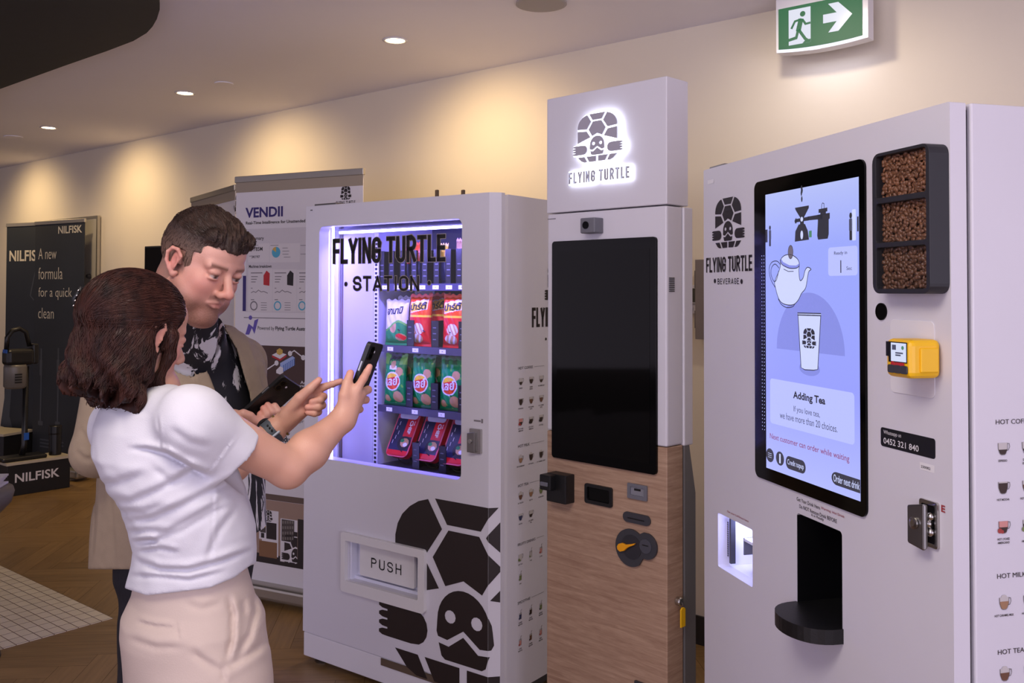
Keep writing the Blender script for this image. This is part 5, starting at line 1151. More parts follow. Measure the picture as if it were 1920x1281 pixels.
# ================================================================== goods on the shelves (each on its own)
gm_ = {k: mat('pack_'+k, c, .28) for k, c in dict(green=(.03, .56, .30), dkgreen=(.02, .36, .20), red=(.86, .06, .12), orange=(.92, .30, .08), yellow=(.95, .78, .22), white=(.88, .87, .90), tan=(.78, .60, .42), navy=(.12, .13, .26), pink=(.86, .35, .42), black=(.08, .07, .08), lime=(.45, .72, .30)).items()}
GK = list(gm_); GM = [gm_[k] for k in GK]
def bag(name, label, w, h, d, paint, words, P, rz, tilt=0, group=None, cat='snack bag'):
    """a pillow pack: two bulging films crimped at top and bottom; paint(u, v) names the film colour"""
    m = MB(); NX, NZ = 64, 96
    def yf(x, z):
        u, v = abs(2*x/w), abs(2*(z-h/2)/h); v = min(1, max(0, (v-.0)/.88))
        b = max(0, 1-u**2.6)**.5*max(0, 1-v**2.4)**.6
        return d/2*b*(1+.05*math.sin(x*160+z*90))+.0012
    def xs(x, z):          # the sides draw in where the bag is full
        v = abs(2*(z-h/2)/h); return x*(1-.10*max(0, 1-v**2))
    for sgn in (-1, 1):
        vs = []; fs = []; mi = []
        for j in range(NZ+1):
            for i in range(NX+1):
                x = -w/2+w*i/NX; z = h*j/NZ
                zz = z+(.002*(i % 2) if j == NZ else 0)+.004*math.sin(i*.35+w*90)*(j/NZ)**6
                vs.append((xs(x, z), sgn*yf(x, z), zz))
        n = len(m.v); m.v += vs
        for j in range(NZ):
            for i in range(NX):
                a = j*(NX+1)+i; q = (a, a+1, a+NX+2, a+NX+1); q = q if sgn < 0 else q[::-1]
                m.f.append(tuple(t+n for t in q)); m.m.append(GK.index(paint((i+.5)/NX*2-1, (j+.5)/NZ)))
    o = m.build(name, GM, smooth=True); tag(o, label, cat, group); o.location = P; o.rotation_euler = (tilt, 0, rz)
    for s, cxu, cz, ww, hh, colr, slant in words:
        t = MB(); fn = lambda x, y, z: (xs(x, y+slant*x), -yf(x, min(max(y+slant*x, 0), h))-.0022, y+slant*x)
        t.text(s, cxu*w-ww/2, cxu*w+ww/2, cz*h-hh/2, cz*h+hh/2, 0, 0, None, .03, fn); t.build('lettering', gm_[colr], o)
    return o
def crisp(u, v):
    if v < .04 or v > .965: return 'dkgreen'
    e = (u/.62)**2+((v-.47)/.16)**2
    if e < 1: 
        if abs(v-.47-.06*u) < .075: return 'red'
        return 'yellow' if v > .47 else 'orange'
    if (u/.70)**2+((v-.47)/.185)**2 < 1: return 'white'
    if ((u-.45)/.42)**2+((v-.17)/.11)**2 < 1 or ((u+.55)/.25)**2+((v-.13)/.07)**2 < 1: return 'tan'
    if ((u-.55)/.3)**2+((v-.66)/.09)**2 < 1: return 'tan'
    if v > .86: return 'dkgreen' if math.sin(9*u+20*v) > 0 else 'green'
    if math.sin(5*u+26*v)+.4*math.sin(17*u) > 1.12: return 'lime'
    return 'green'
def crisp_man(u, v):
    if v > .70 and abs(u) < .45:
        if v > .90: return 'navy'
        if (u/.22)**2+((v-.80)/.08)**2 < 1: return 'tan'
        if v < .77 and abs(u) < .35: return 'white'
    if v > .80 and abs(u) > .5: return 'lime'
    return crisp(u, v)
def puff(u, v):
    if v < .04: return 'red'
    if v > .95: return 'orange'
    if v > .60:
        if abs(v-.78-.05*u) < .105 and abs(u) < .80:
            return 'white' if abs(v-.78-.05*u) > .088 or abs(u) > .74 else 'yellow'
        return 'orange'
    if ((u-.1)/.5)**2+((v-.34)/.11)**2 < 1: return 'white' if math.sin(20*u+31*v) > -.2 else 'tan'
    if ((u+.1)/.55)**2+((v-.16)/.09)**2 < 1: return 'tan' if math.sin(16*u-27*v) > -.3 else 'white'
    if .56 < v < .60: return 'yellow'
    return 'red'
def leafy(u, v):
    if v < .04: return 'green'
    k = .40+.10*math.sin(2.4*u+.6)
    if v > k+.05: return 'white'
    if v > k: return 'lime'
    if ((u+.1)/.3)**2+((v-.40)/.13)**2 < 1: return 'tan'
    if ((u-.5)/.45)**2+((v-.18)/.08)**2 < 1: return 'red' if math.sin(30*v+4*u) > -.1 else 'tan'
    return 'green'
def shelf_at(px, r, back=0.0): 
    u = S.f(px, tagy[r]-30, YS+.03+back)[0]; return S.M @ Vector((u, YS+.045+back, shelfz[r]-.004))
T_ = '\u0e40\u0e25\u0e22\u0e4c'
for px, pt, lab, bk in ((737, crisp_man, 'green crisp bag with footballer and red lozenge, leftmost on the crisp shelf', 0), (789, crisp, 'green crisp bag with red lozenge in the middle of the crisp shelf', 0), (843, crisp, 'green crisp bag with red lozenge at the right of the crisp shelf by the frame', 0)):
    bag('crisp_bag', lab, .135, .235, .058, pt, [(T_, 0, .475, .075, .042, 'white', .08)], shelf_at(px, 2), S.rz+.05, -.05, 'green crisp bags')
for px, lab in ((752, 'green crisp bag standing behind the leftmost one on the crisp shelf'), (806, 'green crisp bag standing behind the middle one on the crisp shelf'), (860, 'green crisp bag standing behind the rightmost one on the crisp shelf')):
    bag('crisp_bag', lab, .135, .235, .05, crisp, [], shelf_at(px, 2, .075), S.rz+.1, -.03, 'green crisp bags')
P_ = '\u0e1b\u0e32\u0e23\u0e4c\u0e15\u0e35\u0e49'
for px, lab, bk in ((784, 'red and orange snack bag with yellow lettering in the middle of its shelf', 0), (848, 'red and orange snack bag with yellow lettering at the right by the door frame', 0), (818, 'red and orange snack bag standing further back between the two front ones', .09)):
    bag('snack_bag', lab, .13, .235 if not bk else .24, .058, puff, [(P_, 0, .78, .095, .036, 'black', .06)], shelf_at(px, 1, bk), S.rz+.05, -.04, 'red and orange snack bags')
bag('snack_bag', 'white and green snack bag with black lettering on the left of its shelf', .135, .21, .055, leafy, [('\u0e2e\u0e32\u0e19\u0e32\u0e21\u0e34', 0, .76, .09, .034, 'black', .08)], shelf_at(740, 1), S.rz+.12, -.05, 'white and green snack bags')
bag('snack_bag', 'white and green snack bag standing behind the front white one', .13, .225, .05, leafy, [], shelf_at(762, 1, .09), S.rz+.05, 0, 'white and green snack bags')
bag('snack_bag', 'plain pale silvery snack bag upper back behind the red bags', .13, .26, .045, lambda u, v: 'white', [], shelf_at(792, 1, .20), S.rz, 0)
# ready meals leaning back in red trays
def meal(label, P, rz, lean):
    t = thing('ready_meal', label, 'ready meal', P, rz, 'ready meals in red trays'); t.rotation_euler = (lean, 0, rz)
    w, h, d = .125, .225, .036
    MB().plate(rrect(-w/2, 0, w/2, h, .025, 6), (), -d, 0, 0, FRONT(-d)).build('tray', gm_['red'], t, bevel=.006)
    MB().plate(rrect(-w/2-.005, -.004, w/2+.005, h+.005, .028, 6), (), -.004, .0, 0, FRONT(-d)).build('rim', gm_['pink'], t)
    m = MB(); F_ = FRONT(-d)
    m.flat(rrect(-w/2+.006, h*.80, w/2-.006, h-.008, .018, 5), .0006, 2, F_)
    m.flat(rrect(-w/2+.002, h*.06, w/2-.002, h*.80, .002), .0006, 0, F_); m.flat(rrect(.002, h*.42, w/2-.002, h*.80, 0), .0012, 1, F_)
    m.flat(circ(.025, h*.28, .040, .034, n=18), .0012, 3, F_); m.flat(circ(.028, h*.29, .026, .022, n=10), .0018, 4, F_); m.flat(circ(.035, h*.25, .013, .010, n=8), .0022, 2, F_); m.flat(circ(.012, h*.33, .012, .009, n=8), .0022, 5, F_)
    m.flat(rrect(-w/2+.002, h*.02, w/2-.002, h*.12, 0), .0010, 1, F_)
    for k in range(5): m.flat(rrect(-w/2+.014+.009*(k % 3), h*(.25+.1*k), -w/2+.017+.009*(k % 3), h*(.33+.1*k), 0), .0014, 2, F_)
    m.build('sleeve_print', [gm_['navy'], gm_['red'], gm_['white'], gm_['black'], gm_['tan'], gm_['green']], t)
    m = MB(); R90 = Matrix(((0, 1, 0, 0), (-1, 0, 0, 0), (0, 0, 1, 0), (0, 0, 0, 1)))
    m.text('CHEF', -h*.77, -h*.48, .022, .042, .002, 0, F_ @ R90, .04); 
    m.text('THE', -h*.77, -h*.67, .046, .053, .002, 0, F_ @ R90, .02); m.build('lettering', gm_['white'], t)
for px, bk, lab in ((746, 0, 'ready meal in red tray, leftmost on the lowest shelf'), (798, 0, 'ready meal in red tray in the middle of the lowest shelf'), (850, 0, 'ready meal in red tray at the right of the lowest shelf by the door frame'), (815, .10, 'ready meal in red tray behind the middle front one on the lowest shelf')):
    p = shelf_at(px, 3, bk); meal(lab, p+Vector((0, 0, .03)), S.rz, -.50)
# slim packs on the dim top shelf
for px, c, lab, hh in ((757, 'red', 'slim red pack half hidden behind dark dividers, left on the top shelf', .17), (779, 'orange', 'slim orange topped pack behind the window lettering on the top shelf', .19), (829, 'yellow', 'slim yellow pack behind dark dividers on the top shelf', .18), (860, 'tan', 'slim tan pack on the top shelf beside the door frame', .20)):
    bag('snack_bar', lab, .05, hh, .03, lambda u, v, c=c: c if v > .55 else 'navy', [], shelf_at(px, 0, .02), S.rz, 0, 'slim packs on the top shelf', 'snack pack')
# ================================================================== people: smooth bodies grown from blended volumes
def smin(a, b, k):
    if k <= 0: return np.minimum(a, b)
    h = np.clip(.5+.5*(b-a)/k, 0, 1); return b+(a-b)*h-k*h*(1-h)
def smax(a, b, k): return -smin(-a, -b, k)
V = lambda p: np.array([p[0], p[1], p[2]], dtype=np.float32)
def cap(a, b, r1, r2=None):
    a, b = V(a), V(b); r2 = r1 if r2 is None else r2; ab = b-a; L2 = float(ab@ab)+1e-12
    def f(P):
        t = np.clip(((P-a)@ab)/L2, 0, 1); return np.linalg.norm(P-a-t[:, None]*ab, axis=1)-(r1+(r2-r1)*t)
    return f
def ell(c, r, R=None):
    c = V(c); r = np.array(r, dtype=np.float32); R = None if R is None else R.astype(np.float32)
    def f(P):
        q = P-c
        if R is not None: q = q@R
        k0 = np.linalg.norm(q/r, axis=1); k1 = np.linalg.norm(q/(r*r), axis=1)+1e-9; return k0*(k0-1)/k1
    return f
def chain(pts, rs, k=.004):
    fs = [cap(pts[i], pts[i+1], rs[i], rs[i+1]) for i in range(len(pts)-1)]
    def f(P):
        d = fs[0](P)
        for g in fs[1:]: d = smin(d, g(P), k)
        return d
    return f
def union(fs, k):
    def f(P):
        d = fs[0](P)
        for g in fs[1:]: d = smin(d, g(P), k)
        return d
    return f
def projn(P):
    d = P-np.array([0, 0, EYE], dtype=np.float32); z = d@V(CF); return 960+F*(d@V(CR))/z, CY-F*(d@V(CU))/z
def loft(levels, yaw, ratio=None):
    """a trunk: levels are (z, cx, cy, half width across, half depth); yaw turns its depth axis; rows from low to high"""
    Zs = np.array([l[0] for l in levels]); A = np.array(levels)
    fx, fy = math.cos(yaw), math.sin(yaw)
    def f(P):
        z = P[:, 2]; cx, cy, a, b = (np.interp(z, Zs, A[:, i]) for i in (1, 2, 3, 4))
        dx, dy = P[:, 0]-cx, P[:, 1]-cy; u = dx*fy-dy*fx; v = dx*fx+dy*fy
        k0 = np.sqrt((u/a)**2+(v/b)**2); k1 = np.sqrt((u/(a*a))**2+(v/(b*b))**2)+1e-6
        return smax(k0*(k0-1)/k1, np.maximum(Zs[0]-z, z-Zs[-1]), .02)
    return f
def axis(lo, hi, h, fine=()):
    x = [lo]
    while x[-1] < hi:
        s = h
        for a, b, hf in fine:
            if a-.5*h <= x[-1] <= b: s = min(s, hf)
        x.append(x[-1]+s)
    n = (-(len(x)-1)) % 4
    for _ in range(n): x.append(x[-1]+h)
    return np.array(x, dtype=np.float32)
def grow(f, ax, name, mats, parent=None, color=None, smooth_iter=1, margin=.0):
    """surface of f = 0 on a grid, found block by block"""
    X, Y, Z = ax; nx, ny, nz = len(X), len(Y), len(Z)
    G = np.full((nx, ny, nz), 1.0, dtype=np.float32)
    bx, by, bz = [np.arange(0, len(a)-1, 4) for a in ax]
    cen = lambda a, i: (a[i]+a[np.minimum(i+4, len(a)-1)])/2
    half = lambda a, i: (a[np.minimum(i+4, len(a)-1)]-a[i])/2
    CX, CYY, CZ = np.meshgrid(cen(X, bx), cen(Y, by), cen(Z, bz), indexing='ij')
    HX, HY, HZ = np.meshgrid(half(X, bx), half(Y, by), half(Z, bz), indexing='ij')
    C = np.stack([CX, CYY, CZ], -1).reshape(-1, 3).astype(np.float32); D = np.concatenate([f(C[i:i+100000]) for i in range(0, len(C), 100000)])
    rad = np.sqrt(HX**2+HY**2+HZ**2).reshape(-1)
    IB = np.stack(np.meshgrid(bx, by, bz, indexing='ij'), -1).reshape(-1, 3)
    full = np.repeat(np.repeat(np.repeat(D.reshape(CX.shape), 4, 0), 4, 1), 4, 2); G[:-1, :-1, :-1] = full
    act = IB[np.abs(D) < rad*1.7+margin]
    off = np.stack(np.meshgrid(range(5), range(5), range(5), indexing='ij'), -1).reshape(-1, 3)
    pts = (act[:, None, :]+off[None]).reshape(-1, 3)
    lin_ = np.unique((pts[:, 0]*ny+pts[:, 1])*nz+pts[:, 2])
    I = lin_//(ny*nz); J = (lin_//nz) % ny; K_ = lin_ % nz
    vals = np.empty(len(lin_), dtype=np.float32)
    for s in range(0, len(lin_), 200000):
        e = slice(s, s+200000); vals[e] = f(np.stack([X[I[e]], Y[J[e]], Z[K_[e]]], 1))
    G[I, J, K_] = vals
    N = G < 0
    cnt = np.zeros((nx-1, ny-1, nz-1), dtype=np.int8)
    for a in (0, 1):
        for b in (0, 1):
            for c in (0, 1): cnt += N[a:nx-1+a, b:ny-1+b, c:nz-1+c]
    cells = np.argwhere((cnt > 0) & (cnt < 8)); ci, cj, ck = cells.T
    cid = np.full((nx-1, ny-1, nz-1), -1, dtype=np.int32); cid[ci, cj, ck] = np.arange(len(cells))
    acc = np.zeros((len(cells), 3)); num = np.zeros(len(cells))
    corner = [(a, b, c) for a in (0, 1) for b in (0, 1) for c in (0, 1)]
    for p in corner:
        for d in range(3):
            if p[d]: continue
            q = list(p); q[d] = 1
            v0 = G[ci+p[0], cj+p[1], ck+p[2]]; v1 = G[ci+q[0], cj+q[1], ck+q[2]]; m = (v0 < 0) != (v1 < 0)
            t = np.where(m, v0/np.where(v0 == v1, 1, v0-v1), 0)
            P0 = np.stack([X[ci+p[0]], Y[cj+p[1]], Z[ck+p[2]]], 1); P1 = np.stack([X[ci+q[0]], Y[cj+q[1]], Z[ck+q[2]]], 1)
            acc[m] += (P0+(P1-P0)*t[:, None])[m]; num[m] += 1
    verts = acc/num[:, None]; quads = []
    for d in range(3):
        o = [(0, 1, 2), (1, 2, 0), (2, 0, 1)][d]; e1, e2 = o[1], o[2]
        sl0 = [slice(None)]*3; sl1 = [slice(None)]*3; sl0[d] = slice(0, -1); sl1[d] = slice(1, None)
        A, B2 = N[tuple(sl0)], N[tuple(sl1)]; idx = np.argwhere(A != B2)
        lim = [nx-1, ny-1, nz-1]
        ok = (idx[:, e1] > 0) & (idx[:, e2] > 0) & (idx[:, e1] < lim[e1]) & (idx[:, e2] < lim[e2]); idx = idx[ok]
        s = A[idx[:, 0], idx[:, 1], idx[:, 2]]
        def cell(a, b):
            q = idx.copy(); q[:, e1] -= a; q[:, e2] -= b; return cid[q[:, 0], q[:, 1], q[:, 2]]
        Q = np.stack([cell(1, 1), cell(0, 1), cell(0, 0), cell(1, 0)], 1); Q[~s] = Q[~s][:, ::-1]; quads.append(Q)
    Q = np.concatenate(quads); Q = Q[(Q >= 0).all(1)]
    for _ in range(smooth_iter):
        s = np.zeros_like(verts); n = np.zeros(len(verts))
        for a, b in ((0, 1), (1, 2), (2, 3), (3, 0)):
            np.add.at(s, Q[:, a], verts[Q[:, b]]); np.add.at(s, Q[:, b], verts[Q[:, a]]); np.add.at(n, Q[:, a], 1); np.add.at(n, Q[:, b], 1)
        verts = verts*.5+.5*s/np.maximum(n, 1)[:, None]
    me = bpy.data.meshes.new(name); me.vertices.add(len(verts)); me.vertices.foreach_set('co', verts.astype(np.float32).ravel())
    me.loops.add(len(Q)*4); me.loops.foreach_set('vertex_index', Q.astype(np.int32).ravel())
    me.polygons.add(len(Q)); me.polygons.foreach_set('loop_start', np.arange(0, len(Q)*4, 4, dtype=np.int32))
    me.polygons.foreach_set('use_smooth', np.ones(len(Q), dtype=bool))
    for m in (mats if isinstance(mats, (list, tuple)) else [mats]): me.materials.append(m)
    me.update(calc_edges=True)
    if color is not None:
        col = color(verts.astype(np.float32)); at_ = me.color_attributes.new('Tone', 'FLOAT_COLOR', 'POINT')
        at_.data.foreach_set('color', np.concatenate([col, np.ones((len(col), 1))], 1).astype(np.float32).ravel())
    o = bpy.data.objects.new(name, me); COL.objects.link(o)
    if parent: o.parent = parent; o.matrix_parent_inverse = Matrix.Translation(-Vector(parent.location))
    return o
def tonemat(name, rough=.5, sss=0, bump=0, bscale=300):
    m = mat(name, (.5, .5, .5), rough, sss=sss, bump=bump, bscale=bscale); nt = m.node_tree
    a = nt.nodes.new('ShaderNodeVertexColor'); a.layer_name = 'Tone'; nt.links.new(a.outputs[0], nt.nodes['Principled BSDF'].inputs['Base Color']); return m
class Head:
    """forward, left, up axes; features placed in head units (metres for a grown head)"""
    def __init__(s, o, yaw, pitch, roll, sc):
        f = np.array([math.cos(yaw)*math.cos(pitch), math.sin(yaw)*math.cos(pitch), math.sin(pitch)]); l = np.array([-math.sin(yaw), math.cos(yaw), 0]); u = np.cross(f, l)
        s.R = np.stack([f, l*math.cos(roll)+u*math.sin(roll), u*math.cos(roll)-l*math.sin(roll)], 1); s.o = np.array(o, dtype=float); s.s = sc
    def p(s, x, y, z): return s.o+s.R@(np.array([x, y, z])*s.s)
    def inv(s, P): return ((P-s.o.astype(np.float32))@s.R.astype(np.float32))/s.s
    def c(s, a, b, r1, r2=None): return cap(s.p(*a), s.p(*b), r1*s.s, (r1 if r2 is None else r2)*s.s)
    def e(s, c, r, yaw=0, tilt=0):
        R = s.R
        if yaw: R = R@np.array([[math.cos(yaw), -math.sin(yaw), 0], [math.sin(yaw), math.cos(yaw), 0], [0, 0, 1]])
        if tilt: R = R@np.array([[math.cos(tilt), 0, math.sin(tilt)], [0, 1, 0], [-math.sin(tilt), 0, math.cos(tilt)]])
        return ell(s.p(*c), np.array(r)*s.s, R)
def head_sdf(h, heavy=0.0, fem=0.0, lift=0.0, lip=1.0):
    S_ = h.s; j = heavy; lx = -.0045*(lip < 1)
    base = [h.e((-.014, 0, .034), (.100, .077, .088)), h.e((.026, 0, -.045), (.060, .058+.006*j, .080)),
            h.c((-.002, .05+.004*j, -.062), (.058, .016, -.108), .018+.006*j, .018), h.c((-.002, -.05-.004*j, -.062), (.058, -.016, -.108), .018+.006*j, .018),
            h.e((.062, 0, -.106), (.020, .024, .017+.003*j)), h.e((.050, .038, -.028), (.030, .027, .026)), h.e((.050, -.038, -.028), (.030, .027, .026)),
            h.e((.058, 0, .045), (.030, .055, .040))]
    fb = union(base, .022*S_)
    brow = union([h.c((.083, .008, .020), (.072, .046, .020), .010-.002*fem), h.c((.083, -.008, .020), (.072, -.046, .020), .010-.002*fem)], .01*S_)
    nose = union([h.c((.083, 0, .012), (.107, 0, -.030), .0075, .0115), h.e((.109, 0, -.036), (.012, .0125, .010)), h.e((.098, .0135, -.040), (.011, .0075, .0085)), h.e((.098, -.0135, -.040), (.011, .0075, .0085))], .007*S_)
    socket = [h.e((.094, y, .001), (.019, .020, .013)) for y in (.033, -.033)]
    eye = [h.e((.0765, y, .0), (.0125, .0128, .0125)) for y in (.033, -.033)]
    lid = [h.e((.0772, y, .0045+lift), (.0142, .0155, .0098)) for y in (.033, -.033)]; lowl = [h.e((.0765, y, -.0085), (.0128, .0150, .0052)) for y in (.033, -.033)]
    ul = union([h.c((.092+lx, 0, -.0605), (.085+lx, .023, -.0655), .0054*lip, .003), h.c((.092+lx, 0, -.0605), (.085+lx, -.023, -.0655), .0054*lip, .003)], .003*S_)
    ll = union([h.c((.0905+lx, .006, -.0725), (.085+lx, .020, -.0680), .0068*lip, .003), h.c((.0905+lx, -.006, -.0725), (.085+lx, -.020, -.0680), .0068*lip, .003), h.c((.0905+lx, .006, -.0725), (.0905+lx, -.006, -.0725), .0068*lip)], .003*S_)
    mline = union([h.c((.098+lx, 0, -.0668), (.088+lx, .026, -.0690), .0017), h.c((.098+lx, 0, -.0668), (.088+lx, -.026, -.0690), .0017)], .001)
    nost = [h.e((.106, y, -.0465), (.004, .0036, .004)) for y in (.0075, -.0075)]
    ears = []; conch = []
    for y in (1, -1):
        rim = [(.012, .074*y, -.002), (.014, .080*y, .014), (.004, .086*y, .026), (-.010, .089*y, .025), (-.019, .090*y, .012), (-.018, .087*y, -.006), (-.008, .082*y, -.021), (.004, .077*y, -.032), (.009, .074*y, -.026)]
        ears.append(chain([h.p(*q) for q in rim], [.0042*S_]*7+[.0062*S_, .005*S_], .003*S_)); ears.append(h.e((-.003, .0785*y, -.002), (.016, .0048, .024), .30*y))
        conch.append(h.e((.002, .087*y, -.002), (.0085, .006, .012)))
    def f(P):
        d = fb(P); d = smin(d, brow(P), .012*S_); 
        for g in socket: d = smax(d, -g(P), .010*S_)
        d = smin(d, nose(P), .010*S_)
        for g in lid: d = smin(d, g(P), .003*S_)
        for g in lowl: d = smin(d, g(P), .004*S_)
        for g in eye: d = np.minimum(d, g(P))
        d = smin(d, ul(P), .005*S_); d = smin(d, ll(P), .005*S_); d = smax(d, -mline(P), .0025*S_)
        for g in nost: d = smax(d, -g(P), .003*S_)
        for g in ears: d = smin(d, g(P), .004*S_)
        for g in conch: d = smax(d, -g(P), .004*S_)
        return d
    return f
def mixc(base, c, w): return base*(1-w[:, None])+np.array(lin(c))[None]*w[:, None]
def sstep(x, a, b): t = np.clip((x-a)/(b-a), 0, 1); return t*t*(3-2*t)
def A_(px, py, d): return np.array(at(px, py, d))
def finger(ps, r0, r1, k=.003): return chain(ps, list(np.linspace(r0, r1, len(ps))), k)
def wob(P, s, ph=0.0):
    """soft irregular field, about -1..1"""
    x, y, z = P[:, 0]*s, P[:, 1]*s, P[:, 2]*s
    return (np.sin(x*1.7+1.3*np.sin(y*1.1+z*.7+ph)+ph)+np.sin(y*1.9+1.4*np.sin(z*1.3+x*.6)+2*ph)+np.sin(z*1.6+1.2*np.sin(x*1.2-y*.8)+3*ph))/3
def fold_field(folds, P):
    """cloth folds along lines over the garment's near side: a groove with a soft ridge above it"""
    x, y = projn(P); d = np.zeros(len(P), dtype=np.float32)
    for pts, amp, wd in folds:
        best = np.full(len(P), 1e9); side = np.zeros(len(P)); tt = np.zeros(len(P)); n = len(pts)-1
        for i in range(n):
            ax_, ay = pts[i]; bx_, by_ = pts[i+1]; ux, uy = bx_-ax_, by_-ay; L2 = ux*ux+uy*uy
            t = np.clip(((x-ax_)*ux+(y-ay)*uy)/L2, 0, 1); ex, ey = x-ax_-t*ux, y-ay-t*uy; q = np.hypot(ex, ey)
            m = q < best; best = np.where(m, q, best); side = np.where(m, np.sign(ux*ey-uy*ex), side); tt = np.where(m, (i+t)/n, tt)
        env = np.clip(np.minimum(tt, 1-tt)*5, 0, 1)
        sd = best*side*1.2
        d += env*amp*(np.exp(-(sd/wd)**2)-.75*np.exp(-((sd+1.9*wd)/(1.5*wd))**2))
    return d

# ------------------------------------------------------------------ the woman
wm = thing('person', 'woman with dark auburn hair in a white T-shirt and beige trousers pointing at her phone', 'person', (at(362, 1130, 1.87).x, at(362, 1130, 1.87).y, 0), 0)
DW = 1.87
WYW = math.radians(40)
def trunk(rows, dep, yaw, ratio, shrink=0.0, dshift=None):
    """rows of (pixel y, left, right outline) on the body's own depth -> loft levels"""
    out = []
    for r in sorted(rows, key=lambda r: -r[0]):
        y, xl, xr = r[:3]; d = dep if dshift is None else dep+dshift(y); rt = r[3] if len(r) > 3 else ratio
        c = at((xl+xr)/2, y, d); w = (xr-xl)/2*d/F-shrink       # outline half width as seen
        sx, sy = abs(math.sin(yaw)), abs(math.cos(yaw)); a = w/math.sqrt(sx*sx+(sy*rt)**2)
        out.append((c.z, c.x, c.y, a, a*rt))
    return out
wrows = [(742, 225, 330, .8), (765, 180, 372, .62), (800, 167, 410, .68), (850, 165, 440, .74), (915, 196, 466, .76), (946, 221, 474, .76), (985, 236, 483, .76), (1029, 246, 486, .76), (1060, 240, 486, .74), (1100, 230, 483, .72), (1130, 226, 484, .72)]
hW = Head(at(257, 624, 1.86), math.radians(52), math.radians(-14), math.radians(2), .98)
SR = A_(364, 786, 1.735); SL = A_(226, 800, 1.985); ER = A_(541, 879, 1.86); WR = A_(643, 786, 1.975); EL = A_(392, 905, 2.0); WL = A_(513, 808, 2.07)
core = loft(trunk(wrows, DW, WYW, .7, .02), WYW)
NB = A_(283, 735, 1.86)
neck = cap(hW.p(-.022, 0, -.05), NB, .050, .058)
armR = union([cap(SR, ER, .050, .037), cap(ER, ER+(WR-ER)*.35, .036, .039), cap(ER+(WR-ER)*.35, WR, .039, .0245)], .02)
armL = union([cap(SL, EL, .048, .037), cap(EL, EL+(WL-EL)*.35, .036, .037), cap(EL+(WL-EL)*.35, WL, .037, .024)], .02)
# right hand round the telephone: Hn(pixel, depth)
iM, iP, iD, iT = A_(667, 734, 1.985), A_(682, 709, 1.988), A_(688, 698, 1.990), A_(693, 688, 1.993)
mM, mP, mT = A_(675, 739, 2.00), A_(690, 731, 2.035), A_(681, 733, 2.075)
rM, rP, rT = A_(672, 751, 2.01), A_(686, 750, 2.045), A_(676, 752, 2.08)
kM, kP, kT = A_(666, 763, 2.015), A_(675, 768, 2.045), A_(668, 772, 2.07)
palmR = union([cap(WR, iM, .024, .012), cap(WR, mM, .024, .0125), cap(WR, rM, .022, .012), cap(WR, kM, .020, .0105), cap(A_(646, 768, 1.985), A_(656, 745, 1.995), .016, .013)], .012)
fingR = [finger([iM, iP, iD, iT], .0098, .0070), finger([mM, mP, mT], .0100, .0078), finger([rM, rP, rT], .0096, .0074), finger([kM, kP, kT], .0086, .0066)]
thR = finger([A_(644, 772, 1.972), A_(646, 742, 1.972), A_(651, 719, 1.985), A_(657, 700, 1.998)], .0150, .0086)
# left hand pointing
dl_ = 2.07
palmL = union([cap(WL, A_(579, 742, dl_+.012), .023, .0125), cap(WL, A_(577, 752, dl_+.014), .023, .0125), cap(WL, A_(574, 762, dl_+.012), .022, .012), cap(WL, A_(569, 771, dl_+.008), .020, .0105), cap(A_(540, 788, dl_-.004), A_(562, 775, dl_-.004), .016, .011)], .012)
fingL = [finger([A_(579, 742, dl_+.012), A_(604, 727, dl_+.006), A_(623, 720.5, dl_+.002), A_(639, 715, dl_)], .0100, .0068),
         finger([A_(577, 752, dl_+.014), A_(606, 744, dl_+.004), A_(601, 750, dl_-.012), A_(585, 754, dl_-.014)], .0100, .0076),
         finger([A_(574, 762, dl_+.012), A_(604, 760, dl_+.0), A_(597, 764, dl_-.014), A_(577, 764, dl_-.015)], .0098, .0074),
         finger([A_(569, 771, dl_+.008), A_(597, 773, dl_-.004), A_(590, 776, dl_-.014), A_(577, 774, dl_-.014)], .0086, .0064)]
thL = finger([A_(538, 776, dl_-.008), A_(562, 746, dl_-.016), A_(581, 729, dl_-.016), A_(598, 713, dl_-.012)], .0148, .0078)
hd = head_sdf(hW, 0, 1)
legW = []
hipW = at(362, 1160, 1.87)
def fdir(yaw): return np.array([math.cos(yaw), math.sin(yaw), 0]), np.array([math.sin(yaw), -math.cos(yaw), 0])
fw, rw = fdir(WYW); hp = np.array(hipW)
for s_ in (-1, 1): legW.append(union([cap(hp+rw*.085*s_+[0, 0, -.05], hp*[1, 1, 0]+rw*.10*s_+[0, 0, .50], .075, .055), cap(hp*[1, 1, 0]+rw*.10*s_+[0, 0, .50], hp*[1, 1, 0]+rw*.10*s_+[0, 0, .09], .053, .036)], .03))
def skinW(P):
    d = smin(core(P), neck(P), .03); d = smin(d, hd(P), .018)
    a = smin(armR(P), palmR(P), .012); fr = fingR[0](P)
    for g in fingR[1:]: fr = np.minimum(fr, g(P))
    a = smin(a, fr, .006); a = smin(a, thR(P), .010); d = smin(d, a, .03)
    a = smin(armL(P), palmL(P), .012); fr = fingL[0](P)
    for g in fingL[1:]: fr = np.minimum(fr, g(P))
    a = smin(a, fr, .0045); a = smin(a, thL(P), .009)
    d = smin(d, a, .03)
    for g in legW: d = smin(d, g(P), .03)
    return d
skin_c = (.80, .61, .52)
tipsW = [A_(639, 715, dl_), A_(598, 713, dl_-.012), iT, A_(657, 700, 1.998), A_(585, 754, dl_-.014), A_(577, 764, dl_-.015), A_(577, 774, dl_-.014)]
knW = [iP, mP, rP, A_(606, 744, dl_), A_(604, 760, dl_), A_(597, 773, dl_)]
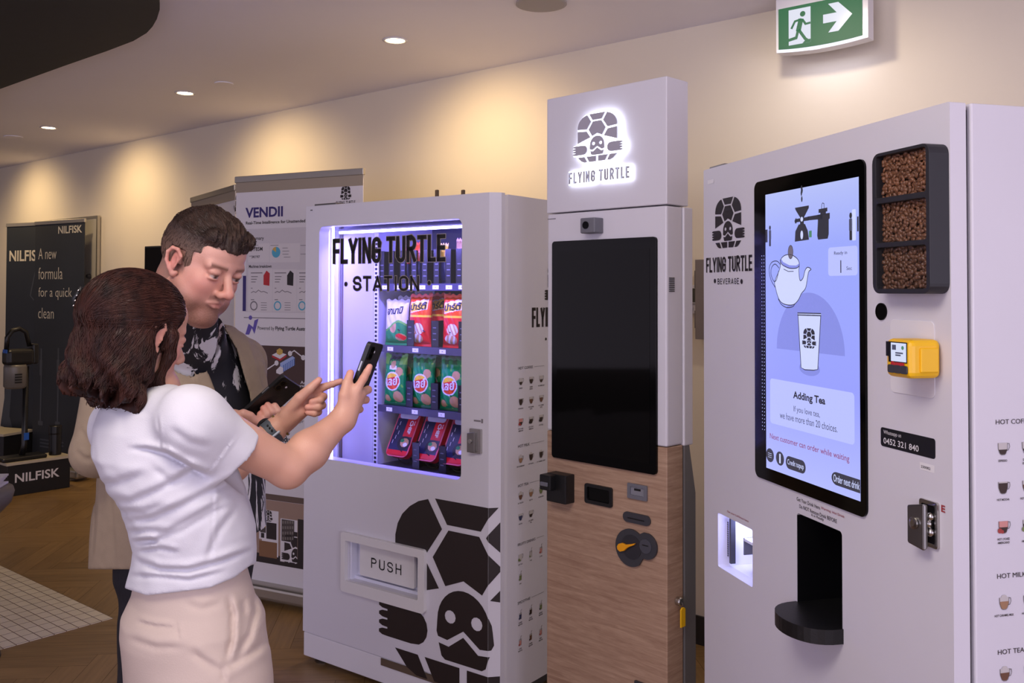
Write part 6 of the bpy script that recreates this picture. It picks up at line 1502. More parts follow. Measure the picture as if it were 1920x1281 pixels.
def colW(P):
    c = np.tile(np.array(lin(skin_c))[None], (len(P), 1)); q = hW.inv(P)
    c = mixc(c, (.86, .55, .52), .55*np.exp(-((q[:, 0]-.055)**2+(np.abs(q[:, 1])-.05)**2+(q[:, 2]+.03)**2)/.0012))
    c = mixc(c, (.70, .36, .36), .8*np.exp(-((q[:, 0]-.092)**2/.0002+(q[:, 1])**2/.0004+(q[:, 2]+.066)**2/.00008)))
    c = mixc(c, (.82, .52, .46), .6*np.exp(-((np.abs(q[:, 1])-.082)**2/.0001+(q[:, 0]+.002)**2/.0006+(q[:, 2])**2/.0012)))
    c = mixc(c, (.22, .14, .11), .8*np.exp(-((q[:, 2]-.022)**2/.00003))*(np.abs(q[:, 1]) > .012)*(np.abs(q[:, 1]) < .05)*(q[:, 0] > .06))
    for t in tipsW: c = mixc(c, (.88, .60, .54), .6*np.exp(-((P-t.astype(np.float32))**2).sum(1)/.00016))
    for t in knW: c = mixc(c, (.80, .52, .44), .4*np.exp(-((P-t.astype(np.float32))**2).sum(1)/.00020))
    return mixc(c, (.72, .50, .41), .25*np.clip(wob(P, 60)+.3, 0, 1))
skinm = tonemat('skin', .48, .12, .10, 420)
axW = (axis(-1.02, -.26, .0055, ((-.60, -.27, .0024), (-.70, -.62, .003))), axis(1.55, 2.32, .0055, ((1.95, 2.10, .0026), (1.74, 1.86, .004))), axis(.06, 1.76, .008, ((1.20, 1.52, .0026), (1.52, 1.66, .0034))))
body = grow(skinW, axW, 'body', skinm, wm, colW, 1, .004)
# T-shirt
z2 = lambda pts: [(x/2.542, 777+y/2.542) for x, y in pts]
wfolds = [(z2([(600, 165), (700, 168), (790, 190), (900, 250), (1000, 305)]), .0075, 5.5), (z2([(500, 400), (620, 420), (760, 360), (920, 270), (1030, 310)]), .0050, 8), (z2([(580, 520), (720, 500), (880, 430), (1040, 350), (1160, 300)]), .0055, 8),
          (z2([(600, 560), (660, 560), (800, 560), (960, 470), (1120, 380)]), .0045, 7), (z2([(625, 640), (740, 600), (860, 560), (1010, 470), (1150, 420)]), .0045, 7), (z2([(630, 690), (760, 742), (900, 745), (1060, 700), (1220, 640)]), .0070, 6), (z2([(640, 660), (760, 640), (860, 660)]), .0048, 5), (z2([(625, 610), (700, 600), (765, 615)]), .0055, 5),
          (z2([(610, 770), (740, 775), (900, 790), (1090, 745)]), .0045, 5), (z2([(1020, 330), (1015, 500), (1010, 720)]), .0022, 2.5), (z2([(980, 720), (1040, 560), (1150, 420)]), .004, 8), (z2([(700, 230), (820, 330), (900, 300)]), .0035, 9), (z2([(470, 330), (560, 330), (700, 280)]), .004, 9), (z2([(560, 460), (680, 470), (800, 420)]), .0035, 7),
          (z2([(750, 0), (760, 100), (765, 180)]), .0022, 2.5), (z2([(800, 60), (900, 130), (1010, 160)]), .0030, 9), (z2([(1120, 100), (1040, 210), (985, 285)]), .0022, 2.2)]
hemx, hemy = [150, 236, 275, 330, 393, 440, 470, 520], [1090, 1104, 1117, 1111, 1103, 1083, 1060, 1050]
tors = loft(trunk(wrows, DW, WYW, .7, .0), WYW)
slA, slB = SR, A_(437, 849, 1.792); sld = (slB-slA)/np.linalg.norm(slB-slA)
slL = SL+(EL-SL)*.62; sldL = (slL-SL)/np.linalg.norm(slL-SL)
shA, shB = cap(NB+np.array([0, 0, -.034]), SR+np.array([0, 0, -.006]), .058, .060), cap(NB+np.array([0, 0, -.045]), SL+np.array([0, 0, -.006]), .055, .058)
slR_ = cap(slA-np.array([0, 0, .004]), slA+sld*.25, .060, .069); slL_ = cap(SL, SL+sldL*.25, .064, .068)
def cutplane(P, p, n): return (P-p.astype(np.float32))@n.astype(np.float32)
armpit = cap(A_(372, 850, 1.77), A_(440, 905, 1.80), .02)
def shirtW(P):
    d = tors(P); d = smin(d, smin(shA(P), shB(P), .02), .035)
    d = smin(d, np.maximum(slR_(P), cutplane(P, slB, sld)), .034); d = smin(d, np.maximum(slL_(P), cutplane(P, slL, sldL)), .018)
    x, y = projn(P); d = d+fold_field(wfolds, P)*1.25+.0022*wob(P, 26)+.0012*wob(P, 55, 1)
    d = np.maximum(d, (y-np.interp(x, hemx, hemy))*.00105)
    d = smax(d, -(cap(NB+np.array([.01, 0, .03]), hW.p(-.02, 0, -.03), .053, .06)(P)), .004)      # neckline
    # a hollow at the sleeve's mouth and under the hem
    d = np.maximum(d, -np.maximum(cap(slB-sld*.06, slB+sld*.2, .048, .050)(P), -cutplane(P, slB-sld*.03, sld)))
    return d
cotton = mat('cotton_white', (.82, .815, .84), .85, bump=.12, bscale=500)
axS = (axis(-1.02, -.40, .0036), axis(1.58, 2.22, .0044), axis(.93, 1.50, .0036))
grow(shirtW, axS, 'shirt', cotton, wm, None, 1, .014)
# trousers
prow = [(1050, 254, 466, .72), (1119, 240, 485, .74), (1155, 224, 500, .78), (1186, 223, 502, .8), (1241, 229, 505, .8), (1281, 233, 509, .78), (1330, 240, 508, .74)]
ptl = trunk(prow, DW, WYW, .75); hips = loft(ptl, WYW); pz = ptl[0][0]
hc = np.array([ptl[0][1], ptl[0][2], 0])
tl = []
for s_ in (-1, 1):
    tl.append(union([cap(hc+rw*.085*s_+[0, 0, pz+.07], hc+rw*.10*s_+[0, 0, .42], .100, .092), cap(hc+rw*.10*s_+[0, 0, .42], hc+rw*.10*s_+[0, 0, .07], .092, .098)], .03))
z5 = z2
pfolds = [(z2([(1085, 860), (1110, 950), (1105, 1070), (1080, 1180)]), .0085, 6), (z2([(640, 985), (740, 1010), (835, 1018)]), .0055, 4), (z2([(600, 1060), (740, 1110), (900, 1110)]), .0040, 8), (z2([(1200, 840), (1220, 930), (1190, 1050), (1120, 1170)]), .0050, 7), (z2([(900, 1120), (980, 1180), (1060, 1230)]), .0048, 8), (z2([(840, 990), (855, 1090)]), .0030, 3), (z2([(1160, 880), (1170, 960)]), .004, 6), (z2([(1280, 1080), (1180, 1150), (1060, 1220)]), .0045, 8), (z2([(880, 900), (960, 930), (1060, 900)]), .0030, 8), (z2([(1060, 1200), (1070, 1281)]), .004, 6)]
def pantsW(P):
    d = hips(P)
    for g in tl: d = smin(d, g(P), .05)
    d = d+fold_field(pfolds, P)+.0016*wob(P, 24, 2); return np.maximum(d, .035-P[:, 2])
beige = mat('trousers_beige', (.77, .70, .65), .8, bump=.1, bscale=450, noise=.03, nscale=6)
tr_ = grow(pantsW, (axis(-.98, -.36, .0055, ((-.9, -.4, .0042),)), axis(1.58, 2.18, .0055), axis(0.0, 1.10, .009, ((.74, 1.10, .0040),))), 'trousers', beige, wm, None, 1, .008)
for s_ in (-1, 1):
    c = hc+rw*.10*s_; m_ = union([cap(c+fw*-.03+[0, 0, .045], c+fw*.13+[0, 0, .033], .042, .032), cap(c+fw*-.03+[0, 0, .04], c+fw*-.02+[0, 0, .09], .042, .040)], .02)
    grow(lambda P: np.maximum(m_(P), -P[:, 2]+.001), tuple(axis(a, b, .008) for a, b in ((c[0]-.2, c[0]+.22), (c[1]-.2, c[1]+.22), (-.008, .15))), 'shoe', mat('shoe_white', (.80, .79, .78), .6), wm)
# hair
def hairW(P):
    q = hW.inv(P); x, y, z = q[:, 0], q[:, 1], q[:, 2]
    return None
capH = hW.e((-.018, 0, .032), (.112, .090, .096))
backH = union([hW.c((-.038, 0, .0), (-.048, 0, -.120), .076, .070), hW.c((-.033, -.052, .0), (-.040, -.058, -.150), .043, .046), hW.c((-.033, .045, .0), (-.046, .044, -.13), .042, .044), hW.c((-.030, -.064, -.050), (-.030, -.074, -.165), .030, .032), hW.c((-.064, .01, -.05), (-.066, .015, -.09), .046, .040)], .03)
frontR = hW.c((.040, -.058, .050), (.012, -.080, -.012), .016, .011); strand = chain([hW.p(*p) for p in ((.030, -.078, .005), (.036, -.080, -.035), (.028, -.078, -.075), (.036, -.077, -.105), (.050, -.074, -.120))], [.013, .011, .008, .005, .0028], .006)
frontL = hW.c((.040, .060, .052), (.0, .080, -.04), .018, .016)
face_cut = hW.e((.098, .004, -.045), (.066, .075, .112)); ear_cut = hW.e((.006, -.100, -.012), (.019, .034, .026))
def hairW(P):
    q = hW.inv(P); x, y, z = q[:, 0], q[:, 1], q[:, 2]
    d = smin(capH(P), backH(P), .03); d = smin(d, frontL(P), .02); d = smax(d, (x*.75-(np.maximum(z, .0)-.05)*.66-.043)*hW.s, .012)
    d = smax(d, -face_cut(P), .012); d = smin(d, frontR(P), .014); d = smax(d, -ear_cut(P), .008); d = smin(d, strand(P), .008)
    th = np.arctan2(y, -x-.02); low = sstep(-z, -.02, .14)
    top = 1-low
    w = .0030*low*np.sin(15*th+2.6*np.sin(z*46+2*th)+1.5*np.sin(z*90+5*th))+.0007*np.sin(74*th+3.5*np.sin(z*55)+2*np.sin(22*z+3*th))*(.35+.65*low)+0*.0012*top*np.sin(y*260+14*x+2.5*np.sin(24*x))+.007*low*np.sin(7*th+3*np.sin(z*34))
    w += .0045*np.exp(-((z-.012-.25*(x+.02))/.012)**2)*(x < .02)      # the half-up roll towards the clip
    d = d+w; zb = -.128-.60*np.clip(x+.055, 0, .06)+.014*np.sin(16*th)+.008*np.sin(37*th)
    return smax(d, (zb-z)*.9, .02)
hairm = mat('hair_auburn', (.20, .098, .068), .5, noise=.6, nscale=16, stretch=(3, 3, 1.0), spec=.3)
hx = grow(hairW, (axis(-1.03, -.56, .0032), axis(1.62, 2.06, .0036), axis(1.30, 1.78, .0032)), 'hair', hairm, wm, None, 0, .014)
def comb(f, P, dirf, steps, step, lift, stop=None):
    """strands laid along a surface: march by dirf, then settle back on f = lift"""
    out = [P]; e = .0015
    for s in range(steps):
        g = np.stack([f(P+np.array(d, dtype=np.float32)*e)-f(P-np.array(d, dtype=np.float32)*e) for d in ((1, 0, 0), (0, 1, 0), (0, 0, 1))], 1)/(2*e); g /= np.linalg.norm(g, axis=1)[:, None]+1e-6
        d = dirf(P, s); d = d-(d*g).sum(1)[:, None]*g; d /= np.linalg.norm(d, axis=1)[:, None]+1e-6
        if stop is not None: d = d*np.where(stop(P), .12, 1.0)[:, None].astype(np.float32)
        P = P+d*step
        for _ in range(2): P = P-np.clip(f(P)-lift[:, None][:, 0], -.01, .01)[:, None]*g
        out.append(P)
    return np.stack(out, 1)
def strands(name, S, r, mt, parent, tip=.25, n=3):
    N, K, _ = S.shape; T = np.gradient(S, axis=1); T /= np.linalg.norm(T, axis=2)[..., None]+1e-9
    A = np.cross(T, np.array([.31, .74, .59])); A /= np.linalg.norm(A, axis=2)[..., None]+1e-9; B_ = np.cross(T, A)
    rad = r*np.interp(np.arange(K)/(K-1), [0, .1, .7, 1], [.5, 1, 1, tip])[None, :, None]
    V_ = np.stack([S+(A*math.cos(2*math.pi*k/n)+B_*math.sin(2*math.pi*k/n))*rad for k in range(n)], 2).reshape(-1, 3)
    base = np.arange(N*K).reshape(N, K)*n; q = []
    for k in range(n): q.append(np.stack([base[:, :-1]+k, base[:, :-1]+(k+1) % n, base[:, 1:]+(k+1) % n, base[:, 1:]+k], -1).reshape(-1, 4))
    Q = np.concatenate(q); me = bpy.data.meshes.new(name); me.vertices.add(len(V_)); me.vertices.foreach_set('co', V_.astype(np.float32).ravel())
    me.loops.add(len(Q)*4); me.loops.foreach_set('vertex_index', Q.astype(np.int32).ravel()); me.polygons.add(len(Q)); me.polygons.foreach_set('loop_start', np.arange(0, len(Q)*4, 4, dtype=np.int32)); me.polygons.foreach_set('use_smooth', np.ones(len(Q), dtype=bool))
    me.materials.append(mt); me.update(calc_edges=True); o = bpy.data.objects.new(name, me); COL.objects.link(o); o.parent = parent; o['kind'] = 'stuff'; return o
rg = np.random.default_rng(5)
def rough_pts(obj, n, keep):
    me = obj.data; co = np.empty(len(me.vertices)*3, dtype=np.float32); me.vertices.foreach_get('co', co); co = co.reshape(-1, 3); co = co[keep(co)]
    return co[rg.integers(0, len(co), n)]
tobe = hW.R.astype(np.float32)
# the lower mass falls in waves; the crown is combed back to the clip
P0 = rough_pts(hx, 2600, lambda c: (hW.inv(c)[:, 2] < .030) & (hW.inv(c)[:, 2] > -.100-.55*np.clip(hW.inv(c)[:, 0]+.055, 0, .06))); ph = rg.uniform(0, 6.28, len(P0)); fq = rg.uniform(.55, .95, len(P0)); am = rg.uniform(.25, .75, len(P0))
def down(P, s):
    q = hW.inv(P); th = np.arctan2(q[:, 1], -q[:, 0]-.02); side = np.stack([np.sin(th), np.cos(th), np.zeros(len(P))], 1)
    d = np.stack([-.10*np.ones(len(P)), .0*th, -np.ones(len(P))], 1)+side*(am*np.sin(fq*s+ph+5*np.sin(3*th)))[:, None]; return (d@tobe.T).astype(np.float32)
S1_ = comb(hairW, P0, down, 13, .0095, rg.uniform(.0, .0022, len(P0)).astype(np.float32), lambda P: hW.inv(P)[:, 2] < -.117-.55*np.clip(hW.inv(P)[:, 0]+.055, 0, .06))
P1 = rough_pts(hx, 1500, lambda c: (hW.inv(c)[:, 2] > .0) & (hW.inv(c)[:, 0] > -.10))
clip_l = np.array([-.115, -.01, .005], dtype=np.float32); jit = rg.normal(0, .15, (len(P1), 3)).astype(np.float32)
def back(P, s): d = clip_l[None]-hW.inv(P); d /= np.linalg.norm(d, axis=1)[:, None]+1e-6; d = d+jit*np.array([.3, 1, .6]); return (d@tobe.T).astype(np.float32)
S2_ = comb(hairW, P1, back, 9, .0085, rg.uniform(.0, .0016, len(P1)).astype(np.float32))
strands('hair_strands', S1_, .00085, hairm, hx); strands('combed_strands', S2_, .0008, hairm, hx)
# hair clip
c = A_(151, 560, 1.83)-np.array(wm.location)
m = MB(); m.tube([c+np.array([-.006, 0, -.028]), c+np.array([-.010, -.004, 0]), c+np.array([.004, -.004, .022])], .0055, 8); o = m.build('hair_clip', black, wm, smooth=True)
m = MB()
for k in range(4): m.ball(c+np.array([-.0085+.003*k, -.010, -.014+.010*k]), .0026, 8)
m.build('rhinestone', chrome, o, smooth=True)
# wrist watch and bracelet
def ring(name, ctr, ax_, r, w, th, mt, sq=1.0, parent=None, n=40):
    ax_ = Vector(ax_).normalized(); u_ = ax_.orthogonal().normalized(); w_ = ax_.cross(u_); m = MB(); v = []
    for i in range(n):
        a = 2*math.pi*i/n; d_ = u_*math.cos(a)+w_*math.sin(a)
        for rr, h_ in ((r, -w/2), (r+th, -w/2), (r+th, w/2), (r, w/2)): v.append(Vector(ctr)+d_*rr+ax_*h_)
    f = []
    for i in range(n):
        for k in range(4): f.append((i*4+k, i*4+(k+1) % 4, ((i+1) % n)*4+(k+1) % 4, ((i+1) % n)*4+k))
    m.add([tuple(p) for p in v], f); return m.build(name, mt, parent, smooth=False)
wl = np.array(wm.location); ad = WL-EL; ad = ad/np.linalg.norm(ad)
o = ring('wristwatch', WL-ad*.006-wl, ad, .0265, .020, .003, mat('strap_slate', (.27, .30, .33), .6), 1, wm)
# strap details on the near side
near = np.array([0, -1, 0])-ad*np.dot(ad, [0, -1, 0]); near /= np.linalg.norm(near); crs = np.cross(ad, near)
m = MB()
for a_ in (-.55, -.3, -.05):
    d_ = near*math.cos(a_)+crs*math.sin(a_); m.ball(WL-ad*.006-wl+d_*.0300, (.0024, .0016, .0040), 8)
m.build('strap_hole', black, o, smooth=True)
d_ = near*math.cos(.35)+crs*math.sin(.35)
m = MB(); m.tube([WL-ad*.018-wl+d_*.0305, WL+ad*.006-wl+d_*.0305], .0028, 8); m.build('strap_keeper', mat('keeper_grey', (.62, .66, .72), .4), o)
d_ = near*math.cos(-2.3)+crs*math.sin(-2.3); m = MB(); m.lathe([(.018, 0), (.018, .008), (.016, .010), (0, .010)], 24, 0, Matrix.Translation(Vector(WL-ad*.006-wl+d_*.026)) @ Vector(d_).to_track_quat('Z', 'Y').to_matrix().to_4x4()); m.build('watch_case', black, o)
ring('bracelet', WL+ad*.020-wl, ad+near*.2, .0262, .005, .003, mat('bracelet_brass', (.60, .50, .25), .35, .6), 1, wm)

# her telephone
def phone(name, label, ctr, eu, ew, L, Wd, T=.010, case=black):
    eu = Vector(eu).normalized(); ew = Vector(ew); ew = (ew-eu*ew.dot(eu)).normalized(); n = ew.cross(eu)       # n: back side
    if n.y > 0: n = -n
    t = thing(name, label, 'smartphone', ctr); t.rotation_euler = Matrix((ew, eu, n)).transposed().to_euler() if ew.cross(eu).dot(n) > 0 else Matrix((-ew, eu, n)).transposed().to_euler()
    MB().plate(rrect(-Wd/2, -L/2, Wd/2, L/2, .010, 5), (), -T/2, T/2).build('case', case, t, bevel=.0018)
    MB().plate(rrect(-Wd/2+.003, -L/2+.003, Wd/2-.003, L/2-.003, .008, 5), (), -T/2-.0006, -T/2+.0002).build('screen', blackgl, t)
    m = MB(); m.plate(rrect(-Wd/2+.006, L/2-.040, -Wd/2+.030, L/2-.008, .006, 4), (), T/2-.0005, T/2+.0018); o = m.build('camera_island', mat('camera_black', (.03, .03, .03), .2), t, bevel=.0008)
    m = MB()
    for y in (L/2-.016, L/2-.031): m.plate(circ(-Wd/2+.018, y, .006, n=16), (), T/2+.0018, T/2+.0026)
    m.build('lens', blackgl, o); m = MB(); m.plate(circ(-Wd/2+.036, L/2-.020, .0028, n=10), (), T/2, T/2+.0006); m.build('flash', paper, t)
    m = MB(); 
    for sx_ in (-1, 1): m.box(sx_*Wd/2-.0012, .012, -.002, sx_*Wd/2+.0012, .034, .002)
    m.build('side_button', mat('button_silver', (.55, .55, .56), .3, .7), t)
    return t
phone('smartphone', 'black smartphone held up in the woman\'s right hand before the snack window', A_(681.5, 706, 2.045), (.336, .04, .94), (.24, .96, -.10), .158, .076)
# ------------------------------------------------------------------ the man
DM = 2.43; MYW = math.radians(-33)
mp_ = at(320, 1080, DM)
mn = thing('person', 'man in tan blazer and black and white patterned shirt looking down at a phone', 'person', (mp_.x, mp_.y, 0), 0)
ml = np.array(mn.location)
fm_, rm_ = fdir(MYW)
hM = Head((-.742, 2.20, 1.682), math.radians(-29), math.radians(-21), math.radians(-6), 1.035)
mrows = [(622, 280, 420, .75), (650, 258, 448, .62), (690, 242, 470, .66), (760, 228, 484, .74), (850, 220, 490, .80), (950, 207, 498, .82), (1010, 205, 497, .80), (1070, 203, 490, .78)]
mt_ = trunk(mrows, DM, MYW, .75)
torM = loft(mt_, MYW); 
nbM = A_(352, 640, 2.37)
sRm, sLm = A_(222, 690, 2.24), A_(452, 680, 2.60)
eRm, eLm = A_(183, 846, 2.20), A_(462, 850, 2.56)
wRm, wLm = A_(436, 792, 2.235), A_(503, 806, 2.29)
neckM = cap(hM.p(-.035, 0, -.05), nbM, .066, .075)
hdm0 = head_sdf(hM, 1.0, 0, .0022, .62); chub = union([hM.e((.030, .050, -.070), (.036, .026, .036)), hM.e((.030, -.050, -.070), (.036, .026, .036)), hM.e((.035, 0, -.112), (.036, .040, .018))], .02)
def hdm(P): return smin(hdm0(P), chub(P), .02)
coreM = loft(trunk([(r[0], r[1], r[2], r[3]) for r in mrows[:-1]], DM, MYW, .75, .03), MYW)
armRm = union([cap(sRm, eRm, .050, .042), cap(eRm, wRm, .040, .028)], .02); armLm = union([cap(sLm, eLm, .050, .042), cap(eLm, wLm, .040, .028)], .02)
# right hand: back of the hand towards us, two fingers reaching to the telephone's lower edge
dR = 2.235
palmRm = union([cap(wRm, A_(460, 783, dR), .027, .015), cap(wRm, A_(459, 792, dR+.005), .027, .015), cap(wRm, A_(457, 801, dR+.01), .024, .013)], .012)
fRm = [finger([A_(460, 783, dR), A_(475, 787, dR), A_(487, 793, dR+.008)], .0105, .0080), finger([A_(459, 792, dR+.005), A_(473, 796, dR+.006), A_(483, 801, dR+.012)], .0105, .0080), finger([A_(457, 801, dR+.01), A_(469, 806, dR+.012), A_(476, 810, dR+.02)], .0100, .0078), finger([A_(452, 808, dR+.015), A_(462, 813, dR+.018), A_(468, 816, dR+.026)], .009, .007)]
tRm = finger([A_(442, 783, dR-.012), A_(456, 776, dR-.012), A_(470, 779, dR-.006)], .013, .0088)
# left hand: below the telephone, fingertips curled on its back
dLh = 2.275
palmLm = union([cap(wLm, A_(517, 787, dLh+.01), .026, .015), cap(wLm, A_(507, 789, dLh+.01), .026, .015), cap(wLm, A_(497, 793, dLh+.01), .024, .014)], .012)
fLm = [finger([A_(519, 785, dLh+.008), A_(521, 771, dLh-.008), A_(515, 761, dLh-.004)], .0108, .0084), finger([A_(511, 788, dLh+.006), A_(510, 772, dLh-.014), A_(502, 760, dLh-.008)], .0110, .0086), finger([A_(503, 791, dLh+.004), A_(500, 777, dLh-.018), A_(494, 766, dLh-.012)], .0106, .0084), finger([A_(496, 795, dLh+.004), A_(492, 785, dLh-.02), A_(488, 776, dLh-.016)], .0096, .0076)]
tLm = finger([A_(526, 792, dLh+.02), A_(533, 780, dLh+.03), A_(531, 768, dLh+.034)], .013, .0088)
hipM = np.array(at(350, 1130, DM)); lgM = []
for s_ in (-1, 1): lgM.append(union([cap(hipM+rm_*.09*s_, hipM*[1, 1, 0]+rm_*.11*s_+[0, 0, .5], .085, .06), cap(hipM*[1, 1, 0]+rm_*.11*s_+[0, 0, .5], hipM*[1, 1, 0]+rm_*.11*s_+[0, 0, .09], .06, .04)], .03))
def skinM(P):
    d = smin(coreM(P), neckM(P), .04); d = smin(d, hdm(P), .022)
    for arm, palm, fs, t in ((armRm, palmRm, fRm, tRm), (armLm, palmLm, fLm, tLm)):
        a = smin(arm(P), palm(P), .012); fr = fs[0](P)
        for g in fs[1:]: fr = np.minimum(fr, g(P))
        a = smin(a, fr, .005); a = smin(a, t(P), .009); d = smin(d, a, .02)
    for g in lgM: d = smin(d, g(P), .03)
    return d
def n3(P, s): return .5+.5*np.sin(P[:, 0]*s*1.3+2*np.sin(P[:, 1]*s*.9)+P[:, 2]*s*.4)*np.sin(P[:, 1]*s*1.1+2*np.sin(P[:, 2]*s*1.2))
def hairline(q):
    """1 where scalp is covered with hair, 0 on the face"""
    x, y, z = q[:, 0], q[:, 1], q[:, 2]
    front = .066-.040*np.clip(1-np.abs(y)/.06, 0, 1)**.0*0
    lim = np.where(z > .058, .079, np.where(z > .0, .030+.30*np.clip(z-.01, 0, .05), .022))
    back = sstep(z, -.085, -.05)
    return sstep(lim-x, -.004, .006)*np.where(x < -.01, back, sstep(z, -.03, -.012))
def colM(P):
    c = np.tile(np.array(lin((.82, .62, .55)))[None], (len(P), 1)); q = hM.inv(P); x, y, z = q[:, 0], q[:, 1], q[:, 2]; ay = np.abs(y)
    hd_ = (z > -.16)
    c = mixc(c, (.80, .48, .44), .6*np.exp(-((x-.06)**2/.0014+(ay-.045)**2/.0009+(z+.03)**2/.0010)))
    c = mixc(c, (.80, .46, .42), .6*np.exp(-((x-.110)**2/.0003+ay**2/.0003+(z+.036)**2/.0003)))
    c = mixc(c, (.78, .45, .41), .7*np.exp(-((ay-.085)**2/.0001+(x)**2/.0007+(z)**2/.0014)))
    beard = sstep(-z-.9*np.clip(x-.03, -.05, .08)*.55, .030, .062)*sstep(x, -.018, .012)*(z > -.135)*sstep(.135+z, 0, .015)
    beard = np.maximum(beard*np.where((ay < .02) & (z > -.057), .5, 1), .8*np.exp(-((x-.094)**2/.0003+(z+.053)**2/.00004))*(ay < .026))
    c = mixc(c, (.42, .27, .20), .85*beard*(.75+.25*n3(q*1.0, 900)))
    c = mixc(c, (.64, .35, .33), .7*np.exp(-((x-.088)**2/.0003+y**2/.0004+(z+.068)**2/.00004)))
    c = mixc(c, (.42, .28, .21), .8*np.exp(-((z-.0200-.06*(ay-.03))**2/.000024))*(ay > .012)*(ay < .052)*(x > .058))
    c = mixc(c, (.72, .48, .44), .22*np.exp(-((ay-.033)**2/.0003+(z+.014)**2/.00005))*(x > .06))
    # eyes: dark slit of lashes, white and iris under lowered lids
    ex = np.exp(-((ay-.033)**2/.00010+(z-.0004)**2/.0000055))*(x > .068)
    c = mixc(c, (.16, .11, .10), np.clip(1.6*ex, 0, 1)*.9)
    for sg in (1, -1):
        ey = np.sqrt((x-.0765)**2+(y-.033*sg)**2+z**2); opn = (ey < .0138)*(z < -.0005)*(z > -.0065)*(x > .080)
        c = mixc(c, (.72, .66, .64), .9*opn); ir = opn*np.exp(-((y-.033*sg+.002)**2/.000020)); c = mixc(c, (.10, .08, .07), np.clip(1.3*ir, 0, 1))
    hl = hairline(q)*(z > -.12); fade = sstep(z, -.07, .07)
    c = mixc(c, (.27, .205, .17), np.clip(hl*(.50+.42*fade), 0, 1)*(.85+.15*n3(q, 700))*(ay < .0805+.02*(z > .03)))
    for t, k in ((A_(502, 760, dLh-.008), .6), (A_(494, 766, dLh-.012), .6), (A_(488, 776, dLh-.016), .6), (A_(487, 793, dR+.008), .5)): c = mixc(c, (.86, .54, .48), k*np.exp(-((P-t.astype(np.float32))**2).sum(1)/.00016))
    return mixc(c, (.70, .46, .38), .25*np.clip(wob(P, 60)+.2, 0, 1)*hd_)
axM = (axis(-1.15, -.42, .0060, ((-.92, -.60, .0022), (-.68, -.50, .0026))), axis(1.95, 2.74, .0060, ((2.04, 2.34, .0026),)), axis(.05, 1.90, .009, ((1.50, 1.90, .0022), (1.24, 1.42, .0026))))
grow(skinM, axM, 'body', skinm, mn, colM, 1, .004)
# short hair: longer swept top over clipped sides
topM = hM.e((-.006, 0, .046), (.102, .076, .090)); skullM = hM.e((-.014, 0, .034), (.1030, .0800, .0910))
def hairM(P):
    q = hM.inv(P); x, y, z = q[:, 0], q[:, 1], q[:, 2]; ay = np.abs(y)
    w = .0013*np.sin(y*260+50*x+3*np.sin(x*75)+1.5*np.sin(z*90))+.0009*np.sin(y*520-40*x+3*np.sin(x*95))+.0022*np.sin(x*62+1.8*np.sin(y*60))
    top = topM(P)+w
    top = smax(top, (.062+.10*np.clip(-x-.02, 0, .1)-.09*np.clip(x, 0, .1)-z), .014)
    side = skullM(P)+.0004*np.sin(x*700+3*np.sin(z*300))*np.sin(z*600)
    lo = np.where(x < -.028, -.075+.2*np.clip(x+.09, 0, .06)*0, np.where(x < .016, .028, -.014))      # nape, over the ear, sideburn
    side = np.maximum(side, np.maximum((lo-z)*.8, (x-np.where(z > .035, .050+.25*(z-.035), .033))*.8))
    fr = hM.c((.058, -.050, .080), (.066, .040, .084), .017, .019)(P)+w
    fr = smax(fr, (.066+.004*np.sin(y*190)-z), .006)
    return smin(smin(top, side, .010), fr, .012)
def colHair(P):
    q = hM.inv(P); z = q[:, 2]; t = sstep(z, -.01, .085); c = np.tile(np.array(lin((.47, .36, .30)))[None], (len(P), 1)); c = mixc(c, (.215, .155, .13), t)
    return mixc(c, (.14, .10, .085), .5*n3(q*np.array([.25, 1, 1]), 420)*t)
hairb = tonemat('hair_brown', .55, 0, .35, 420)
grow(hairM, (axis(-.98, -.54, .0024), axis(2.00, 2.38, .0026), axis(1.56, 1.86, .0022)), 'hair', hairb, mn, colHair, 0, .012)
hm_o = bpy.data.objects['hair.001'] if 'hair.001' in bpy.data.objects else None
mR = hM.R.astype(np.float32)
def mstr(nm, n, keep, dvec, steps, step, r, lift, wav):
    P = rough_pts(hm_o, n, keep); jt = rg.normal(0, wav, (n, 3)).astype(np.float32); ph_ = rg.uniform(0, 6.28, n)
    def df(P, s): return ((np.array(dvec, dtype=np.float32)[None]+jt+np.array([0, .35, 0])[None]*np.sin(.7*s+ph_)[:, None]*wav*3)@mR.T).astype(np.float32)
    strands(nm, comb(hairM, P, df, steps, step, rg.uniform(0, lift, n).astype(np.float32)), r, hairk, hm_o)
hairk = mat('hair_strand_brown', (.25, .185, .155), .45, spec=.35, noise=.4, nscale=40)
mstr('top_strands', 1500, lambda c: hM.inv(c)[:, 2] > .078, (1, -.45, -.1), 7, .0055, .0007, .0022, .18)
mstr('side_strands', 1600, lambda c: (hM.inv(c)[:, 2] > .0) & (hM.inv(c)[:, 2] < .08), (-.25, 0, -1), 3, .003, .0004, .0008, .2)
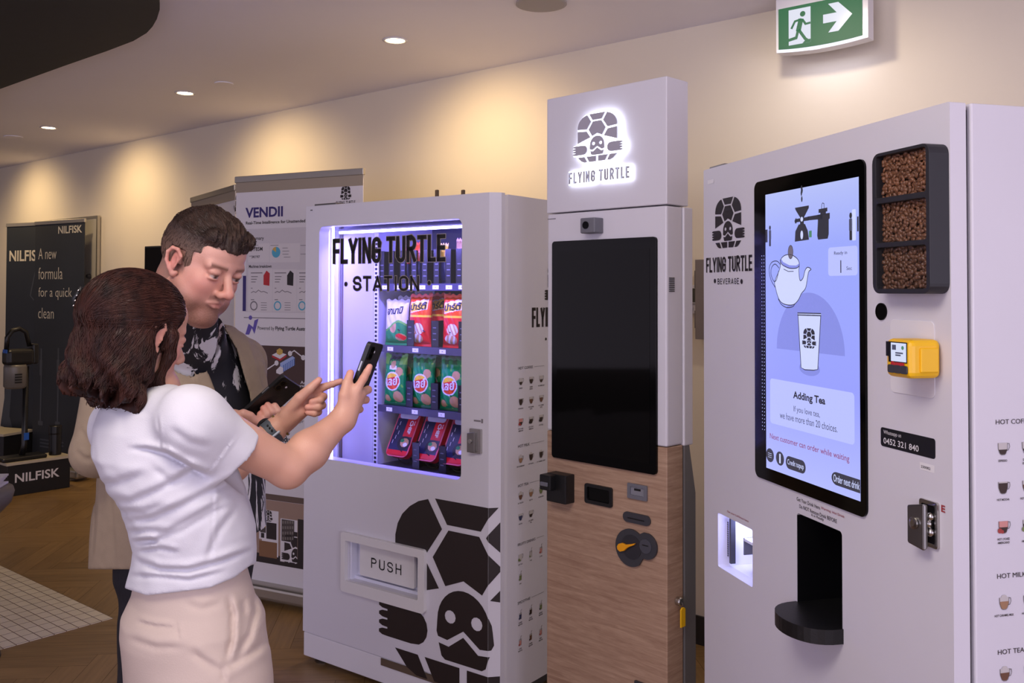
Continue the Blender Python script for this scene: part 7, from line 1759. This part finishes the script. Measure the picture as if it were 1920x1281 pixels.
# shirt with white brush marks
shm = bpy.data.materials.new('shirt_print'); shm.use_nodes = True; nt = shm.node_tree; b = nt.nodes['Principled BSDF']; b.inputs['Roughness'].default_value = .7; MATS['shirt_print'] = shm
tc = nt.nodes.new('ShaderNodeTexCoord'); mpn = nt.nodes.new('ShaderNodeMapping'); mpn.inputs['Scale'].default_value = (12, 12, 4.2); mpn.inputs['Rotation'].default_value = (.35, .45, .2)
nn = nt.nodes.new('ShaderNodeTexNoise'); nn.inputs['Scale'].default_value = 1.0; nn.inputs['Detail'].default_value = 6; nn.inputs['Roughness'].default_value = .62; nn.inputs['Distortion'].default_value = 1.6
rp = nt.nodes.new('ShaderNodeValToRGB'); rp.color_ramp.interpolation = 'LINEAR'; e = rp.color_ramp.elements; e[0].position = .530; e[0].color = (*lin((.09, .09, .12)), 1); e[1].position = .552; e[1].color = (*lin((.84, .83, .84)), 1)
LK = nt.links.new; LK(tc.outputs['Object'], mpn.inputs[0]); LK(mpn.outputs[0], nn.inputs['Vector']); LK(nn.outputs['Fac'], rp.inputs[0]); LK(rp.outputs[0], b.inputs['Base Color'])
shirt_l = loft(trunk([(r[0], r[1], r[2], r[3]) for r in mrows], DM, MYW, .75, .014), MYW)
collar = cap(nbM+np.array([0, 0, -.03]), hM.p(-.035, 0, -.075), .088, .074)
def shirtM(P):
    d = smin(shirt_l(P), cap(nbM+np.array([.01, -.01, -.02]), hM.p(-.022, 0, -.100), .092, .086)(P), .03); d = d+.0025*wob(P, 22, .5)
    x, y = projn(P)
    d = np.maximum(d, (y-1000)*.0012)
    # open collar
    vv = P-(nbM+fm_*.07).astype(np.float32); fx_ = vv@fm_.astype(np.float32); sx_ = np.abs(vv@rm_.astype(np.float32)); zz = vv[:, 2]
    cut = np.maximum(sx_-(.004+.34*np.clip(zz+.03, 0, .2)), -(zz+.035)); cut = np.maximum(cut, -(fx_+.02))
    d = smax(d, -cut, .004)
    return np.maximum(d, cutplane(P, hM.p(-.03, 0, -.100), hM.R[:, 2]*.85))
grow(shirtM, (axis(-1.10, -.50, .0042), axis(2.10, 2.74, .0050), axis(.98, 1.68, .0042)), 'shirt', shm, mn, None, 1, .012)
m = MB()
for px, py in ((407, 640), (421, 690), (434, 741)): pass
# blazer
opening = [(352, 560), (356, 610), (377, 660), (403, 733), (416, 790), (442, 860), (456, 1000), (456, 1100), (540, 1100), (540, 880), (482, 800), (474, 777), (467, 737), (443, 655), (409, 596), (400, 560)]
OP = np.array(opening, dtype=float)
def poly_sd(x, y, Q):
    n = len(Q); best = np.full(len(x), 1e9); inside = np.zeros(len(x), dtype=bool); j = n-1
    for i in range(n):
        ax_, ay = Q[i]; bx_, by_ = Q[j]; ux, uy = bx_-ax_, by_-ay
        t = np.clip(((x-ax_)*ux+(y-ay)*uy)/(ux*ux+uy*uy), 0, 1); best = np.minimum(best, np.hypot(x-ax_-t*ux, y-ay-t*uy))
        cond = ((ay > y) != (by_ > y)) & (x < (bx_-ax_)*(y-ay)/(by_-ay+1e-9)+ax_); inside ^= cond; j = i
    return np.where(inside, -best, best)
jac = loft(trunk(mrows, DM, MYW, .75, -.010), MYW)
shJ1, shJ2 = cap(nbM+np.array([0, 0, -.03])-fm_*.02, sRm, .085, .070), cap(nbM+np.array([0, 0, -.03])-fm_*.02, sLm, .085, .070)
slJr = union([cap(sRm, eRm, .070, .060), cap(eRm, eRm+(wRm-eRm)*.86, .060, .046)], .012); slJl = union([cap(sLm, eLm, .070, .060), cap(eLm, eLm+(wLm-eLm)*.80, .058, .046)], .012)
jf = [(z2([(360, 170), (400, 210), (440, 215)]), .005, 6), ([(150, 800), (165, 830), (188, 850)], .004, 5), ([(205, 905), (212, 980), (215, 1060)], .003, 4), ([(180, 905), (178, 980), (172, 1050)], .004, 3), ([(352, 683), (366, 708), (372, 690)], .004, 3)]
slim = np.array([[ -1.5, 0, 0]])
def jacketM(P):
    d = jac(P); d = smin(d, smin(shJ1(P), shJ2(P), .03), .03); x, y = projn(P)
    cl = cap(nbM-fm_*.035+np.array([0, 0, .0]), nbM-fm_*.030+np.array([0, 0, .045]), .092, .084)(P)      # collar round the neck
    d = smin(d, cl, .02)
    sd = poly_sd(x, y, OP); fr = (P-np.array([mt_[-3][1], mt_[-3][2], 0], dtype=np.float32))@fm_.astype(np.float32)
    near = sstep(fr, -.05, .0)
    lap = near*np.exp(-np.clip(sd-2, 0, 99)/18)*(y < 800)*(y > 560)      # lapels stand proud along the opening
    d = d-.010*sstep(lap, .18, .26)
    d = np.maximum(d, np.where(fr > -.10, -sd*.0014, -1))
    inner = smin(smin(shirt_l(P)-.003, smin(cap(nbM+np.array([0, 0, -.06]), sRm, .06, .055)(P), cap(nbM+np.array([0, 0, -.06]), sLm, .06, .055)(P), .03), .03), cap(nbM+np.array([0, 0, -.08]), hM.p(-.03, 0, -.06), .083, .072)(P), .02)
    d = np.maximum(d, -inner)
    s_ = smin(slJr(P), slJl(P), .0); d = smin(d, s_, .012)
    d = d+fold_field(jf, P)+.0025*wob(P, 20, 1.2)
    return np.maximum(d, (y-1068)*.0014)
blz = mat('blazer_tan', (.60, .53, .44), .85, noise=.05, nscale=40, bump=.15, bscale=500)
grow(jacketM, (axis(-1.18, -.46, .0044), axis(2.04, 2.80, .0050), axis(.86, 1.72, .0044)), 'blazer', blz, mn, None, 1, .014)
# dark trousers and shoes
hM_l = loft(trunk([(1020, 232, 470, .8), (1070, 232, 464, .8), (1130, 252, 455, .8), (1190, 258, 452, .8)], DM, MYW, .8), MYW); tM = []
hz = float(at(350, 1150, DM).z)
for s_ in (-1, 1): tM.append(union([cap(hipM*[1, 1, 0]+rm_*.088*s_+[0, 0, hz], hipM*[1, 1, 0]+rm_*.11*s_+[0, 0, .48], .092, .080), cap(hipM*[1, 1, 0]+rm_*.11*s_+[0, 0, .48], hipM*[1, 1, 0]+rm_*.11*s_+[0, 0, .06], .080, .072)], .03))
def pantsM(P):
    d = hM_l(P)
    for g in tM: d = smin(d, g(P), .04)
    return np.maximum(d+.003*wob(P, 18), .03-P[:, 2])
grow(pantsM, (axis(-1.20, -.55, .007), axis(2.12, 2.76, .007), axis(0, 1.02, .009)), 'trousers', mat('trousers_navy', (.085, .085, .12), .75, bump=.1), mn, None, 1, .008)
for s_ in (-1, 1):
    c = hipM*[1, 1, 0]+rm_*.11*s_; mm_ = union([cap(c+fm_*-.03+[0, 0, .045], c+fm_*.17+[0, 0, .035], .045, .036), cap(c+fm_*-.03+[0, 0, .04], c+fm_*-.02+[0, 0, .09], .045, .045)], .02)
    grow(lambda P: np.maximum(mm_(P), -P[:, 2]+.001), tuple(axis(a, b, .008) for a, b in ((c[0]-.24, c[0]+.26), (c[1]-.24, c[1]+.26), (-.008, .16))), 'shoe', mat('shoe_black', (.08, .075, .07), .4), mn)
phone('smartphone', 'black smartphone lying slanted in the man\'s hands', A_(503, 755, 2.285), (.737, .02, .675), (.42, .78, -.46), .158, .078)
